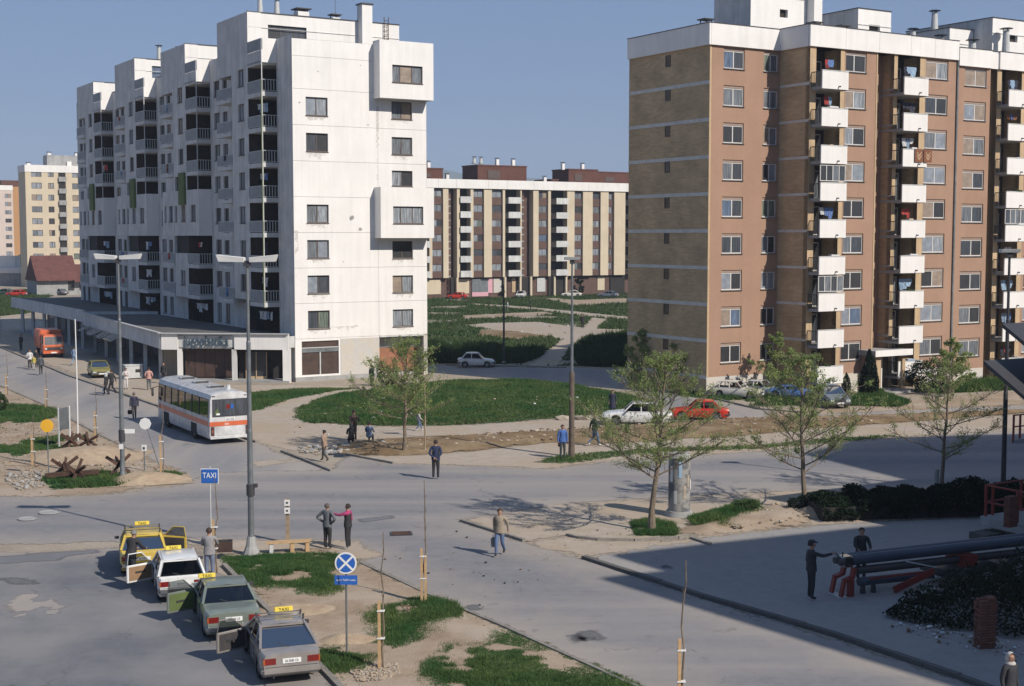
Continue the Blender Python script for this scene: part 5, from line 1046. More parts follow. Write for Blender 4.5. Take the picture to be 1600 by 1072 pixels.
        mb = MB(); xx = xi+.03*(-sx); mb.box(min(xi, xx)-.0, max(xi, xx)+.01, -Ld+.3, -.3, .58, .63, M['metal_dark']); mb.build('armrest', o)
        mb = MB(); bx = (x0+x1)/2; tx = bx-sx*(bw-tw)*.8; q4 = [(bx, -.03, zb0), (tx, -(yA-yr0)+.06, zr-.08), (tx, -Ld+.02, zr-.08), (bx, -Ld+.02, zb0)]
        q4[1] = (tx, min(-.12, -(yA-yr0)*.8), zr-.08)
        mb.tube(q4+[q4[0]], .024, paintm, 6, False); mb.build('window_frame', o)
        mb = MB(); mb.quad(*q4, G); mb.build('door_window', o)
    if rack:
        for y in (yr0-.25, yr1+.3):
            mb = MB(); mb.bar((-tw-.05, y, zr+.11), (tw+.05, y, zr+.11), .04, .03, M['chrome'])
            for sx in (-1, 1): mb.bar((sx*(tw+.0), y, zr-.05), (sx*(tw+.02), y, zr+.14), .05, .05, M['metal_dark'])
            mb.build('roof_rack', t)
    if taxi:
        y = yr0-.25; mb = MB(); zt2 = zr+(.13 if rack else .04); mb.box(-.26, .26, y-.05, y+.05, zt2, zt2+.13, M['taxi_yellow']); ts = mb.build('taxi_sign', t, (taxi.get('x', 0), 0, 0), bevel=.012)
        inst('lettering', text_mesh(taxi.get('t', 'TAXI'), .13, M['text_black'], .003, sx=1.0), ts, (0, y-.056, zt2+.06))
    return t
M['bumper'] = pm('grey_bumper', (.10, .10, .105), .6, .15, 4)
PT = dict(silver=paint('silver_brown_paint', (.33, .30, .275), .3, .7, .3), merc=paint('grey_green_paint', (.19, .22, .185), .3, .7, .1), white=paint('white_paint', (.72, .72, .70)), yellow=paint('yellow_taxi_paint', (.62, .45, .08), .35), olive=paint('olive_mustard_paint', (.26, .23, .05), .4),
          cream=paint('faded_cream_paint', (.66, .62, .54), .5, .3), red=paint('red_car_paint', (.55, .035, .015), .3), grey=paint('dull_blue_grey_paint', (.16, .19, .23), .5, .3), dgreen=paint('dark_green_paint', (.03, .06, .05)), blue=paint('faded_blue_paint', (.06, .14, .36), .5, .3), dark=paint('dark_blue_paint', (.03, .04, .06)))
def V(x, y, z=.04): return Vector((x, y, z))
D_ = -R(0)
hd = 19
fw = Vector((-math.sin(R(hd)), math.cos(R(hd)), 0))
# taxis parked in a row (rear bumper points worked out from the photograph)
tx1 = car('taxi', 'silver hatchback taxi with roof rack, nearest of the taxi row, driver door open', 'taxi', V(-5.65, 34.55)+fw*2.02, hd, PT['silver'], L=4.3, Wd=1.66, H=1.32, belt=.88,
    hood=[(-2.15, .86), (-2.1, .90), (-1.75, .92), (-1.5, .90), (.85, .86), (1.9, .72), (2.15, .60)], cab=(.95, .25, -.75, -1.72), wb=(1.32, -1.25), doors='L', group='taxis waiting in a row with doors open', lining=M['seat'], plate='SA 0585 CA', taxi={'x': .15, 't': 'TAXI'}, rack=True, trim='body')
tx2 = car('taxi', 'grey green saloon taxi with long boot and driver door open, behind the white taxi', 'taxi', V(-7.9, 38.35)+fw*2.15, hd, PT['merc'], L=4.6, Wd=1.7, H=1.36, belt=.90,
    hood=[(-2.3, .86), (-2.24, .92), (-1.15, .93), (1.0, .90), (2.1, .82), (2.3, .72)], cab=(1.0, .42, -.75, -1.28), wb=(1.45, -1.35), wr=.31, doors='L', group='taxis waiting in a row with doors open', lining=M['green'], plate='SA 0686 CA', taxi={'x': -.5}, trim='chrome')
tx3 = car('taxi', 'white small hatchback taxi with tan lined driver door open', 'taxi', V(-10.35, 42.45)+fw*1.75, hd, PT['white'], L=3.7, Wd=1.56, H=1.36, belt=.87,
    hood=[(-1.85, .84), (-1.8, .88), (-1.6, .88), (.8, .86), (1.65, .74), (1.85, .62)], cab=(.85, .25, -1.35, -1.72), wb=(1.2, -1.15), doors='L', group='taxis waiting in a row with doors open', lining=M['tan_lining'], plate='SA 014 CA', taxi={'x': -.1}, hatch=True)
tx4 = car('taxi', 'mustard yellow hatchback taxi with roof rack at the front of the row, right door open', 'taxi', V(-12.35, 45.8)+fw*1.9, hd-3, PT['yellow'], L=4.0, Wd=1.62, H=1.34, belt=.88,
    hood=[(-2.0, .84), (-1.95, .89), (-1.7, .9), (.85, .87), (1.8, .74), (2.0, .62)], cab=(.9, .25, -1.1, -1.72), wb=(1.25, -1.2), doors='R', group='taxis waiting in a row with doors open', lining=M['seat'], plate='SA 578 SA', taxi={'x': 0, 't': 'TAXI'}, rack=True, hatch=True)
car('parked_car', 'olive yellow hatchback parked on the pavement by the arcade', 'car', gp(155, 588), 211-8, PT['olive'], L=4.0, Wd=1.62, H=1.34, hood=[(-2.0, .84), (-1.9, .89), (.8, .87), (1.8, .74), (2.0, .62)], cab=(.85, .2, -.9, -1.7), low=True)
car('parked_car', 'tiny white two door car on the shaded back road', 'car', gp(744, 573.5), -92, PT['white'], L=3.2, Wd=1.4, H=1.3, belt=.82, hood=[(-1.6, .78), (-1.5, .82), (.55, .80), (1.4, .7), (1.6, .58)], cab=(.65, .2, -.85, -1.25), wb=(1.0, -.95), wr=.26, low=True, scale=1.0)
car('parked_car', 'white boxy saloon facing left beside the lamp post', 'car', gp(995, 663), 84, PT['white'], L=4.2, Wd=1.62, H=1.38, cab=(.75, .25, -.9, -1.3), low=True, scale=1.02)
car('parked_car', 'bright red saloon behind the roadside tree', 'car', gp(1092, 655), 84, PT['red'], L=4.1, Wd=1.6, H=1.36, cab=(.7, .2, -.9, -1.35), low=True, scale=.9)
wk = car('wrecked_car', 'cream estate car with smashed windows at the corner of the brown block', 'wrecked car', gp(1152, 622), -118, PT['cream'], L=3.9, Wd=1.58, H=1.34, cab=(.6, .15, -1.3, -1.75), smash=True, low=True, scale=.92)
wk2 = car('wrecked_car', 'crushed white car wreck with raised bonnet behind the cream one', 'wrecked car', gp(1190, 619), -128, PT['white'], L=3.8, Wd=1.56, H=1.3, cab=(.6, .2, -1.0, -1.45), smash=True, low=True, scale=.88)
mb = MB(); mb.add([(-.7, .5, .85), (.7, .5, .88), (.62, 1.25, 1.35), (-.66, 1.2, 1.15), (0, .85, 1.22)], [(0, 1, 4), (1, 2, 4), (2, 3, 4), (3, 0, 4)], PT['white']); mb.build('crumpled_bonnet', wk2)
mb = MB(); mb.add([(-.7, -1.9, .7), (.7, -1.9, .75), (.6, -2.3, .9), (-.6, -2.2, 1.1), (0, -2.0, 1.3)], [(0, 1, 4), (1, 2, 4), (2, 3, 4), (3, 0, 4)], M['rust']); mb.build('torn_panel', wk2)
car('wrecked_car', 'faded blue car wreck half hidden by the middle roadside tree', 'wrecked car', gp(1236, 622), -100, PT['blue'], L=3.6, Wd=1.5, H=1.0, belt=.75, cab=(.6, .1, -.7, -1.2), smash=True, low=True, scale=.95)
car('parked_car', 'rounded dull grey blue car beside the lowest balcony', 'car', gp(1297, 634), 187, PT['grey'], L=3.9, Wd=1.6, H=1.45, belt=.92, cab=(.95, .2, -.9, -1.5), low=True, scale=.98)
for nm, px, py, dg, c, lb in (('parked_car', 715, 467, 80, 'red', 'far red car parked in front of the yellow block'), ('parked_car', 814, 465, 170, 'white', 'far white car at the passage of the yellow block'), ('parked_car', 893, 464, 90, 'cream', 'far pale car under the yellow block right of the white one'), ('parked_car', 950, 465, 70, 'grey', 'far dark grey car at the right end of the yellow block'),
    ('parked_car', 26, 463, 85, 'red', 'red car on the green at the far end of the arcade'), ('parked_car', 6, 461, 88, 'dgreen', 'dark green car at the left edge beside the red one'), ('parked_car', 3, 438, 85, 'white', 'white car by the low white building'), ('parked_car', 92, 461, 60, 'grey', 'grey car in the shade below the red roofed hall'), ('parked_car', 78, 452, 70, 'dark', 'dark blue car below the red roofed hall')):
    car(nm, lb, 'car', gp(px, py, .03), dg, PT[c], low=True, mirror=False)

# ---- bus
bh = 30; bf = Vector((-math.sin(R(bh)), math.cos(R(bh)), 0)); rr = Vector((math.cos(R(bh)), math.sin(R(bh)), 0))
bl = gp(327, 696); bp = bl+rr*1.2+bf*5.1; bp.z = .03
bus = empty('city_bus', bp, R(bh), 'white city bus with orange stripe seen from behind in the side street', 'bus')
BW, BL, BH = 1.2, 5.1, 2.92
MP = paint('bus_white', (.60, .60, .60), .4, .4, dirt=.2); MO = paint('bus_orange', (.60, .13, .05), .4, .4)
pr = [(-BW*.97, .32), (-BW, .5), (-BW, 1.35), (-BW*.985, 1.5), (-BW*.95, 2.5), (-BW*.88, 2.75), (-BW*.6, 2.88), (0, BH)]; pr = pr+[(-x, z) for x, z in pr[-2::-1]]
mb = MB(); ys = [-BL, -BL+.12]+list(np.linspace(-BL+.5, BL-.5, 12))+[BL-.1, BL]; vs = []
for i, y in enumerate(ys):
    k = .965 if i in (0, len(ys)-1) else 1
    for x, z in pr: vs.append((x*k, y, .32+(z-.32)*(.985 if k < 1 else 1)))
m_ = len(pr); fs = []; win_rows = (3, m_-5)
for i in range(len(ys)-1):
    for j in range(m_-1):
        if j in (3, m_-5) and 0 < i < len(ys)-2: continue
        fs.append((i*m_+j, i*m_+j+1, (i+1)*m_+j+1, (i+1)*m_+j))
fs.append(tuple(range(m_))); mb.add(vs, fs, MP); mb.add([vs[(len(ys)-1)*m_+j] for j in range(m_)], [tuple(range(m_-1, -1, -1))], MP); mb.build('body', bus, smooth=True)
e = [-BL+.16]+[-BL+.5+i*1.36 for i in range(1, 7)]+[BL-.2]
for sx in (-1, 1):
    for i in range(len(e)-1):
        mb = MB(); mb.quad((sx*BW*.988, e[i]+.05, 1.52), (sx*BW*.988, e[i+1]-.05, 1.52), (sx*BW*.952, e[i+1]-.05, 2.47), (sx*BW*.952, e[i]+.05, 2.47), M['glass_bus']); mb.build('side_window', bus)
        mb = MB(); mb.bar((sx*BW*.99, e[i], 1.48), (sx*BW*.95, e[i], 2.5), .06, .08, M['metal_dark']); mb.build('window_post', bus)
    mb = MB(); mb.box(min(sx*BW, sx*(BW+.008)), max(sx*BW, sx*(BW+.008)), -BL+.15, BL-.3, 1.0, 1.28, MO); mb.build('stripe', bus)
    mb = MB(); mb.bar((sx*BW, BL-.1, 2.3), (sx*(BW+.25), BL+.15, 2.2), .04, .04, M['metal_dark']); mb.box(min(sx*(BW+.2), sx*(BW+.32)), max(sx*(BW+.2), sx*(BW+.32)), BL+.1, BL+.2, 1.7, 2.2, M['metal_dark']); mb.build('mirror', bus)
mb = MB(); mb.box(-BW*.97, BW*.97, -BL-.012, -BL+.05, 1.0, 1.25, MO); mb.build('rear_stripe', bus)
rwp = MB(); rwp.box(-1.0, 1.0, -BL-.02, -BL+.03, 1.52, 2.5, M['metal_dark']); rwp.box(-.94, .94, -BL-.03, -BL-.018, 1.58, 2.44, CURT[5]); rwo = rwp.build('rear_window', bus)
mb = MB(); mb.box(-.22, .0, -BL-.036, -BL-.031, 1.95, 2.2, M['red_sticker'] if 'red_sticker' in M else M['light_red']); mb.build('red_sticker', rwo)
mb = MB(); mb.box(.05, .2, -BL-.036, -BL-.031, 1.95, 2.2, M['blue_sign']); mb.build('blue_sticker', rwo)
mb = MB(); mb.add([(-.85, -BL-.036, 1.62), (-.6, -BL-.036, 1.62), (-.62, -BL-.036, 1.8), (-.72, -BL-.036, 2.0), (-.83, -BL-.036, 1.85)], [(0, 1, 2, 3, 4)], M['green']); mb.build('green_sticker', rwo)
mb = MB(); mb.box(-.78, -.58, -BL-.038, -BL-.033, 1.62, 1.72, M['white_sign']); mb.build('white_sticker', rwo)
mb = MB(); mb.box(-.28, .28, -BL-.03, -BL-.01, 1.33, 1.45, M['white_sign']); q_ = mb.build('number_plate', bus); inst('lettering', text_mesh('651-418', .13, M['text_black'], .002), q_, (0, -BL-.034, 1.385))
inst('lettering', text_mesh('364', .16, M['text_white'], .003), bus, (-.2, -BL-.02, .9+.2))
mb = MB(); mb.box(-.75, .75, -BL-.02, -BL+.02, .48, .93, MP); mb.build('engine_lid', bus, bevel=.015)
mb = MB(); mb.box(-BW*.95, BW*.95, -BL-.08, -BL+.05, .3, .42, MP); mb.build('rear_bumper', bus)
for sx in (-1, 1):
    mb = MB(); mb.box(sx*1.0-.1, sx*1.0+.1, -BL-.025, -BL+.02, .48, .98, M['metal_dark']); mb.build('lamp_panel', bus)
    for k in range(3): mb = MB(); mb.tube([(sx*1.0, -BL-.04, .56+k*.16), (sx*1.0, -BL-.02, .56+k*.16)], .055, M['light_red'] if k != 1 else M['light_amber'], 10); mb.build('tail_light', bus)
    mb = MB(); mb.box(sx*.92-.09, sx*.92+.09, -BL-.0, -BL+.03, 2.62, 2.7, M['black']); mb.build('vent', bus)
for y in (2.9, .2, -2.6): mb = MB(); mb.box(-.42, .42, y-.3, y+.3, 2.86, 2.99, M['metal_light']); mb.box(-.4, .4, y-.33, y-.3, 2.9, 3.02, M['metal_dark']); mb.build('roof_hatch', bus)
mb = MB(); mb.cyl(.5, -3.4, 2.85, 3.1, .14, .1, MP); mb.build('roof_vent', bus)
mb = MB(); mb.box(-1.1, 1.1, -BL+.1, BL-.2, .95, 1.0, M['seat']); mb.build('floor', bus)
for i in range(7):
    for sx in (-.75, .75): mb = MB(); mb.box(sx-.38, sx+.38, -BL+.8+i*1.25, -BL+.9+i*1.25, 1.0, 1.85, M['seat']); mb.build('seat', bus)
ty, ri = wheel_mesh(.45, .28)
for y in (-2.3, 3.2):
    for sx in (-1, 1): o = inst('wheel', ty, bus, (sx*(BW-.13), y, .45)); inst('rim', ri, o)
    mb = MB(); mb.box(-BW-.006, BW+.006, y-.55, y+.55, .3, .92, M['black']); mb.build('wheel_arch', bus)
# ---- truck
tr = empty('orange_truck', gp(78, 556), R(207), 'orange box van lorry parked nose out beside the arcade', 'truck')
TP = M['orange_paint']
mb = MB(); mb.box(-1.0, 1.0, -2.9, .75, .75, 2.55, TP); mb.build('cargo_box', tr, bevel=.08)
for x in (-1.01, 1.0):
    for i in range(6): mb = MB(); mb.box(x, x+.012, -2.8+i*.6, -2.74+i*.6, .8, 2.45, TP); mb.build('rib', tr)
mb = MB(); mb.add([(-.95, .8, .5), (.95, .8, .5), (.95, 2.5, .5), (-.95, 2.5, .5), (-.95, 2.55, 1.2), (.95, 2.55, 1.2), (.88, 2.25, 2.05), (-.88, 2.25, 2.05), (-.85, 2.0, 2.2), (.85, 2.0, 2.2), (.88, .8, 2.2), (-.88, .8, 2.2)],
    [(0, 1, 2, 3), (3, 2, 5, 4), (4, 5, 6, 7), (7, 6, 9, 8), (8, 9, 10, 11), (1, 10, 9, 6, 5, 2), (0, 3, 4, 7, 8, 11), (0, 11, 10, 1)], TP); mb.build('cab', tr, bevel=.04)
mb = MB(); mb.quad((-.82, 2.57, 1.28), (.82, 2.57, 1.28), (.78, 2.29, 2.0), (-.78, 2.29, 2.0), CURT[5]); mb.build('windscreen', tr)
mb = MB(); mb.box(-.7, .7, 2.52, 2.58, .75, 1.02, M['metal_dark']); mb.build('grille', tr); mb = MB(); mb.box(-1, 1, 2.45, 2.68, .42, .62, TP); mb.build('front_bumper', tr)
mb = MB(); mb.box(-.26, .26, 2.69, 2.7, .46, .58, M['white_sign']); mb.build('number_plate', tr)
for sx in (-1, 1):
    mb = MB(); mb.tube([(sx*.72, 2.52, .88), (sx*.72, 2.6, .88)], .11, M['light_clear'], 12); mb.build('headlight', tr); mb = MB(); mb.box(sx*1.1-.06, sx*1.1+.06, 2.3, 2.36, 1.4, 1.8, M['metal_dark']); mb.build('mirror', tr)
    mb = MB(); mb.box(min(sx*.955, sx*.965), max(sx*.955, sx*.965), 1.2, 2.1, 1.25, 1.95, CURT[5]); mb.build('side_window', tr)
    for y in (1.6, -1.9): ty, ri = wheel_mesh(.38, .24); o = inst('wheel', ty, tr, (sx*.82, y, .38)); inst('rim', ri, o)
mb = MB(); mb.box(-.6, .6, -2.9, 2.3, .45, .75, M['metal_dark']); mb.build('chassis', tr)

# ================================================================== LAMPS, SIGNS, SMALL THINGS
def lamp(px, py, h, label, heads=2, lean=0, pole='metal_grey', low=None):
    t = empty('street_lamp', gp(px, py), 0, label, 'street lamp', 'street lamps along the roads')
    mb = MB(); mb.tube([(0, 0, 0), (0, 0, .5), (0, 0, .9), (0, 0, h*.42), (0, 0, h*.43), (0, 0, h*.72), (0, 0, h*.725), (0, 0, h-.1)], [.2, .125, .112, .098, .085, .078, .062, .052] if not low else [.17, .14, .14, .13, .085, .075, .06, .05], M[pole], 12)
    mb.build('pole', t)
    if low: mb = MB(); mb.tube([(0, 0, .01), (0, 0, 1), (0, 0, h*.43)], [.185, .15, .14], M[low], 12); mb.build('lower_sleeve', t)
    for sx in ((-1, 1) if heads == 2 else (0,)):
        mb = MB(); x0, x1 = (.09, 1.08) if heads == 2 else (-.42, .42); s_ = sx or 1
        v = [(s_*x0, -.16, h-.16), (s_*x1*.93, -.18, h-.14), (s_*x1*.93, .18, h-.14), (s_*x0, .16, h-.16), (s_*x0, -.22, h+.02), (s_*x1, -.25, h+.12), (s_*x1, .25, h+.12), (s_*x0, .22, h+.02)]
        if heads == 1: v = [(x*1, y, h-.1 if i < 4 else h+.06) for i, (x, y, z) in enumerate(v)]
        mb.add(v, [(3, 2, 1, 0), (4, 5, 6, 7), (0, 1, 5, 4), (1, 2, 6, 5), (2, 3, 7, 6), (3, 0, 4, 7)], M['white_sign'] if heads == 2 else M['metal_light']); mb.build('lamp_head', t, bevel=.015)
    mb = MB(); mb.box(-.12, .12, -.1, .1, h-.3, h-.1, M['metal_dark']); mb.build('bracket', t)
    return t
l1 = lamp(393, 868, 10.75, 'tall street lamp with two white heads standing behind the taxi row')
mb = MB(); mb.tube([(0, 0, 0), (0, 0, .35), (0, 0, .7)], [.34, .2, .14], M['concrete'], 10); mb.build('base', l1); mb = MB(); mb.cyl(0, 0, 2.2, 2.6, .15, .15, M['metal_dark']); mb.box(.02, .25, -.1, .1, 2.5, 2.62, M['metal_dark']); mb.build('band', l1)
l2 = lamp(192, 752, 10.6, 'street lamp with two white heads on the bank left of the side street')
mb = MB(); mb.box(.1, .6, -.03, .03, 2.28, 2.48, M['white_sign']); mb.build('arrow_sign', l2); mb = MB(); mb.box(-.1, .1, -.17, -.15, 1.55, 1.8, M['white_sign']); mb.build('notice', l2); mb = MB(); mb.cyl(0, 0, 1.9, 2.45, .15, .15, M['metal_dark']); mb.build('band', l2)
l3 = lamp(893, 714, 10.4, 'single headed street lamp with thick brown lower post beside the man in blue', 1, pole='metal_grey', low='sleeve')
l4 = lamp(1567, 775, 10.9, 'dark single headed street lamp at the right edge of the picture', 1, pole='metal_dark')
def pole(nm, px, py, h, r, mat, label, cat, z=0):
    t = empty(nm, gp(px, py, z), 0, label, cat); mb = MB(); mb.tube([(0, 0, 0), (.02, 0, h*.5), (0, 0, h)], [r*1.1, r, r*.8], M[mat], 8); o = mb.build('shaft', t); mb = MB(); mb.cyl(0, 0, 0, .15, r*2, r*1.6, M['concrete']); mb.build('base', t); return t
pole('flag_pole', 122, 690, 6.9, .036, 'white_sign', 'thin white pole standing on the bank left of the side street', 'pole')
pole('dark_post', 787, 567, 9.3*.75, .09, 'metal_dark', 'thin dark post among the scrub by the tiny white car', 'post', .1)

# taxi sign
def sign_post(nm, px, py, h, label, cat, r=.024, lean=0): 
    t = empty(nm, gp(px, py), 0, label, cat); mb = MB(); mb.tube([(0, 0, 0), (lean*h, 0, h)], r, M['metal_grey'] if nm != 'taxi_sign' else M['metal_light'], 8); mb.build('post', t); return t
ts = sign_post('taxi_sign', 330, 848, 2.9, 'square blue TAXI sign on a pale post behind the taxi row', 'sign')
mb = MB(); mb.box(-.32, .30, -.045, -.02, 2.28, 2.80, M['blue_sign']); mb.build('sign_board', ts, bevel=.01)
mb = MB(); mb.box(-.345, .325, -.02, 0, 2.255, 2.825, M['white_sign']); mb.build('border', ts)
inst('lettering', text_mesh('TAXI', .30, M['text_white'], .004, sx=.78), ts, (-.01, -.052, 2.56))
ns = sign_post('no_stopping_sign', 542, 1026, 2.8, 'round blue and white no stopping sign with a cross above a blue plate', 'sign', .028)
def round_disc(r0, r1, z, y, mat, n=32, name='disc', parent=None):
    mb = MB(); vs = [(r*math.cos(2*math.pi*i/n), y, z+r*math.sin(2*math.pi*i/n)) for r in (r0, r1) for i in range(n)]
    if r0 == 0: mb.add([(0, y, z)]+vs[n:], [(0, 1+i, 1+(i+1) % n) for i in range(n)], mat)
    else: mb.add(vs, [(i, n+i, n+(i+1) % n, (i+1) % n) for i in range(n)], mat)
    return mb.build(name, parent)
mb = MB(); mb.tube([(0, -.03, 2.62), (0, -.05, 2.62)], .30, M['white_sign'], 32); mb.build('disc', ns); round_disc(0, .255, 2.62, -.056, M['blue_sign'], name='face', parent=ns)
for a in (1, -1): mb = MB(); mb.bar((-.19, -.06-.003*(a > 0), 2.62-.19*a), (.19, -.06-.003*(a > 0), 2.62+.19*a), .055, .006, M['white_sign'], up=(0, 1, 0)); mb.build('cross_bar', ns)
mb = MB(); mb.box(-.31, .31, -.05, -.035, 2.02, 2.28, M['blue_sign']); pl = mb.build('plate', ns); inst('lettering', text_mesh('osim TAXI vozila', .075, M['text_white'], .003), pl, (0, -.056, 2.15))
yd = sign_post('yellow_disc_sign', 76, 746, 2.6, 'plain round yellow sign on a dark post by the steel obstacles', 'sign', .03)
mb = MB(); mb.tube([(0, -.03, 2.5), (0, -.055, 2.5)], .31, M['yellow_sign'], 28); mb.build('disc', yd)
oc = sign_post('octagonal_sign', 250, 732, 2.25, 'white octagonal sign seen from behind on a leaning post', 'sign', .025, -.3)
mb = MB(); mb.tube([(-.68, -.03, 2.25), (-.68, -.05, 2.25)], .30, M['white_sign'], 8); mb.build('disc', oc)
def small_sign(px, py, h, label):
    t = sign_post('marker_post', px, py, h, label, 'marker post', .035); mb = MB(); mb.box(-.11, .11, -.06, .05, h-.3, h, M['white_sign']); mb.build('box', t); mb = MB(); mb.box(-.05, .05, -.07, -.061, h-.22, h-.1, M['metal_dark']); mb.build('dial', t); return t
small_sign(226, 736, 1.3, 'short post with a small white box left of the leaning sign')
mp_ = empty('marker_post', gp(450, 849), 0, 'grey wooden post with two white boxes behind the bench', 'marker post'); mb = MB(); mb.box(-.07, .07, -.06, .06, 0, 1.72, M['wood_old']); mb.build('post', mp_)
for z in (1.45, 1.15): mb = MB(); mb.box(-.1, .1, -.12, -.061, z, z+.22, M['white_sign']); mb.box(-.04, .04, -.125, -.119, z+.08, z+.15, M['metal_dark']); mb.build('box', mp_)
nb = empty('notice_board', gp(101, 698), GA+R(42), 'bare grey notice board on two thin posts beside the side street', 'notice board')
for x in (-.5, .5): mb = MB(); mb.box(x-.035, x+.035, -.03, .03, 0, 2.2, M['white_sign' if x > 0 else 'metal_light']); mb.build('post', nb)
mb = MB(); mb.box(-.42, .42, -.03, .03, .95, 2.15, M['metal_grey']); mb.build('board', nb)
# bench
bn = empty('bench', gp(452, 864), R(14), 'low plank bench beside the tall street lamp', 'bench')
for i in range(2): mb = MB(); mb.box(-.86+i*.1, .72+i*.1, -.2+i*.2, -.02+i*.2, .40, .45, M['wood']); mb.build('plank', bn)
for x in (-.65, .1, .65): mb = MB(); mb.box(x-.07, x+.07, -.17, .17, 0, .4, M['plaster_dirty'] if x < 0 else M['wood']); mb.build('leg', bn)
bx = empty('planter_box', gp(350, 862), R(8), 'dark wooden box on the pavement left of the lamp foot', 'box'); mb = MB(); mb.box(-.3, .3, -.2, .2, 0, .4, M['shopdark']); mb.box(-.26, .26, -.16, .16, .401, .42, M['g_soilm'] if 'g_soilm' in M else M['void']); mb.build('box', bx)
# sapling + stake
def sapling(px, py, hs, ht, label, stakes=1, seed=0, mat='wood'):
    t = empty('staked_sapling', gp(px, py, .03), 0, label, 'sapling', 'bare saplings tied to stakes'); r = random.Random(seed)
    for i in range(stakes): mb = MB(); mb.box(-.055+i*.12, .02+i*.12, -.035, .035, 0, hs*(1-.12*i), M[mat]); mb.build('stake', t)
    mb = MB(); x = .08; pts = [(x, .05, 0)]; n = 7
    for i in range(1, n+1): pts.append((x+r.uniform(-.05, .05), .05+r.uniform(-.04, .04), ht*i/n))
    mb.tube(pts, [.028*(1-.8*i/n)+.006 for i in range(n+1)], M['bark'], 6); mb.build('trunk', t); mb = MB()
    for i in range(14):
        z = ht*r.uniform(.5, .98); a = r.uniform(0, 6.28); l = r.uniform(.12, .4)*(1.2-z/ht); k = min(n-1, int(z/ht*n)); f = z/ht*n-k; p = Vector(pts[k]).lerp(Vector(pts[k+1]), f)
        mb.tube([p, p+Vector((math.cos(a)*l*.4, math.sin(a)*l*.4, l*1.1))], [.008, .004], M['bark'], 4)
    mb.build('twigs', t); mb = MB()
    for z in (hs*.45, hs*.85): mb.box(-.07, .13, -.06, .08, z, z+.03, M['white_sign'])
    mb.build('tie', t); return t
sapling(594, 1046, 1.85, 3.7, 'sapling with a thick pale stake nearest the no stopping sign', seed=1)
sapling(660, 943, 1.75, 3.9, 'sapling with two pale stakes on the grass beside the near road', 2, seed=2)
sapling(1062, 1120, 1.9, 3.8, 'broken topped stake with a thin sapling at the bottom edge of the picture', 1, seed=3)
sapling(335, 895, 1.85, 3.3, 'sapling beside the man in the grey blazer', seed=4)
sapling(252, 747, 2.05, 3.1*1.2, 'sapling stake next to the leaning octagonal sign', seed=5)
sapling(51, 727, 1.55, 2.6, 'short staked sapling left of the yellow disc sign', seed=6)
sapling(72, 640, 1.55, 2.9, 'staked sapling beside the road left of the white pole', seed=7)
sapling(10, 617, 1.5, 2.9, 'faint staked sapling at the far left of the street edge', seed=8)
sapling(149, 690, 1.7, 3.2, 'staked sapling between the white pole and the street lamp', seed=9)
pole('staked_tree_pole', 664, 706, 4.0, .04, 'wood_old', 'thin grey pole on the brown earth left of the roadside tree', 'pole')['group'] = 'poles'
# advertising column
ac = empty('advertising_column', gp(1061, 806), 0, 'stout round advertising column with peeling posters behind the tree', 'advertising column')
M['poster'] = pm('peeling_posters', (.27, .265, .25), .9, .3, 1.6, col2=(.11, .11, .12), fine=.12, thr=(.46, .56))
mb = MB(); mb.cyl(0, 0, 0, .25, .6, .52, M['concrete'], 24); mb.build('base', ac, smooth=True); mb = MB(); mb.cyl(0, 0, .25, 2.45, .45, .45, M['poster'], 28); mb.build('drum', ac, smooth=True); mb = MB(); mb.cyl(0, 0, 2.45, 2.62, .48, .42, M['concrete'], 24); mb.build('cap', ac, smooth=True)
for i in range(6):
    a = -2.6+i*.42; z = .5+random.random()*1.2; mb = MB(); h_ = random.uniform(.4, .7)
    mb.add([(.466*math.cos(a+d), .466*math.sin(a+d), zz) for d in (0, .15, .3) for zz in (z, z+h_)], [(0, 2, 3, 1), (2, 4, 5, 3)], rw.choice([M['white_sign'], M['plaster_dirty'], CLOTH[3], M['stone']])); mb.build('poster', ac)
# short stump post by tree 4
sp = empty('bollard', gp(1463, 775), 0, 'short thick concrete post beside the right roadside tree', 'bollard'); mb = MB(); mb.cyl(0, 0, 0, 1.15, .11, .1, M['concrete']); mb.build('shaft', sp); mb = MB(); mb.cyl(0, 0, 1.15, 1.22, .13, .12, M['concrete']); mb.build('cap', sp)
# steel obstacles
def hedgehog(px, py, s, rz, label, seed):
    t = empty('steel_obstacle', gp(px, py, .05), rz, label, 'tank obstacle', 'welded steel obstacles on the bank'); r = random.Random(seed)
    for d in ((1, .1, .75), (-1, .2, .75), (.1, 1, .6), (-.3, -1, .55)):
        v = Vector(d).normalized(); c = Vector((r.uniform(-.1, .1), 0, .48*s)); L_ = s*r.uniform(.7, .95); mb = MB(); n_ = v.cross(Vector((0, 0, 1))).normalized()
        mb.bar(c-v*L_*.75, c+v*L_, .03, .16, M['rust']); mb.bar(c-v*L_*.75+n_*.05, c+v*L_+n_*.05, .1, .02, M['rust']); mb.build('beam', t)
    return t
hedgehog(100, 748, 1.0, .3, 'large tangle of rusty steel beams, left part, under the yellow disc sign', 1); hedgehog(118, 752, .9, 1.4, 'large tangle of rusty steel beams, right part, under the yellow disc sign', 2); hedgehog(188, 742, .95, .8, 'crossed rusty beams at the foot of the left street lamp', 3); hedgehog(112, 702, .9, .2, 'crossed rusty beams behind the notice board', 4); hedgehog(137, 700, .8, 1.9, 'small rusty beams right of the notice board', 5)
lg = empty('timber_log', gp(110, 752), R(6), 'dark squared timber lying under the rusty beams', 'timber'); mb = MB(); mb.bar((-1.1, 0, .3), (1.3, .1, .42), .22, .2, M['rust']); mb.build('beam', lg)

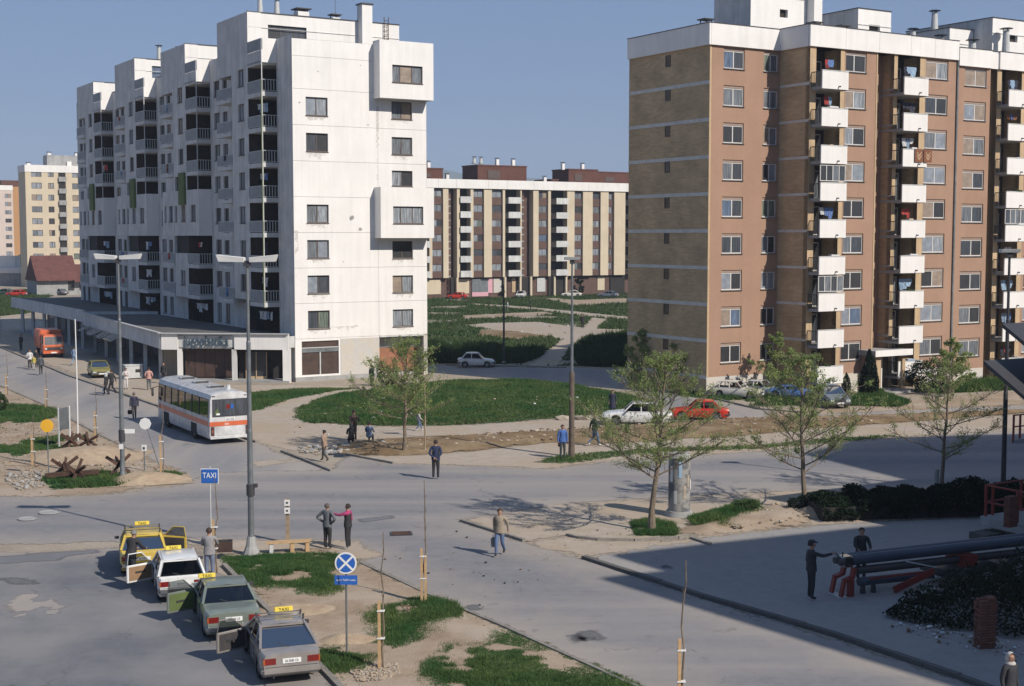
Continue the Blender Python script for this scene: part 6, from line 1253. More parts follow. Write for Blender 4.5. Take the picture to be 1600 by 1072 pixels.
# ---- stones, rubble and litter
def rock_mesh(r, seed, mat):
    bm = bmesh.new(); bmesh.ops.create_icosphere(bm, subdivisions=1, radius=r); rr_ = random.Random(seed)
    for v in bm.verts: v.co *= rr_.uniform(.65, 1.2); v.co.z *= .65
    me = bpy.data.meshes.new('rock'); bm.to_mesh(me); bm.free(); me.materials.append(mat); return me
RK = [rock_mesh(1, i, M['stone']) for i in range(5)]
def rubble(label, pts_px, n, r0, r1, z=.04, mats=None, seed=0):
    poly = P2(pts_px); r = random.Random(seed); mb = MB(); xs = [p[0] for p in poly]; ys = [p[1] for p in poly]; c = 0
    mats = mats or [M['stone'], M['concrete']]
    while c < n:
        x = r.uniform(min(xs), max(xs)); y = r.uniform(min(ys), max(ys))
        if sdist(np.array([x]), np.array([y]), poly)[0] < 0: continue
        me = r.choice(RK); s_ = r0+(r1-r0)*r.random()**3; a = r.uniform(0, 6.28); ca, sa = math.cos(a)*s_, math.sin(a)*s_
        mb.add([(x+v.co.x*ca-v.co.y*sa, y+v.co.x*sa+v.co.y*ca, z+v.co.z*s_+s_*.2) for v in me.vertices], [tuple(p.vertices) for p in me.polygons], r.choice(mats)); c += 1
    o = mb.build('rubble'); o['kind'] = 'stuff'; o['label'] = label
M['gravel'] = pm('warm_gravel', (.40, .31, .22), .95, .2, 5); M['brown_clod'] = pm('brown_clod', (.19, .13, .08), .95, .2, 5); M['litter'] = pm('litter_white', (.62, .62, .62), .8, .1, 4)
rubble('pale rubble heap at the edge of the left bank', [(10, 742), (60, 738), (72, 762), (30, 768), (10, 756)], 260, .04, .14, seed=1)
rubble('pale broken stones beside the sitting people', [(462, 700), (500, 698), (600, 690), (610, 700), (540, 708), (500, 712), (470, 708)], 360, .05, .2, seed=2)
rubble('gravel heap around the foot of the nearest sapling stake', [(545, 1050), (580, 1040), (620, 1042), (628, 1056), (600, 1068), (560, 1068)], 700, .02, .06, .07, [M['gravel'], M['stone']], seed=3)
rubble('gravel around the second sapling stake', [(625, 948), (655, 940), (700, 950), (690, 962), (640, 962)], 420, .018, .045, .08, [M['gravel'], M['brown_clod']], seed=4)
rubble('clods and small stones on the turned brown earth', [(560, 695), (760, 680), (1137, 656), (1389, 650), (1600, 642), (1300, 666), (1150, 680), (864, 690), (600, 708)], 1500, .04, .15, .12, [M['brown_clod'], M['brown_clod'], M['gravel'], M['stone']], seed=5)
rubble('stones on the earth heap beside the advertising column', [(1110, 805), (1200, 792), (1290, 790), (1270, 815), (1150, 832)], 240, .03, .13, .15, [M['stone'], M['gravel']], seed=6)
rubble('scattered litter and stones on the taxi island', [(360, 880), (540, 885), (720, 955), (900, 1040), (700, 1072), (540, 1040)], 800, .01, .045, .04, [M['litter'], M['stone'], M['gravel'], M['brown_clod']], seed=7)
rubble('scattered litter on the big lawn', [(470, 650), (640, 610), (960, 615), (960, 640), (600, 664)], 60, .05, .14, .2, [M['litter'], M['stone']], seed=8)
rubble('small stones strewn over the left bank', [(0, 620), (150, 690), (280, 742), (100, 765), (0, 730)], 1400, .02, .09, .03, [M['stone'], M['gravel'], M['brown_clod']], seed=9)
rubble('clods dropped on the near road', [(560, 860), (720, 830), (900, 880), (760, 960), (660, 900)], 40, .02, .06, .03, [M['brown_clod'], M['void']], seed=10)
rubble('grit and crumbs along the road edges', [(720, 815), (900, 790), (1080, 835), (1000, 900), (912, 873), (830, 850)], 160, .015, .05, .05, [M['stone'], M['brown_clod']], seed=11)
rubble('litter and stones on the pavement by the white block', [(400, 690), (640, 670), (540, 605), (440, 660)], 90, .03, .09, .03, [M['stone'], M['brown_clod'], M['litter']], seed=12)
rubble('litter scattered on the far field', [(680, 545), (980, 480), (960, 540), (740, 530)], 30, .05, .2, .05, [M['litter'], M['stone']], seed=13)
for i, (px, py, sz, lb) in enumerate(((878, 653, .32, 'pale boulder left of the lamp post at the lawn edge'), (908, 653, .38, 'flat pale boulder right of the lamp post at the lawn edge'), (1122, 805, .3, 'pale boulder right of the advertising column'), (720, 890, .16, 'small grey stone'),)[:3]):
    o = inst('boulder', RK[i+1], None, gp(px, py, .12)); o.scale = (sz*1.7, sz, sz); tag(o, lb, 'boulder', 'boulders')
def mound(label, px, py, rx, ry, h, mat, rz=0):
    n = 26; p = gp(px, py); vs = []; 
    for i in range(n+1):
        for j in range(n+1):
            u = (i/n*2-1); v = (j/n*2-1); d = math.hypot(u, v); vs.append((u*rx, v*ry, h*max(0, 1-d*d)**1.2*(.75+.5*float(fbm(np.array([u*3+px]), np.array([v*3]))[0]))-.02))
    mb = MB(); mb.add(vs, [(i*(n+1)+j, (i+1)*(n+1)+j, (i+1)*(n+1)+j+1, i*(n+1)+j+1) for i in range(n) for j in range(n)], mat); o = mb.build('dirt_mound', None, (p.x, p.y, .05), rz, smooth=True); o['kind'] = 'stuff'; o['label'] = label
M['mound'] = pm('sandy_soil', (.40, .31, .21), .97, .2, 2.5, col2=(.29, .21, .14), fine=.15, bump=.8)
mound('sandy soil heap at the tip of the left bank', 228, 752, 2.1, 1.3, .42, M['mound'], .3); mound('large sandy heap behind the steel obstacles', 130, 715, 3.2, 2.6, .55, M['mound']); mound('low soil heap by the no stopping sign', 545, 1003, .9, .6, .22, M['mound']); mound('low soil heap in the middle of the taxi island', 470, 955, 1.3, .8, .18, M['mound'])
mound('earth heap right of the advertising column', 1180, 808, 1.7, .8, .18, M['mound']); mound('soil bank at the end of the hedge', 1275, 805, 1.1, .9, .35, M['mound'])

# ================================================================== TREES AND SHRUBS
def leaf_mesh(name, pts, size, mat, seed=0, flat=.5):
    rs = np.random.RandomState(seed); n = len(pts); P = np.array(pts); a = rs.normal(size=(n, 3)); a /= np.linalg.norm(a, axis=1)[:, None]
    b = rs.normal(size=(n, 3)); b[:, 2] *= flat; b -= a*(a*b).sum(1)[:, None]; b /= np.linalg.norm(b, axis=1)[:, None]; s = size*rs.uniform(.55, 1.35, (n, 1))
    V = np.stack([P-a*s*.5, P+b*s*.34, P+a*s*.5, P-b*s*.34], 1).reshape(-1, 3); F = np.arange(n*4).reshape(-1, 4)
    me = bpy.data.meshes.new(name); me.from_pydata(V.tolist(), [], F.tolist()); me.materials.append(mat); me.update(); return me
def tree(nm, px, py, H, width, h0, label, seed, nl=5200, leaf=.10, lean=(0, 0), limbs=16, group=None, sparse=0, mat='leaf', trunk=.11, z=.05, top=.55, up=.5):
    t = empty(nm, gp(px, py, z), 0, label, 'tree', group); r = random.Random(seed); mb = MB(); tips = []
    n = 9; tp = []
    for i in range(n+1):
        f = i/n; tp.append(Vector((lean[0]*f+r.uniform(-.05, .05)*(i > 0), lean[1]*f+r.uniform(-.05, .05)*(i > 0), H*.96*f)))
    mb.tube(tp, [trunk*(1.35 if i == 0 else 1-.86*(i/n)**.8)+.006 for i in range(n+1)], M['bark'], 9)
    def at(z_): f = min(.999, z_/(H*.96))*n; i = int(f); return tp[i].lerp(tp[i+1], f-i)
    a = r.uniform(0, 6)
    for k in range(limbs):
        f = k/(limbs-1); zz = h0+(H*.93-h0)*f**1.05; a += 2.4+r.uniform(-.4, .4); prof = (1-f**1.25)**.8*(.86+.14*min(1, f*6)); L = width/2*prof*r.uniform(.7, 1.12)+.15
        el = up*(.30+1.3*f)+r.uniform(-.15, .2); d = Vector((math.cos(a)*math.cos(el), math.sin(a)*math.cos(el), math.sin(el))); p = at(zz); pts = [p]; m = 5; rad0 = trunk*(.24-.13*f)
        for i in range(m):
            d = (d+Vector((r.uniform(-.16, .16), r.uniform(-.16, .16), r.uniform(-.02, .16)))).normalized(); p = p+d*L/m; pts.append(p)
        mb.tube(pts, [rad0*(1-.8*i/m)+.005 for i in range(m+1)], M['bark'], 5, False)
        for j in range(int(4+L*5.5)):
            q = r.uniform(.12, 1); i = min(m-1, int(q*m)); s0 = pts[i].lerp(pts[i+1], q*m-i); d2 = (d+Vector((r.uniform(-1, 1), r.uniform(-1, 1), r.uniform(-.35, .7)))).normalized(); l2 = L*r.uniform(.14, .34)*(1.15-q*.4)+.16
            s1 = s0+d2*l2*.5; d3 = (d2+Vector((r.uniform(-.4, .4), r.uniform(-.4, .4), r.uniform(-.1, .4)))).normalized(); s2 = s1+d3*l2*.5; mb.tube([s0, s1, s2], [rad0*.32+.004, rad0*.2+.003, .003], M['bark'], 4, False)
            w_ = .5+r.random()**1.5*1.8
            if r.random() < sparse: w_ *= .15
            tips.append((s1, s2, w_)); 
            for e in range(2):
                s3 = s1.lerp(s2, r.random())+Vector((r.uniform(-.3, .3), r.uniform(-.3, .3), r.uniform(-.1, .25)))*l2*.9; mb.tube([s1, s3], [.004, .002], M['bark'], 3, False); tips.append((s1, s3, w_*.6))
    mb.build('trunk', t, smooth=True); W = sum(x[2] for x in tips); pts = []
    for s1, s2, w_ in tips:
        for _ in range(max(1, int(nl*w_/W))): g = r.random()**.7; pts.append(tuple(s1.lerp(s2, g)+Vector((r.gauss(0, .07), r.gauss(0, .07), r.gauss(0, .055)))))
    o = inst('crown', leaf_mesh('crown', pts, leaf, M[mat], seed), t); o['kind'] = 'stuff'; return t
TG = 'young plane trees along the main road'
tree('roadside_tree', 632, 703, 6.0, 6.8, 1.55, 'leafy young tree on the brown earth in front of the white block', 21, 15000, .075, (.15, 0), 34, TG, .1, z=.15, top=.5)
tree('roadside_tree', 1018, 828, 7.1, 7.6, 2.0, 'leaning young tree in front of the advertising column', 22, 18000, .066, (.55, .3), 32, TG, .25, trunk=.13, top=.42, z=.08)
tree('roadside_tree', 1255, 795, 6.7, 7.2, 1.5, 'young tree with pale trunk at the left end of the dark hedge', 23, 13000, .07, (-.15, .1), 28, TG, .35, trunk=.12, top=.45)
tree('roadside_tree', 1472, 775, 6.5, 6.4, 1.6, 'thinly leaved tree beside the concrete bollard', 24, 6500, .068, (.25, .1), 24, TG, .45, trunk=.10, top=.42)
tree('small_tree', 1488, 618, 4.2, 4.0, .5, 'small bushy tree against the wall right of the porch', 25, 4200, .15, (0, 0), 16, None, .2, trunk=.08)
tree('small_tree', 1000, 604, 4.4, 4.4, .4, 'bushy tree at the left foot of the brick gable', 26, 4600, .16, (.2, 0), 16, None, .2, trunk=.08)
tree('small_tree', 1070, 612, 4.0, 4.0, .4, 'bushy tree along the brick gable wall', 27, 3600, .15, (0, 0), 15, None, .25, trunk=.08)
tree('small_tree', 1215, 618, 4.6, 4.4, .4, 'tall shrubby tree between the wrecked cars and the brown wall', 28, 4200, .15, (0, 0), 15, None, .2, trunk=.08)
tree('small_tree', 781, 464, 5.0, 4.6, .5, 'round small tree before the pink shop front of the yellow block', 29, 2600, .3, (0, 0), 12, None, .1, mat='leaf_bush', z=.03)
tree('small_tree', 905, 463, 3.8, 3.4, .4, 'dark shrub tree under the yellow block at the right', 30, 1800, .3, (0, 0), 10, None, .1, mat='leaf_dark', z=.03)
tree('small_tree', 678, 464, 4.6, 3.4, .5, 'slim tree beside the edge of the white block by the far shops', 31, 1500, .28, (0, 0), 10, None, .2, z=.03)
tree('small_tree', 33, 440, 7, 7, .5, 'green tree clump in front of the yellow tower', 32, 1800, .6, (0, 0), 12, None, 0, mat='leaf_bush', trunk=.2)
def shrub(nm, label, p, rx, ry, H, n, leaf, mat, seed, pointed=0, z=0):
    t = empty(nm, p, 0, label, 'shrub'); r = np.random.RandomState(seed); pts = []; 
    while len(pts) < n:
        u = r.normal(size=3); u /= np.linalg.norm(u); k = r.uniform(.55, 1.0)**.5; zz = (u[2]*.5+.5); w_ = (1-zz*.8) if pointed else 1; b = .8+.45*vnoise(np.array([u[0]*2.5+seed]), np.array([u[2]*2.5+u[1]*2]))[0]
        pts.append((u[0]*rx*k*w_*b, u[1]*ry*k*w_*b, max(.05, (zz*k+(1-k)*.4)*H*(b if not pointed else 1))))
    mb = MB(); 
    for i in range(5): a = i*1.3; mb.tube([(0, 0, 0), (rx*.3*math.cos(a), ry*.3*math.sin(a), H*.4), (rx*.5*math.cos(a), ry*.5*math.sin(a), H*.75)], [.05, .03, .01], M['bark'], 5)
    mb.build('stems', t); o = inst('foliage', leaf_mesh('foliage', pts, leaf, M[mat], seed), t); o['kind'] = 'stuff'; return t
shrub('conifer', 'dark pointed conifer left of the entrance porch', gp(1357, 624), 1.0, 1.0, 3.6, 7000, .14, 'leaf_dark', 1, 1)
shrub('shrub', 'low dark shrub left of the conifer by the porch', gp(1322, 616), .5, .5, 1.6, 1200, .13, 'leaf_dark', 2, 1)
shrub('shrub', 'dark round shrub right of the entrance porch', gp(1446, 612), 1.4, 1.0, 2.3, 4000, .14, 'leaf_dark', 3)
shrub('shrub', 'dark shrub behind the cream wreck at the corner', gp(1112, 611), .8, .8, 1.3, 1400, .13, 'leaf_dark', 4)
shrub('shrub', 'dark shrub cut by the left edge of the picture', gp(-6, 645), .8, .8, 1.5, 1600, .12, 'leaf_bush', 5)
shrub('shrub', 'spiky shrub in the grass before the man by the shop panel', gp(606, 604), .8, .7, 1.7, 1800, .13, 'leaf_bush', 6)
shrub('shrub', 'tuft of tall weeds on the earth heap beside the boulder', gp(1165, 803), .5, .4, .6, 900, .09, 'leaf_bush', 7)
shrub('shrub', 'small weed clump at the foot of the pale trunked tree', gp(1250, 800), .5, .4, .7, 900, .09, 'leaf_dark', 8)
# hedge on the bank
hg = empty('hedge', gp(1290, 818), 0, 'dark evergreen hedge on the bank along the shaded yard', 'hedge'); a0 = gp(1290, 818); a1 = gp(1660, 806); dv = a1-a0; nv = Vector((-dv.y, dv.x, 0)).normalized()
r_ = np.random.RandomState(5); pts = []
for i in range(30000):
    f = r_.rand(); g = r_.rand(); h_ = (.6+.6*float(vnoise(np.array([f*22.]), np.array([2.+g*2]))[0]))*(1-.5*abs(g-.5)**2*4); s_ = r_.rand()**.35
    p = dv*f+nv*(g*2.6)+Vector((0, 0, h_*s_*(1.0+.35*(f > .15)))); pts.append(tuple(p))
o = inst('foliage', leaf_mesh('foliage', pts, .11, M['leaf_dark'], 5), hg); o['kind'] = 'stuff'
mb = MB(); v = [Vector((0, 0, 0))+nv*.35, dv+nv*.35, dv+nv*2.2, nv*2.2]; mb.add([(*q[:2], 0) for q in v]+[(*q[:2], .55) for q in v], [(0, 1, 5, 4), (1, 2, 6, 5), (2, 3, 7, 6), (3, 0, 4, 7), (4, 5, 6, 7)], M['void']); mb.build('shade_core', hg)  # near-black block stands in for the shade inside the hedge
for i in range(3): pass
bz = empty('bramble_patch', gp(1450, 990), 0, 'dark tangle of brambles beside the brick post in the shade', 'shrub'); pts = []
c0 = Vector((0, 0, 0)); ends = [gp(1375, 965), gp(1470, 985), gp(1600, 1000), gp(1750, 960), gp(1600, 930), gp(1440, 945)]; pol = [tuple((e-gp(1450, 990))[:2]) for e in ends]
xs = [p[0] for p in pol]; ys = [p[1] for p in pol]; x = r_.uniform(min(xs), max(xs), 24000); y = r_.uniform(min(ys), max(ys), 24000); c = cover(x, y, pol, 0, 3, .4); k = c > 0; x, y, c = x[k], y[k], c[k]
zz = r_.rand(len(x))**.5*(.15+np.clip(c, 0, 1)*(.9+np.clip((x+.5)*.22, 0, .9))*fbm(x*2, y*2)*1.6); o = inst('foliage', leaf_mesh('foliage', np.stack([x, y, zz+.03], 1), .10, M['leaf_dark'], 9), bz); o['kind'] = 'stuff'

# ================================================================== RIGHT SIDE: TERRACE, CANOPY, CRANE
tp_ = empty('raised_terrace', gp(1530, 838), GA, 'raised concrete terrace slab with red railing at the right edge', 'terrace')
mb = MB(); mb.box(0, 9, -7, 0, .42, .8, M['concrete']); mb.build('slab', tp_, bevel=.02); mb = MB(); mb.box(.3, 9, -6.8, -.3, 0, .42, M['dark_concrete']); mb.build('plinth', tp_)
for i in range(4): mb = MB(); mb.box(-.7+i*.28, -.46+i*.28, -.9, -.1, 0, .28, M['dark_concrete']); mb.build('block', tp_)
for z in (1.35, 2.0): mb = MB(); mb.bar((.15, -.15, z), (9, -.15, z), .06, .06, M['red_paint']); mb.build('rail', tp_); mb = MB(); mb.bar((.15, -.15, z), (.15, -3.2, z), .06, .06, M['red_paint']); mb.build('rail', tp_)
for x, y in ((.15, -.15), (.55, -.15), (2.2, -.15), (3.8, -.15), (5.4, -.15), (.15, -1.6), (.15, -3.1)): mb = MB(); mb.box(x-.045, x+.045, y-.045, y+.045, .8, 2.02, M['red_paint']); mb.build('post', tp_)
bk_ = MB(); bk_.box(0, .24, 0, .115, 0, .065, M['brickred']); bkm = bk_.mesh('brick')
def brick_pier(parent, x, y, z0, n, w2=2):
    for k in range(n):
        for i in range(w2):
            for j in range(4 if w2 == 2 else 3):
                o = inst('brick', bkm, parent, (x+i*.25+random.uniform(-.006, .006), y+j*.125+random.uniform(-.006, .006), z0+k*.077)) if k % 2 == 0 else inst('brick', bkm, parent, (x+.115+(j*.125), y+i*.25, z0+k*.077), (0, 0, math.pi/2))
bp1 = empty('brick_pier', gp(1576, 825, .8), GA, 'red brick pier standing on the terrace behind the railing', 'brick pier'); 
for k in range(15):
    for j in range(2): inst('brick', bkm, bp1, (random.uniform(-.01, .01), j*.125, k*.077)); inst('brick', bkm, bp1, (.25+random.uniform(-.01, .01), j*.125, k*.077))
bp2 = empty('brick_pier', gp(1538, 1012), R(12), 'rough red brick pier in the dark at the bottom right', 'brick pier')
for k in range(19):
    for j in range(3):
        for i in range(2):
            if k > 16 and random.random() < .5: continue
            inst('brick', bkm, bp2, (-.25+i*.25+random.uniform(-.02, .02)+(.03 if k % 2 else 0), -.18+j*.125+random.uniform(-.01, .01), k*.078), (0, 0, random.uniform(-.04, .04)))
cn = empty('canopy', gp(1530, 838)+Vector((0, 0, 0)), GA, 'dark sloping metal canopy above the terrace at the right edge', 'canopy')
def slope(x0, z0, name): mb = MB(); v = [(x0, .3, z0), (x0+9, .3, z0), (x0+9, -3.6, z0-2.4), (x0, -3.6, z0-2.4)]; mb.add(v+[(a, b, c-.16) for a, b, c in v], [(0, 3, 2, 1), (4, 5, 6, 7), (0, 1, 5, 4), (1, 2, 6, 5), (2, 3, 7, 6), (3, 0, 4, 7)][::-1], M['metal_dark']); mb.build(name, cn)
slope(.35, 6.75, 'roof_sheet'); slope(1.35, 8.15, 'roof_sheet')
for x in (2.5, 6.5): mb = MB(); mb.box(x-.1, x+.1, -.6, -.4, .8, 7.6, M['metal_dark']); mb.build('post', cn)
rg = empty('red_railing', gp(1583, 692), GA, 'red metal railing standing beside the far road at the right edge', 'railing')
for z in (.9, 1.55): mb = MB(); mb.bar((0, 0, z), (6, 0, z), .07, .07, M['red_paint']); mb.build('rail', rg)
for x in (0, .55, 1.9, 3.2): mb = MB(); mb.box(x-.045, x+.045, -.045, .045, 0, 1.58, M['red_paint']); mb.build('post', rg)
mb = MB(); mb.bar((0, 0, .1), (6, 0, .1), .3, .2, M['concrete']); mb.build('kerb_stone', rg)
cr = empty('folded_crane', gp(1315, 930), math.atan2(.33, .944), 'folded lorry crane with blue grey boom and red end frame parked in the shade', 'crane')
M['boom'] = pm('blue_grey_boom_paint', (.045, .065, .095), .5, .15, 2)
mb = MB(); mb.tube([(.25, 0, 1.12), (9.5, 0, 1.3)], .17, M['boom'], 12); mb.build('boom', cr, smooth=True)
mb = MB(); mb.tube([(.35, .42, 1.1), (9.5, .42, 1.3)], .15, M['boom'], 12); mb.build('boom', cr, smooth=True)
mb = MB(); mb.tube([(.5, -.05, .78), (9.5, .0, .9)], .13, M['metal_dark'], 10); mb.build('inner_boom', cr, smooth=True)
mb = MB(); mb.tube([(.55, -.12, .42), (3.4, -.05, .42)], .14, M['boom'], 10); mb.build('outrigger_beam', cr, smooth=True)
mb = MB(); mb.bar((-.05, 0, 1.1), (.3, 0, 1.12), .42, .36, M['chrome']); mb.build('boom_head', cr, bevel=.04)
for y in (-.14, .14): mb = MB(); mb.tube([(-.2, y, 1.12), (-.03, y, 1.12)], .11, M['metal_dark'], 12); mb.build('end_cap', cr)
mb = MB(); mb.bar((-.15, -.1, 1.25), (-.15, .15, 1.34), .04, .04, M['metal_dark']); mb.bar((0, 0, 1.28), (.02, 0, 1.42), .03, .03, M['metal_dark']); mb.build('hook', cr)
for y in (-.3, .25):
    mb = MB(); mb.bar((.25, y, .95), (.18, y, .62), .09, .2, M['red_paint'], (0, 1, 0)); mb.bar((.18, y, .64), (-.12, y, .55), .09, .2, M['red_paint'], (0, 1, 0)); mb.bar((-.1, y, .6), (-.22, y, .05), .09, .16, M['red_paint'], (0, 1, 0)); mb.build('end_frame', cr)
mb = MB(); mb.box(.05, .26, -.32, -.2, 0, .55, M['red_paint']); mb.build('frame_leg', cr)
mb = MB(); mb.box(-.3, -.05, -.36, .3, 0, .05, M['metal_light']); mb.build('foot_plate', cr)
mb = MB(); mb.bar((1.7, -.4, .12), (3.2, -.4, .62), .1, .2, M['red_paint']); mb.build('strut', cr); mb = MB(); mb.bar((.8, -.35, .55), (3.0, -.35, .6), .05, .05, M['red_paint']); mb.build('strut', cr)
mb = MB(); mb.bar((2.2, -.3, 1.0), (3.4, -.3, .7), .04, .04, M['metal_light']); mb.build('hydraulic_hose', cr)
mb = MB(); mb.box(3.6, 9.5, -.5, .9, .35, .62, M['metal_dark']); mb.build('chassis', cr)
ty, ri = wheel_mesh(.42, .26)
for x in (.75, 1.15):
    mb = MB(); mb.cyl(x, -.05, 0, .3, .1, .07, M['metal_dark']); mb.build('support_foot', cr)
for x in (5.2, 6.4, 8.6): o = inst('wheel', ty, cr, (x, -.5, .42), (0, 0, math.pi/2)); inst('rim', ri, o)
mb = MB(); mb.box(3.4, 3.8, -.3, .7, .6, 1.7, M['red_paint']) if 0 else mb.box(4.4, 5.0, -.3, .6, .6, 1.0, M['red_paint']); mb.build('turret', cr)
bp3 = empty('rubble_pile', gp(1375, 985), 0, 'dark rubble by the crane', 'rubble'); bpy.data.objects.remove(bp3)
rubble('rubble and scraps in the shaded yard below the brambles', [(1370, 975), (1480, 980), (1600, 1010), (1600, 1040), (1480, 1010)], 160, .02, .08, .05, [M['concrete'], M['litter'], M['brown_clod']], seed=21)

# ================================================================== PEOPLE
ARM = dict(down=((.05, -.03, -.29), (.06, .05, -.54)), back=((.08, -.12, -.26), (-.15, -.19, -.44)), hips=((.24, -.10, -.22), (-.02, .03, -.42)), point=((.05, .27, -.07), (.03, .54, -.02)),
           fold=((.07, .05, -.28), (-.12, .21, -.24)), fwd=((.05, .10, -.27), (.04, .28, -.40)), bwd=((.06, -.15, -.25), (.07, -.20, -.50)), low=((.06, .16, -.24), (.0, .38, -.32)), bag=((.07, .0, -.29), (.08, .02, -.55)), side=((.24, .10, -.06), (.50, .18, .0)), pocket=((.10, -.08, -.27), (.05, .06, -.44)), knee=((.05, .14, -.26), (.0, .36, -.32)))
def person(label, p, deg, shirt, pants, hair=(.03, .02, .015), arms=('down', 'down'), legs='stand', s=.95, shoes=(.02, .02, .02), bend=0, turn=0, female=False, skirt=None, cap=None, scarf=None, shoulder=None, sleeve=None, hem=True, group=None, short=False):
    cmat = lambda n_, c: M.setdefault(n_+str(tuple(round(v, 3) for v in c)), pm(n_, c, .85, .12, 9))
    ms, mp, mk, mh, msh = cmat('jacket_cloth', shirt), cmat('trouser_cloth', pants), M['skin'], cmat('hair', hair), cmat('shoe_leather', shoes); msl = cmat('shoulder_panel', shoulder) if shoulder else ms
    dz = -.46 if legs == 'sit' else 0
    def T(x, y, z):   # torso bend about the hips
        zz = z-.92; a = bend; return Vector((x, y*math.cos(a)+zz*math.sin(a), .92+dz+zz*math.cos(a)-y*math.sin(a)))
    vs = []; es = []; rs_ = []; tg = []
    def v(p_, r, parent=None, t=None):
        vs.append(Vector(p_)); rs_.append(r*(1.2 if t in ('j', 's', 'S', 'p', None) else 1.05)); i = len(vs)-1
        if parent is not None: es.append((parent, i)); tg.append((parent, i, t))
        return i
    sh = .175 if female else .195
    pel = v(T(0, 0, .93), .125); wa = v(T(0, 0, 1.08), .112 if female else .122, pel, 'j'); ch = v(T(0, .005, 1.27), .132 if female else .142, wa, 'j'); uc = v(T(0, -.005, 1.40), .095, ch, 'j'); nk = v(T(0, .0, 1.49), .052, uc, 'k'); hd1 = v(T(0, .015, 1.57), .072, nk, 'k'); hd2 = v(T(0, .01, 1.645), .092, hd1, 'k'); hd3 = v(T(0, -.005, 1.71), .062, hd2, 'k'); hands = []
    for sx, am in ((1, arms[0]), (-1, arms[1])):
        e, w_ = ARM[am]; s0 = T(sx*sh, -.005, 1.41); si = v(s0, .064, uc, 'S'); el = s0+Vector((sx*e[0], e[1], e[2])); ei = v(el, .05, si, 's'); wr_ = s0+Vector((sx*w_[0], w_[1], w_[2])); wi = v(wr_, .034, ei, 's2' if short else 's'); d = (wr_-el).normalized(); hi = v(wr_+d*.075, .036, wi, 'k'); hands.append((wr_+d*.07, d, sx))
    H_ = T(0, 0, .90)
    lg_ = {'stand': (((.1, .015, -.43), (.105, -.02, -.82)), ((-.1, .015, -.43), (-.11, -.02, -.82))), 'walk': (((.09, .17, -.40), (.09, .20, -.80)), ((-.09, -.02, -.43), (-.09, -.33, -.74))), 'walk2': (((.09, -.02, -.43), (.09, -.30, -.75)), ((-.09, .17, -.40), (-.09, .2, -.80))),
           'sit': (((.11, .40, .02), (.11, .42, -.37)), ((-.11, .40, .02), (-.12, .36, -.37))), 'wide': (((.13, .02, -.43), (.17, -.02, -.82)), ((-.13, .02, -.43), (-.17, -.02, -.82)))}[legs]
    for (kx, ky, kz), (ax_, ay, az) in lg_:
        sx = 1 if kx > 0 else -1; hp = v(H_+Vector((sx*.085, 0, -.03)), .094, pel, 'p'); kn = v(H_+Vector((kx, ky, kz)), .062, hp, 'p'); an = v(H_+Vector((ax_, ay, az)), .046, kn, 'p'); back_ = ay < -.2; to = v(vs[an]+Vector((0, .15, -.085 if back_ else -.04)), .036, an, 'f')
    me = bpy.data.meshes.new('body'); me.from_pydata(vs, es, []); ob = bpy.data.objects.new('body', me); COL.objects.link(ob); md = ob.modifiers.new('s', 'SKIN'); md.use_smooth_shade = True; sv = me.skin_vertices[0].data
    for i, r in enumerate(rs_):
        fl = tg and any(b == i and t_ == 'j' for _, b, t_ in tg); sv[i].radius = (r*(1.12 if i in (pel, wa, ch) else 1), r*(.86 if i in (pel, wa, ch) else 1)); sv[i].use_root = (i == 0)
    ob.modifiers.new('u', 'SUBSURF').levels = 1; ob.modifiers['u'].render_levels = 1; dg = bpy.context.evaluated_depsgraph_get(); m2 = bpy.data.meshes.new_from_object(ob.evaluated_get(dg)); bpy.data.objects.remove(ob)
    bm = bmesh.new(); bm.from_mesh(m2); F = {}; mats = [ms, mp, mk, msh, msl]; ix = {'j': 0, 's': 0, 'S': 0, 'p': 1, 'k': 2, 'f': 3, 's2': 2}
    if shoulder: ix['S'] = 4; ix['s'] = 4
    if sleeve: pass
    for f in bm.faces:
        c = f.calc_center_median(); best = 9; bt = 'j'
        for a, b, t_ in tg:
            A, B = vs[a], vs[b]; ab = B-A; q = max(0, min(1, (c-A).dot(ab)/ab.length_squared)); d = (c-A-ab*q).length-(rs_[a]*(1-q)+rs_[b]*q)*.9
            if t_ == 'k' and a == uc and q < .45: t2 = 'j'
            elif t_ == 'k' and b in (len(vs),) : t2 = 'k'
            else: t2 = t_
            if d < best: best = d; bt = t2
        if bt == 'p' and c.z > H_.z-.06 and hem: bt = 'j'
        f.material_index = ix[bt]; f.smooth = True
    def blob(c, r, mi, sc_=(1, 1, 1), seg=8):
        k = bmesh.ops.create_uvsphere(bm, u_segments=seg, v_segments=6, radius=r); 
        for q in k['verts']: q.co = Vector((q.co.x*sc_[0], q.co.y*sc_[1], q.co.z*sc_[2]))+Vector(c)
        for q in k['verts']:
            for f in q.link_faces: f.material_index = mi; f.smooth = True
    mats.append(M['text_black'])
    blob(T(0, .108, 1.615), .016, 2, (.8, 1.2, 1.5)); 
    for sx in (-1, 1): blob(T(sx*.094, 0, 1.625), .02, 2, (.4, .8, 1.3)); blob(T(sx*.034, .090, 1.645), .010, 5, (1.3, .6, .8)); blob(T(sx*.034, .088, 1.668), .012, 5, (1.6, .5, .35))
    blob(T(0, .092, 1.578), .015, 2, (1.7, .5, .5))
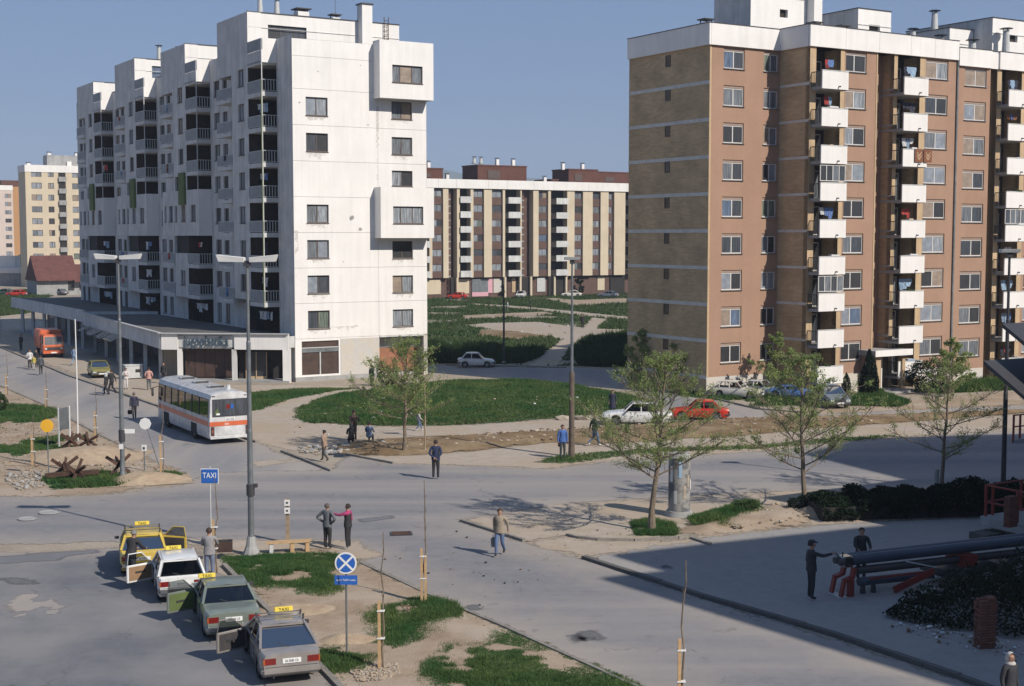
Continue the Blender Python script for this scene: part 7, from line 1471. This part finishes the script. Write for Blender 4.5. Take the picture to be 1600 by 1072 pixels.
    for hp_, d, sx in hands:     # five fingers
        n_ = d.cross(Vector((0, 1, 0))); n_ = n_.normalized() if n_.length > .2 else Vector((1, 0, 0)); b_ = d.cross(n_).normalized()
        for i, ln in enumerate((.062, .075, .07, .055, .045)):
            o_ = b_*((i-1.5)*.019) if i < 4 else b_*-.036-d*.05; dd = (d+n_*.25*(-sx)) if i < 4 else (d*.6-b_*.8); dd.normalize(); A = hp_+o_+(d*.02 if i < 4 else d*0); B = A+dd*ln*.55; C_ = B+(dd-n_*.35*sx*(-1)).normalized()*ln*.5
            mbf = MB(); mbf.tube([A, B, C_], [.0095, .0085, .0065], mk, 5); base = [bm.verts.new(q) for q in mbf.v]
            for f in mbf.f:
                try: ff = bm.faces.new([base[q] for q in f]); ff.material_index = 2; ff.smooth = True
                except ValueError: pass
    idx_ = [f.material_index for f in bm.faces]; bm.to_mesh(m2); bm.free(); m2.materials.clear()
    for q in mats: m2.materials.append(q)
    m2.polygons.foreach_set('material_index', idx_)
    m2.name = 'body'; t = empty('person', p, R(deg), label, 'person', group, s); inst('body', m2, t)
    def shell(name, r, sc_, c, keep, mat):
        b2 = bmesh.new(); bmesh.ops.create_uvsphere(b2, u_segments=16, v_segments=12, radius=r)
        bmesh.ops.delete(b2, geom=[q for q in b2.verts if not keep(q.co/r)], context='VERTS')
        for q in b2.verts: q.co = T(q.co.x*sc_[0]+c[0], q.co.y*sc_[1]+c[1], q.co.z*sc_[2]+c[2])
        m3 = bpy.data.meshes.new(name); b2.to_mesh(m3); b2.free(); m3.materials.append(mat); m3.polygons.foreach_set('use_smooth', [True]*len(m3.polygons)); o = inst(name, m3, t); return o
    if scarf: shell('headscarf', .122, (.95, 1.1, 1.25), (0, -.005, 1.625), lambda q: q.y < .55 or q.z > .72, cmat('scarf', scarf)); shell('scarf_collar', .13, (1, 1, .5), (0, 0, 1.49), lambda q: q.z > -.5, cmat('scarf', scarf))
    else: shell('hair', .104, (1, 1.12, 1.15), (0, -.008, 1.645), (lambda q: q.z > .35 or (q.y < .2 and q.z > -.35) or (female and q.y < 0)), mh)
    if cap: shell('cap', .11, (1.05, 1.2, .8), (0, .0, 1.70), lambda q: q.z > 0, cmat('cap', cap)); mb = MB(); c_ = T(0, .13, 1.70); mb.box(c_.x-.07, c_.x+.07, c_.y-.05, c_.y+.05, c_.z-.008, c_.z+.008, cmat('cap', cap)); mb.build('peak', t)
    if skirt:
        mb = MB(); n = 18; vs2 = []
        for k, (z, rr_) in enumerate(((1.05, .16), (.92, .19), (.7, .225), (.45, .255))):
            for i in range(n): a = 2*math.pi*i/n; q = rr_*(1+.05*math.sin(a*5)*(k > 1)); vs2.append(T(q*math.cos(a), q*.8*math.sin(a), z) if legs != 'sit' else T(q*math.cos(a), q*.8*math.sin(a)+(.15*k), max(z, .75)))
        mb.add(vs2, [(k*n+i, k*n+(i+1) % n, (k+1)*n+(i+1) % n, (k+1)*n+i) for k in range(3) for i in range(n)], cmat('skirt_cloth', skirt)); mb.build('skirt', t, smooth=True)
    elif hem:    # jacket hem standing off the hips
        mb = MB(); n = 18; vs2 = []
        for z, rr_ in ((1.12, .165), (.98, .18), (.86, .188)):
            for i in range(n): a = 2*math.pi*i/n; vs2.append(T(rr_*1.08*math.cos(a), rr_*.82*math.sin(a), z))
        mb.add(vs2, [(k*n+i, k*n+(i+1) % n, (k+1)*n+(i+1) % n, (k+1)*n+i) for k in range(2) for i in range(n)], ms); mb.build('jacket_hem', t, smooth=True)
    return t
def bag(label, px, py, z, mat, w_=.32, h_=.24, rz=0, off=(0, 0)):
    p = gp(px, py); p.x += off[0]; p.y += off[1]; t = empty('bag', (p.x, p.y, z), rz, label, 'bag'); mb = MB(); mb.box(-w_/2, w_/2, -.06, .06, 0, h_, mat); mb.build('body', t, bevel=.02); mb = MB(); mb.tube([(-w_*.3, 0, h_), (-w_*.25, 0, h_+.1), (w_*.25, 0, h_+.1), (w_*.3, 0, h_)], .01, mat, 5, False); mb.build('handle', t); return t
K = (.025, .025, .028); NAVY = (.02, .03, .075); JEAN = (.10, .15, .26); WHITE = (.6, .6, .58); GREY = (.2, .21, .23); GREY2 = (.11, .12, .13)
person('man in navy jacket and black trousers standing in the road, hands behind his back', gp(681, 748, .03), -5, NAVY, K, arms=('back', 'back'), legs='stand', s=1.06, shoes=WHITE)
person('man in beige jacket and dark trousers walking right of the bus', gp(507, 721, .03), 60, (.30, .21, .15), (.05, .05, .045), arms=('fwd', 'bwd'), legs='walk', s=.93)
person('man in brown jacket standing behind the two seated people', gp(553, 688, .03), 200, (.09, .055, .045), (.07, .055, .045), arms=('low', 'low'), s=.97, cap=(.08, .05, .04))
person('seated woman in black shawl at the end of the pavement', gp(549, 696, .0), 10, K, K, arms=('knee', 'knee'), legs='sit', s=.95, scarf=(.03, .03, .03), skirt=K)
person('seated man in blue and grey checked shirt', gp(577, 692, .0), -10, (.13, .18, .28), K, arms=('knee', 'knee'), legs='sit', s=.92)
person('small child in jeans and pale top walking along the lawn edge', gp(655, 673, .03), -80, (.45, .42, .42), JEAN, arms=('fwd', 'bwd'), legs='walk2', s=.66, shoes=WHITE, hem=False)
person('man in bright blue jacket standing left of the thick lamp post', gp(879, 716, .03), -160, (.05, .12, .34), (.05, .06, .06), s=1.0, arms=('down', 'down'))
person('youth in dark top and jeans walking right of the lamp post', gp(929, 697, .03), -80, (.05, .07, .045), JEAN, arms=('fwd', 'bwd'), legs='walk', s=1.04, shoes=WHITE)
person('person in dark blue coat standing by the white boxy saloon', gp(957, 647, .03), 170, (.02, .025, .05), (.02, .025, .05), s=.9, skirt=(.02, .025, .05))
person('man in beige bomber jacket and jeans walking across the near road', gp(781, 868, .03), 165, (.29, .24, .18), JEAN, arms=('bwd', 'bwd'), legs='walk', s=.98, hair=(.05, .03, .02))
person('man in grey jumper with hands on hips by the bench', gp(512, 857, .04), -28, GREY2, K, arms=('hips', 'hips'), s=.96, hair=(.10, .08, .07))
person('man in black tracksuit with pink shoulders pointing with his arm', gp(544, 857, .04), 72, K, K, arms=('down', 'point'), s=.95, shoulder=(.34, .035, .13), shoes=WHITE)
person('man in grey blazer and blue grey trousers seen from behind beside the sapling', gp(328, 905, .04), 8, (.25, .24, .245), (.15, .18, .26), arms=('low', 'low'), s=1.0, hair=(.05, .03, .025))
person('driver in black jumper leaning at the yellow taxi', gp(205, 912, .04), -20, K, GREY2, arms=('low', 'low'), s=1.02, bend=.3, hair=(.2, .19, .18))
person('man in dark clothes reaching out to the crane head', gp(1267, 936, .04), -80, (.025, .025, .03), (.022, .022, .028), arms=('point', 'down'), s=1.07, cap=(.02, .02, .02))
person('worker behind the crane boom, only his dark head showing', gp(1345, 905, .04), 180, K, K, arms=('low', 'low'), s=1.0)
person('old woman in pale headscarf and dark coat at the bottom right corner', gp(1576, 1130, .04), -150, (.03, .03, .035), K, arms=('down', 'down'), s=.97, scarf=(.45, .42, .40), skirt=(.03, .03, .035))
person('man in dark grey suit in the street before the orange truck', gp(64, 586, .03), 20, (.07, .08, .09), (.05, .055, .06), s=.95, legs='walk')
person('man in white shirt and dark trousers in the group left of the truck', gp(47, 576, .03), 200, WHITE, K, s=.95, arms=('fold', 'down'))
person('child in yellow shorts and white socks in the group left of the truck', gp(53, 578, .03), 170, (.5, .42, .10), (.45, .42, .4), s=.72)
person('woman in dark clothes in the group left of the truck', gp(57, 574, .03), 160, K, K, s=.9, female=True, skirt=K)
person('dark figure standing far left beside the arcade', gp(33, 548, .03), 150, K, K, s=.95)
person('youth in pale blue denim walking between truck and olive car', gp(116, 571, .03), -20, (.2, .28, .42), (.22, .3, .42), s=.95, legs='walk')
person('woman in black and white carrying a bag in front of the olive car', gp(166, 618, .03), 80, K, K, s=.95, female=True, legs='walk', scarf=(.5, .5, .5))
person('man in black coat striding beside the left lamp post', gp(175, 616, .03), 85, K, K, s=1.04, legs='walk2', arms=('bwd', 'fwd'))
person('person all in white with red arms folded on the arcade pavement', gp(197, 608, .03), 185, (.6, .55, .52), (.6, .58, .56), s=.92, arms=('fold', 'fold'))
person('stout man in pink shirt standing with his back to the arcade', gp(233, 609, .03), 10, (.5, .28, .24), GREY2, s=.96, arms=('pocket', 'pocket'), short=True)
person('man in navy jacket with a bag walking behind the bus', gp(210, 655, .03), 20, (.03, .03, .06), (.07, .06, .055), s=.97, legs='walk', hair=(.12, .1, .09))
person('person in black with red bag in the shade of the arcade', gp(256, 599, .03), 170, K, K, s=.95, female=True)
person('person in dark green beside the shrub at the shop panel', gp(581, 603, .03), -40, (.03, .05, .035), K, s=.93)
person('dark figure on the far crossing of the field paths', gp(910, 513, .03), 170, K, K, s=1.0)
person('person in white on the far field path', gp(793, 487, .03), 100, WHITE, GREY, s=.95)
person('person in dark green on the far field path right of the white one', gp(829, 484, .03), 100, (.04, .06, .05), K, s=1.0)
mb = MB()
bag('dark shoulder bag of the man in the bright blue jacket', 875, 716, .62, M['void'], .22, .3, .4)
bag('grey carrier bag of the man in the beige bomber jacket', 771, 866, .28, M['metal_grey'], .28, .34, 1.3)
bag('dark briefcase of the man walking behind the bus', 204, 654, .28, M['void'], .34, .26, .5)
bag('white carrier bag of the woman before the olive car', 163, 618, .3, M['white_sign'], .26, .3, .5)

# ------------------------------------------------------------------ spring haze
hz = MB(); hz.box(-3000, 3000, -70, 5200, -2, 330, M['void']); ho = hz.build('haze'); ho['kind'] = 'stuff'; ho['label'] = 'thin spring haze over the town'
ho.display_type = 'WIRE'; hm = bpy.data.materials.new('haze'); hm.use_nodes = True; ht_ = hm.node_tree; ht_.nodes.clear(); o_ = ht_.nodes.new('ShaderNodeOutputMaterial'); pv = ht_.nodes.new('ShaderNodeVolumePrincipled')
pv.inputs['Color'].default_value = (.70, .82, 1, 1); pv.inputs['Density'].default_value = .00022; ht_.links.new(pv.outputs[0], o_.inputs['Volume']); ho.data.materials.clear(); ho.data.materials.append(hm)
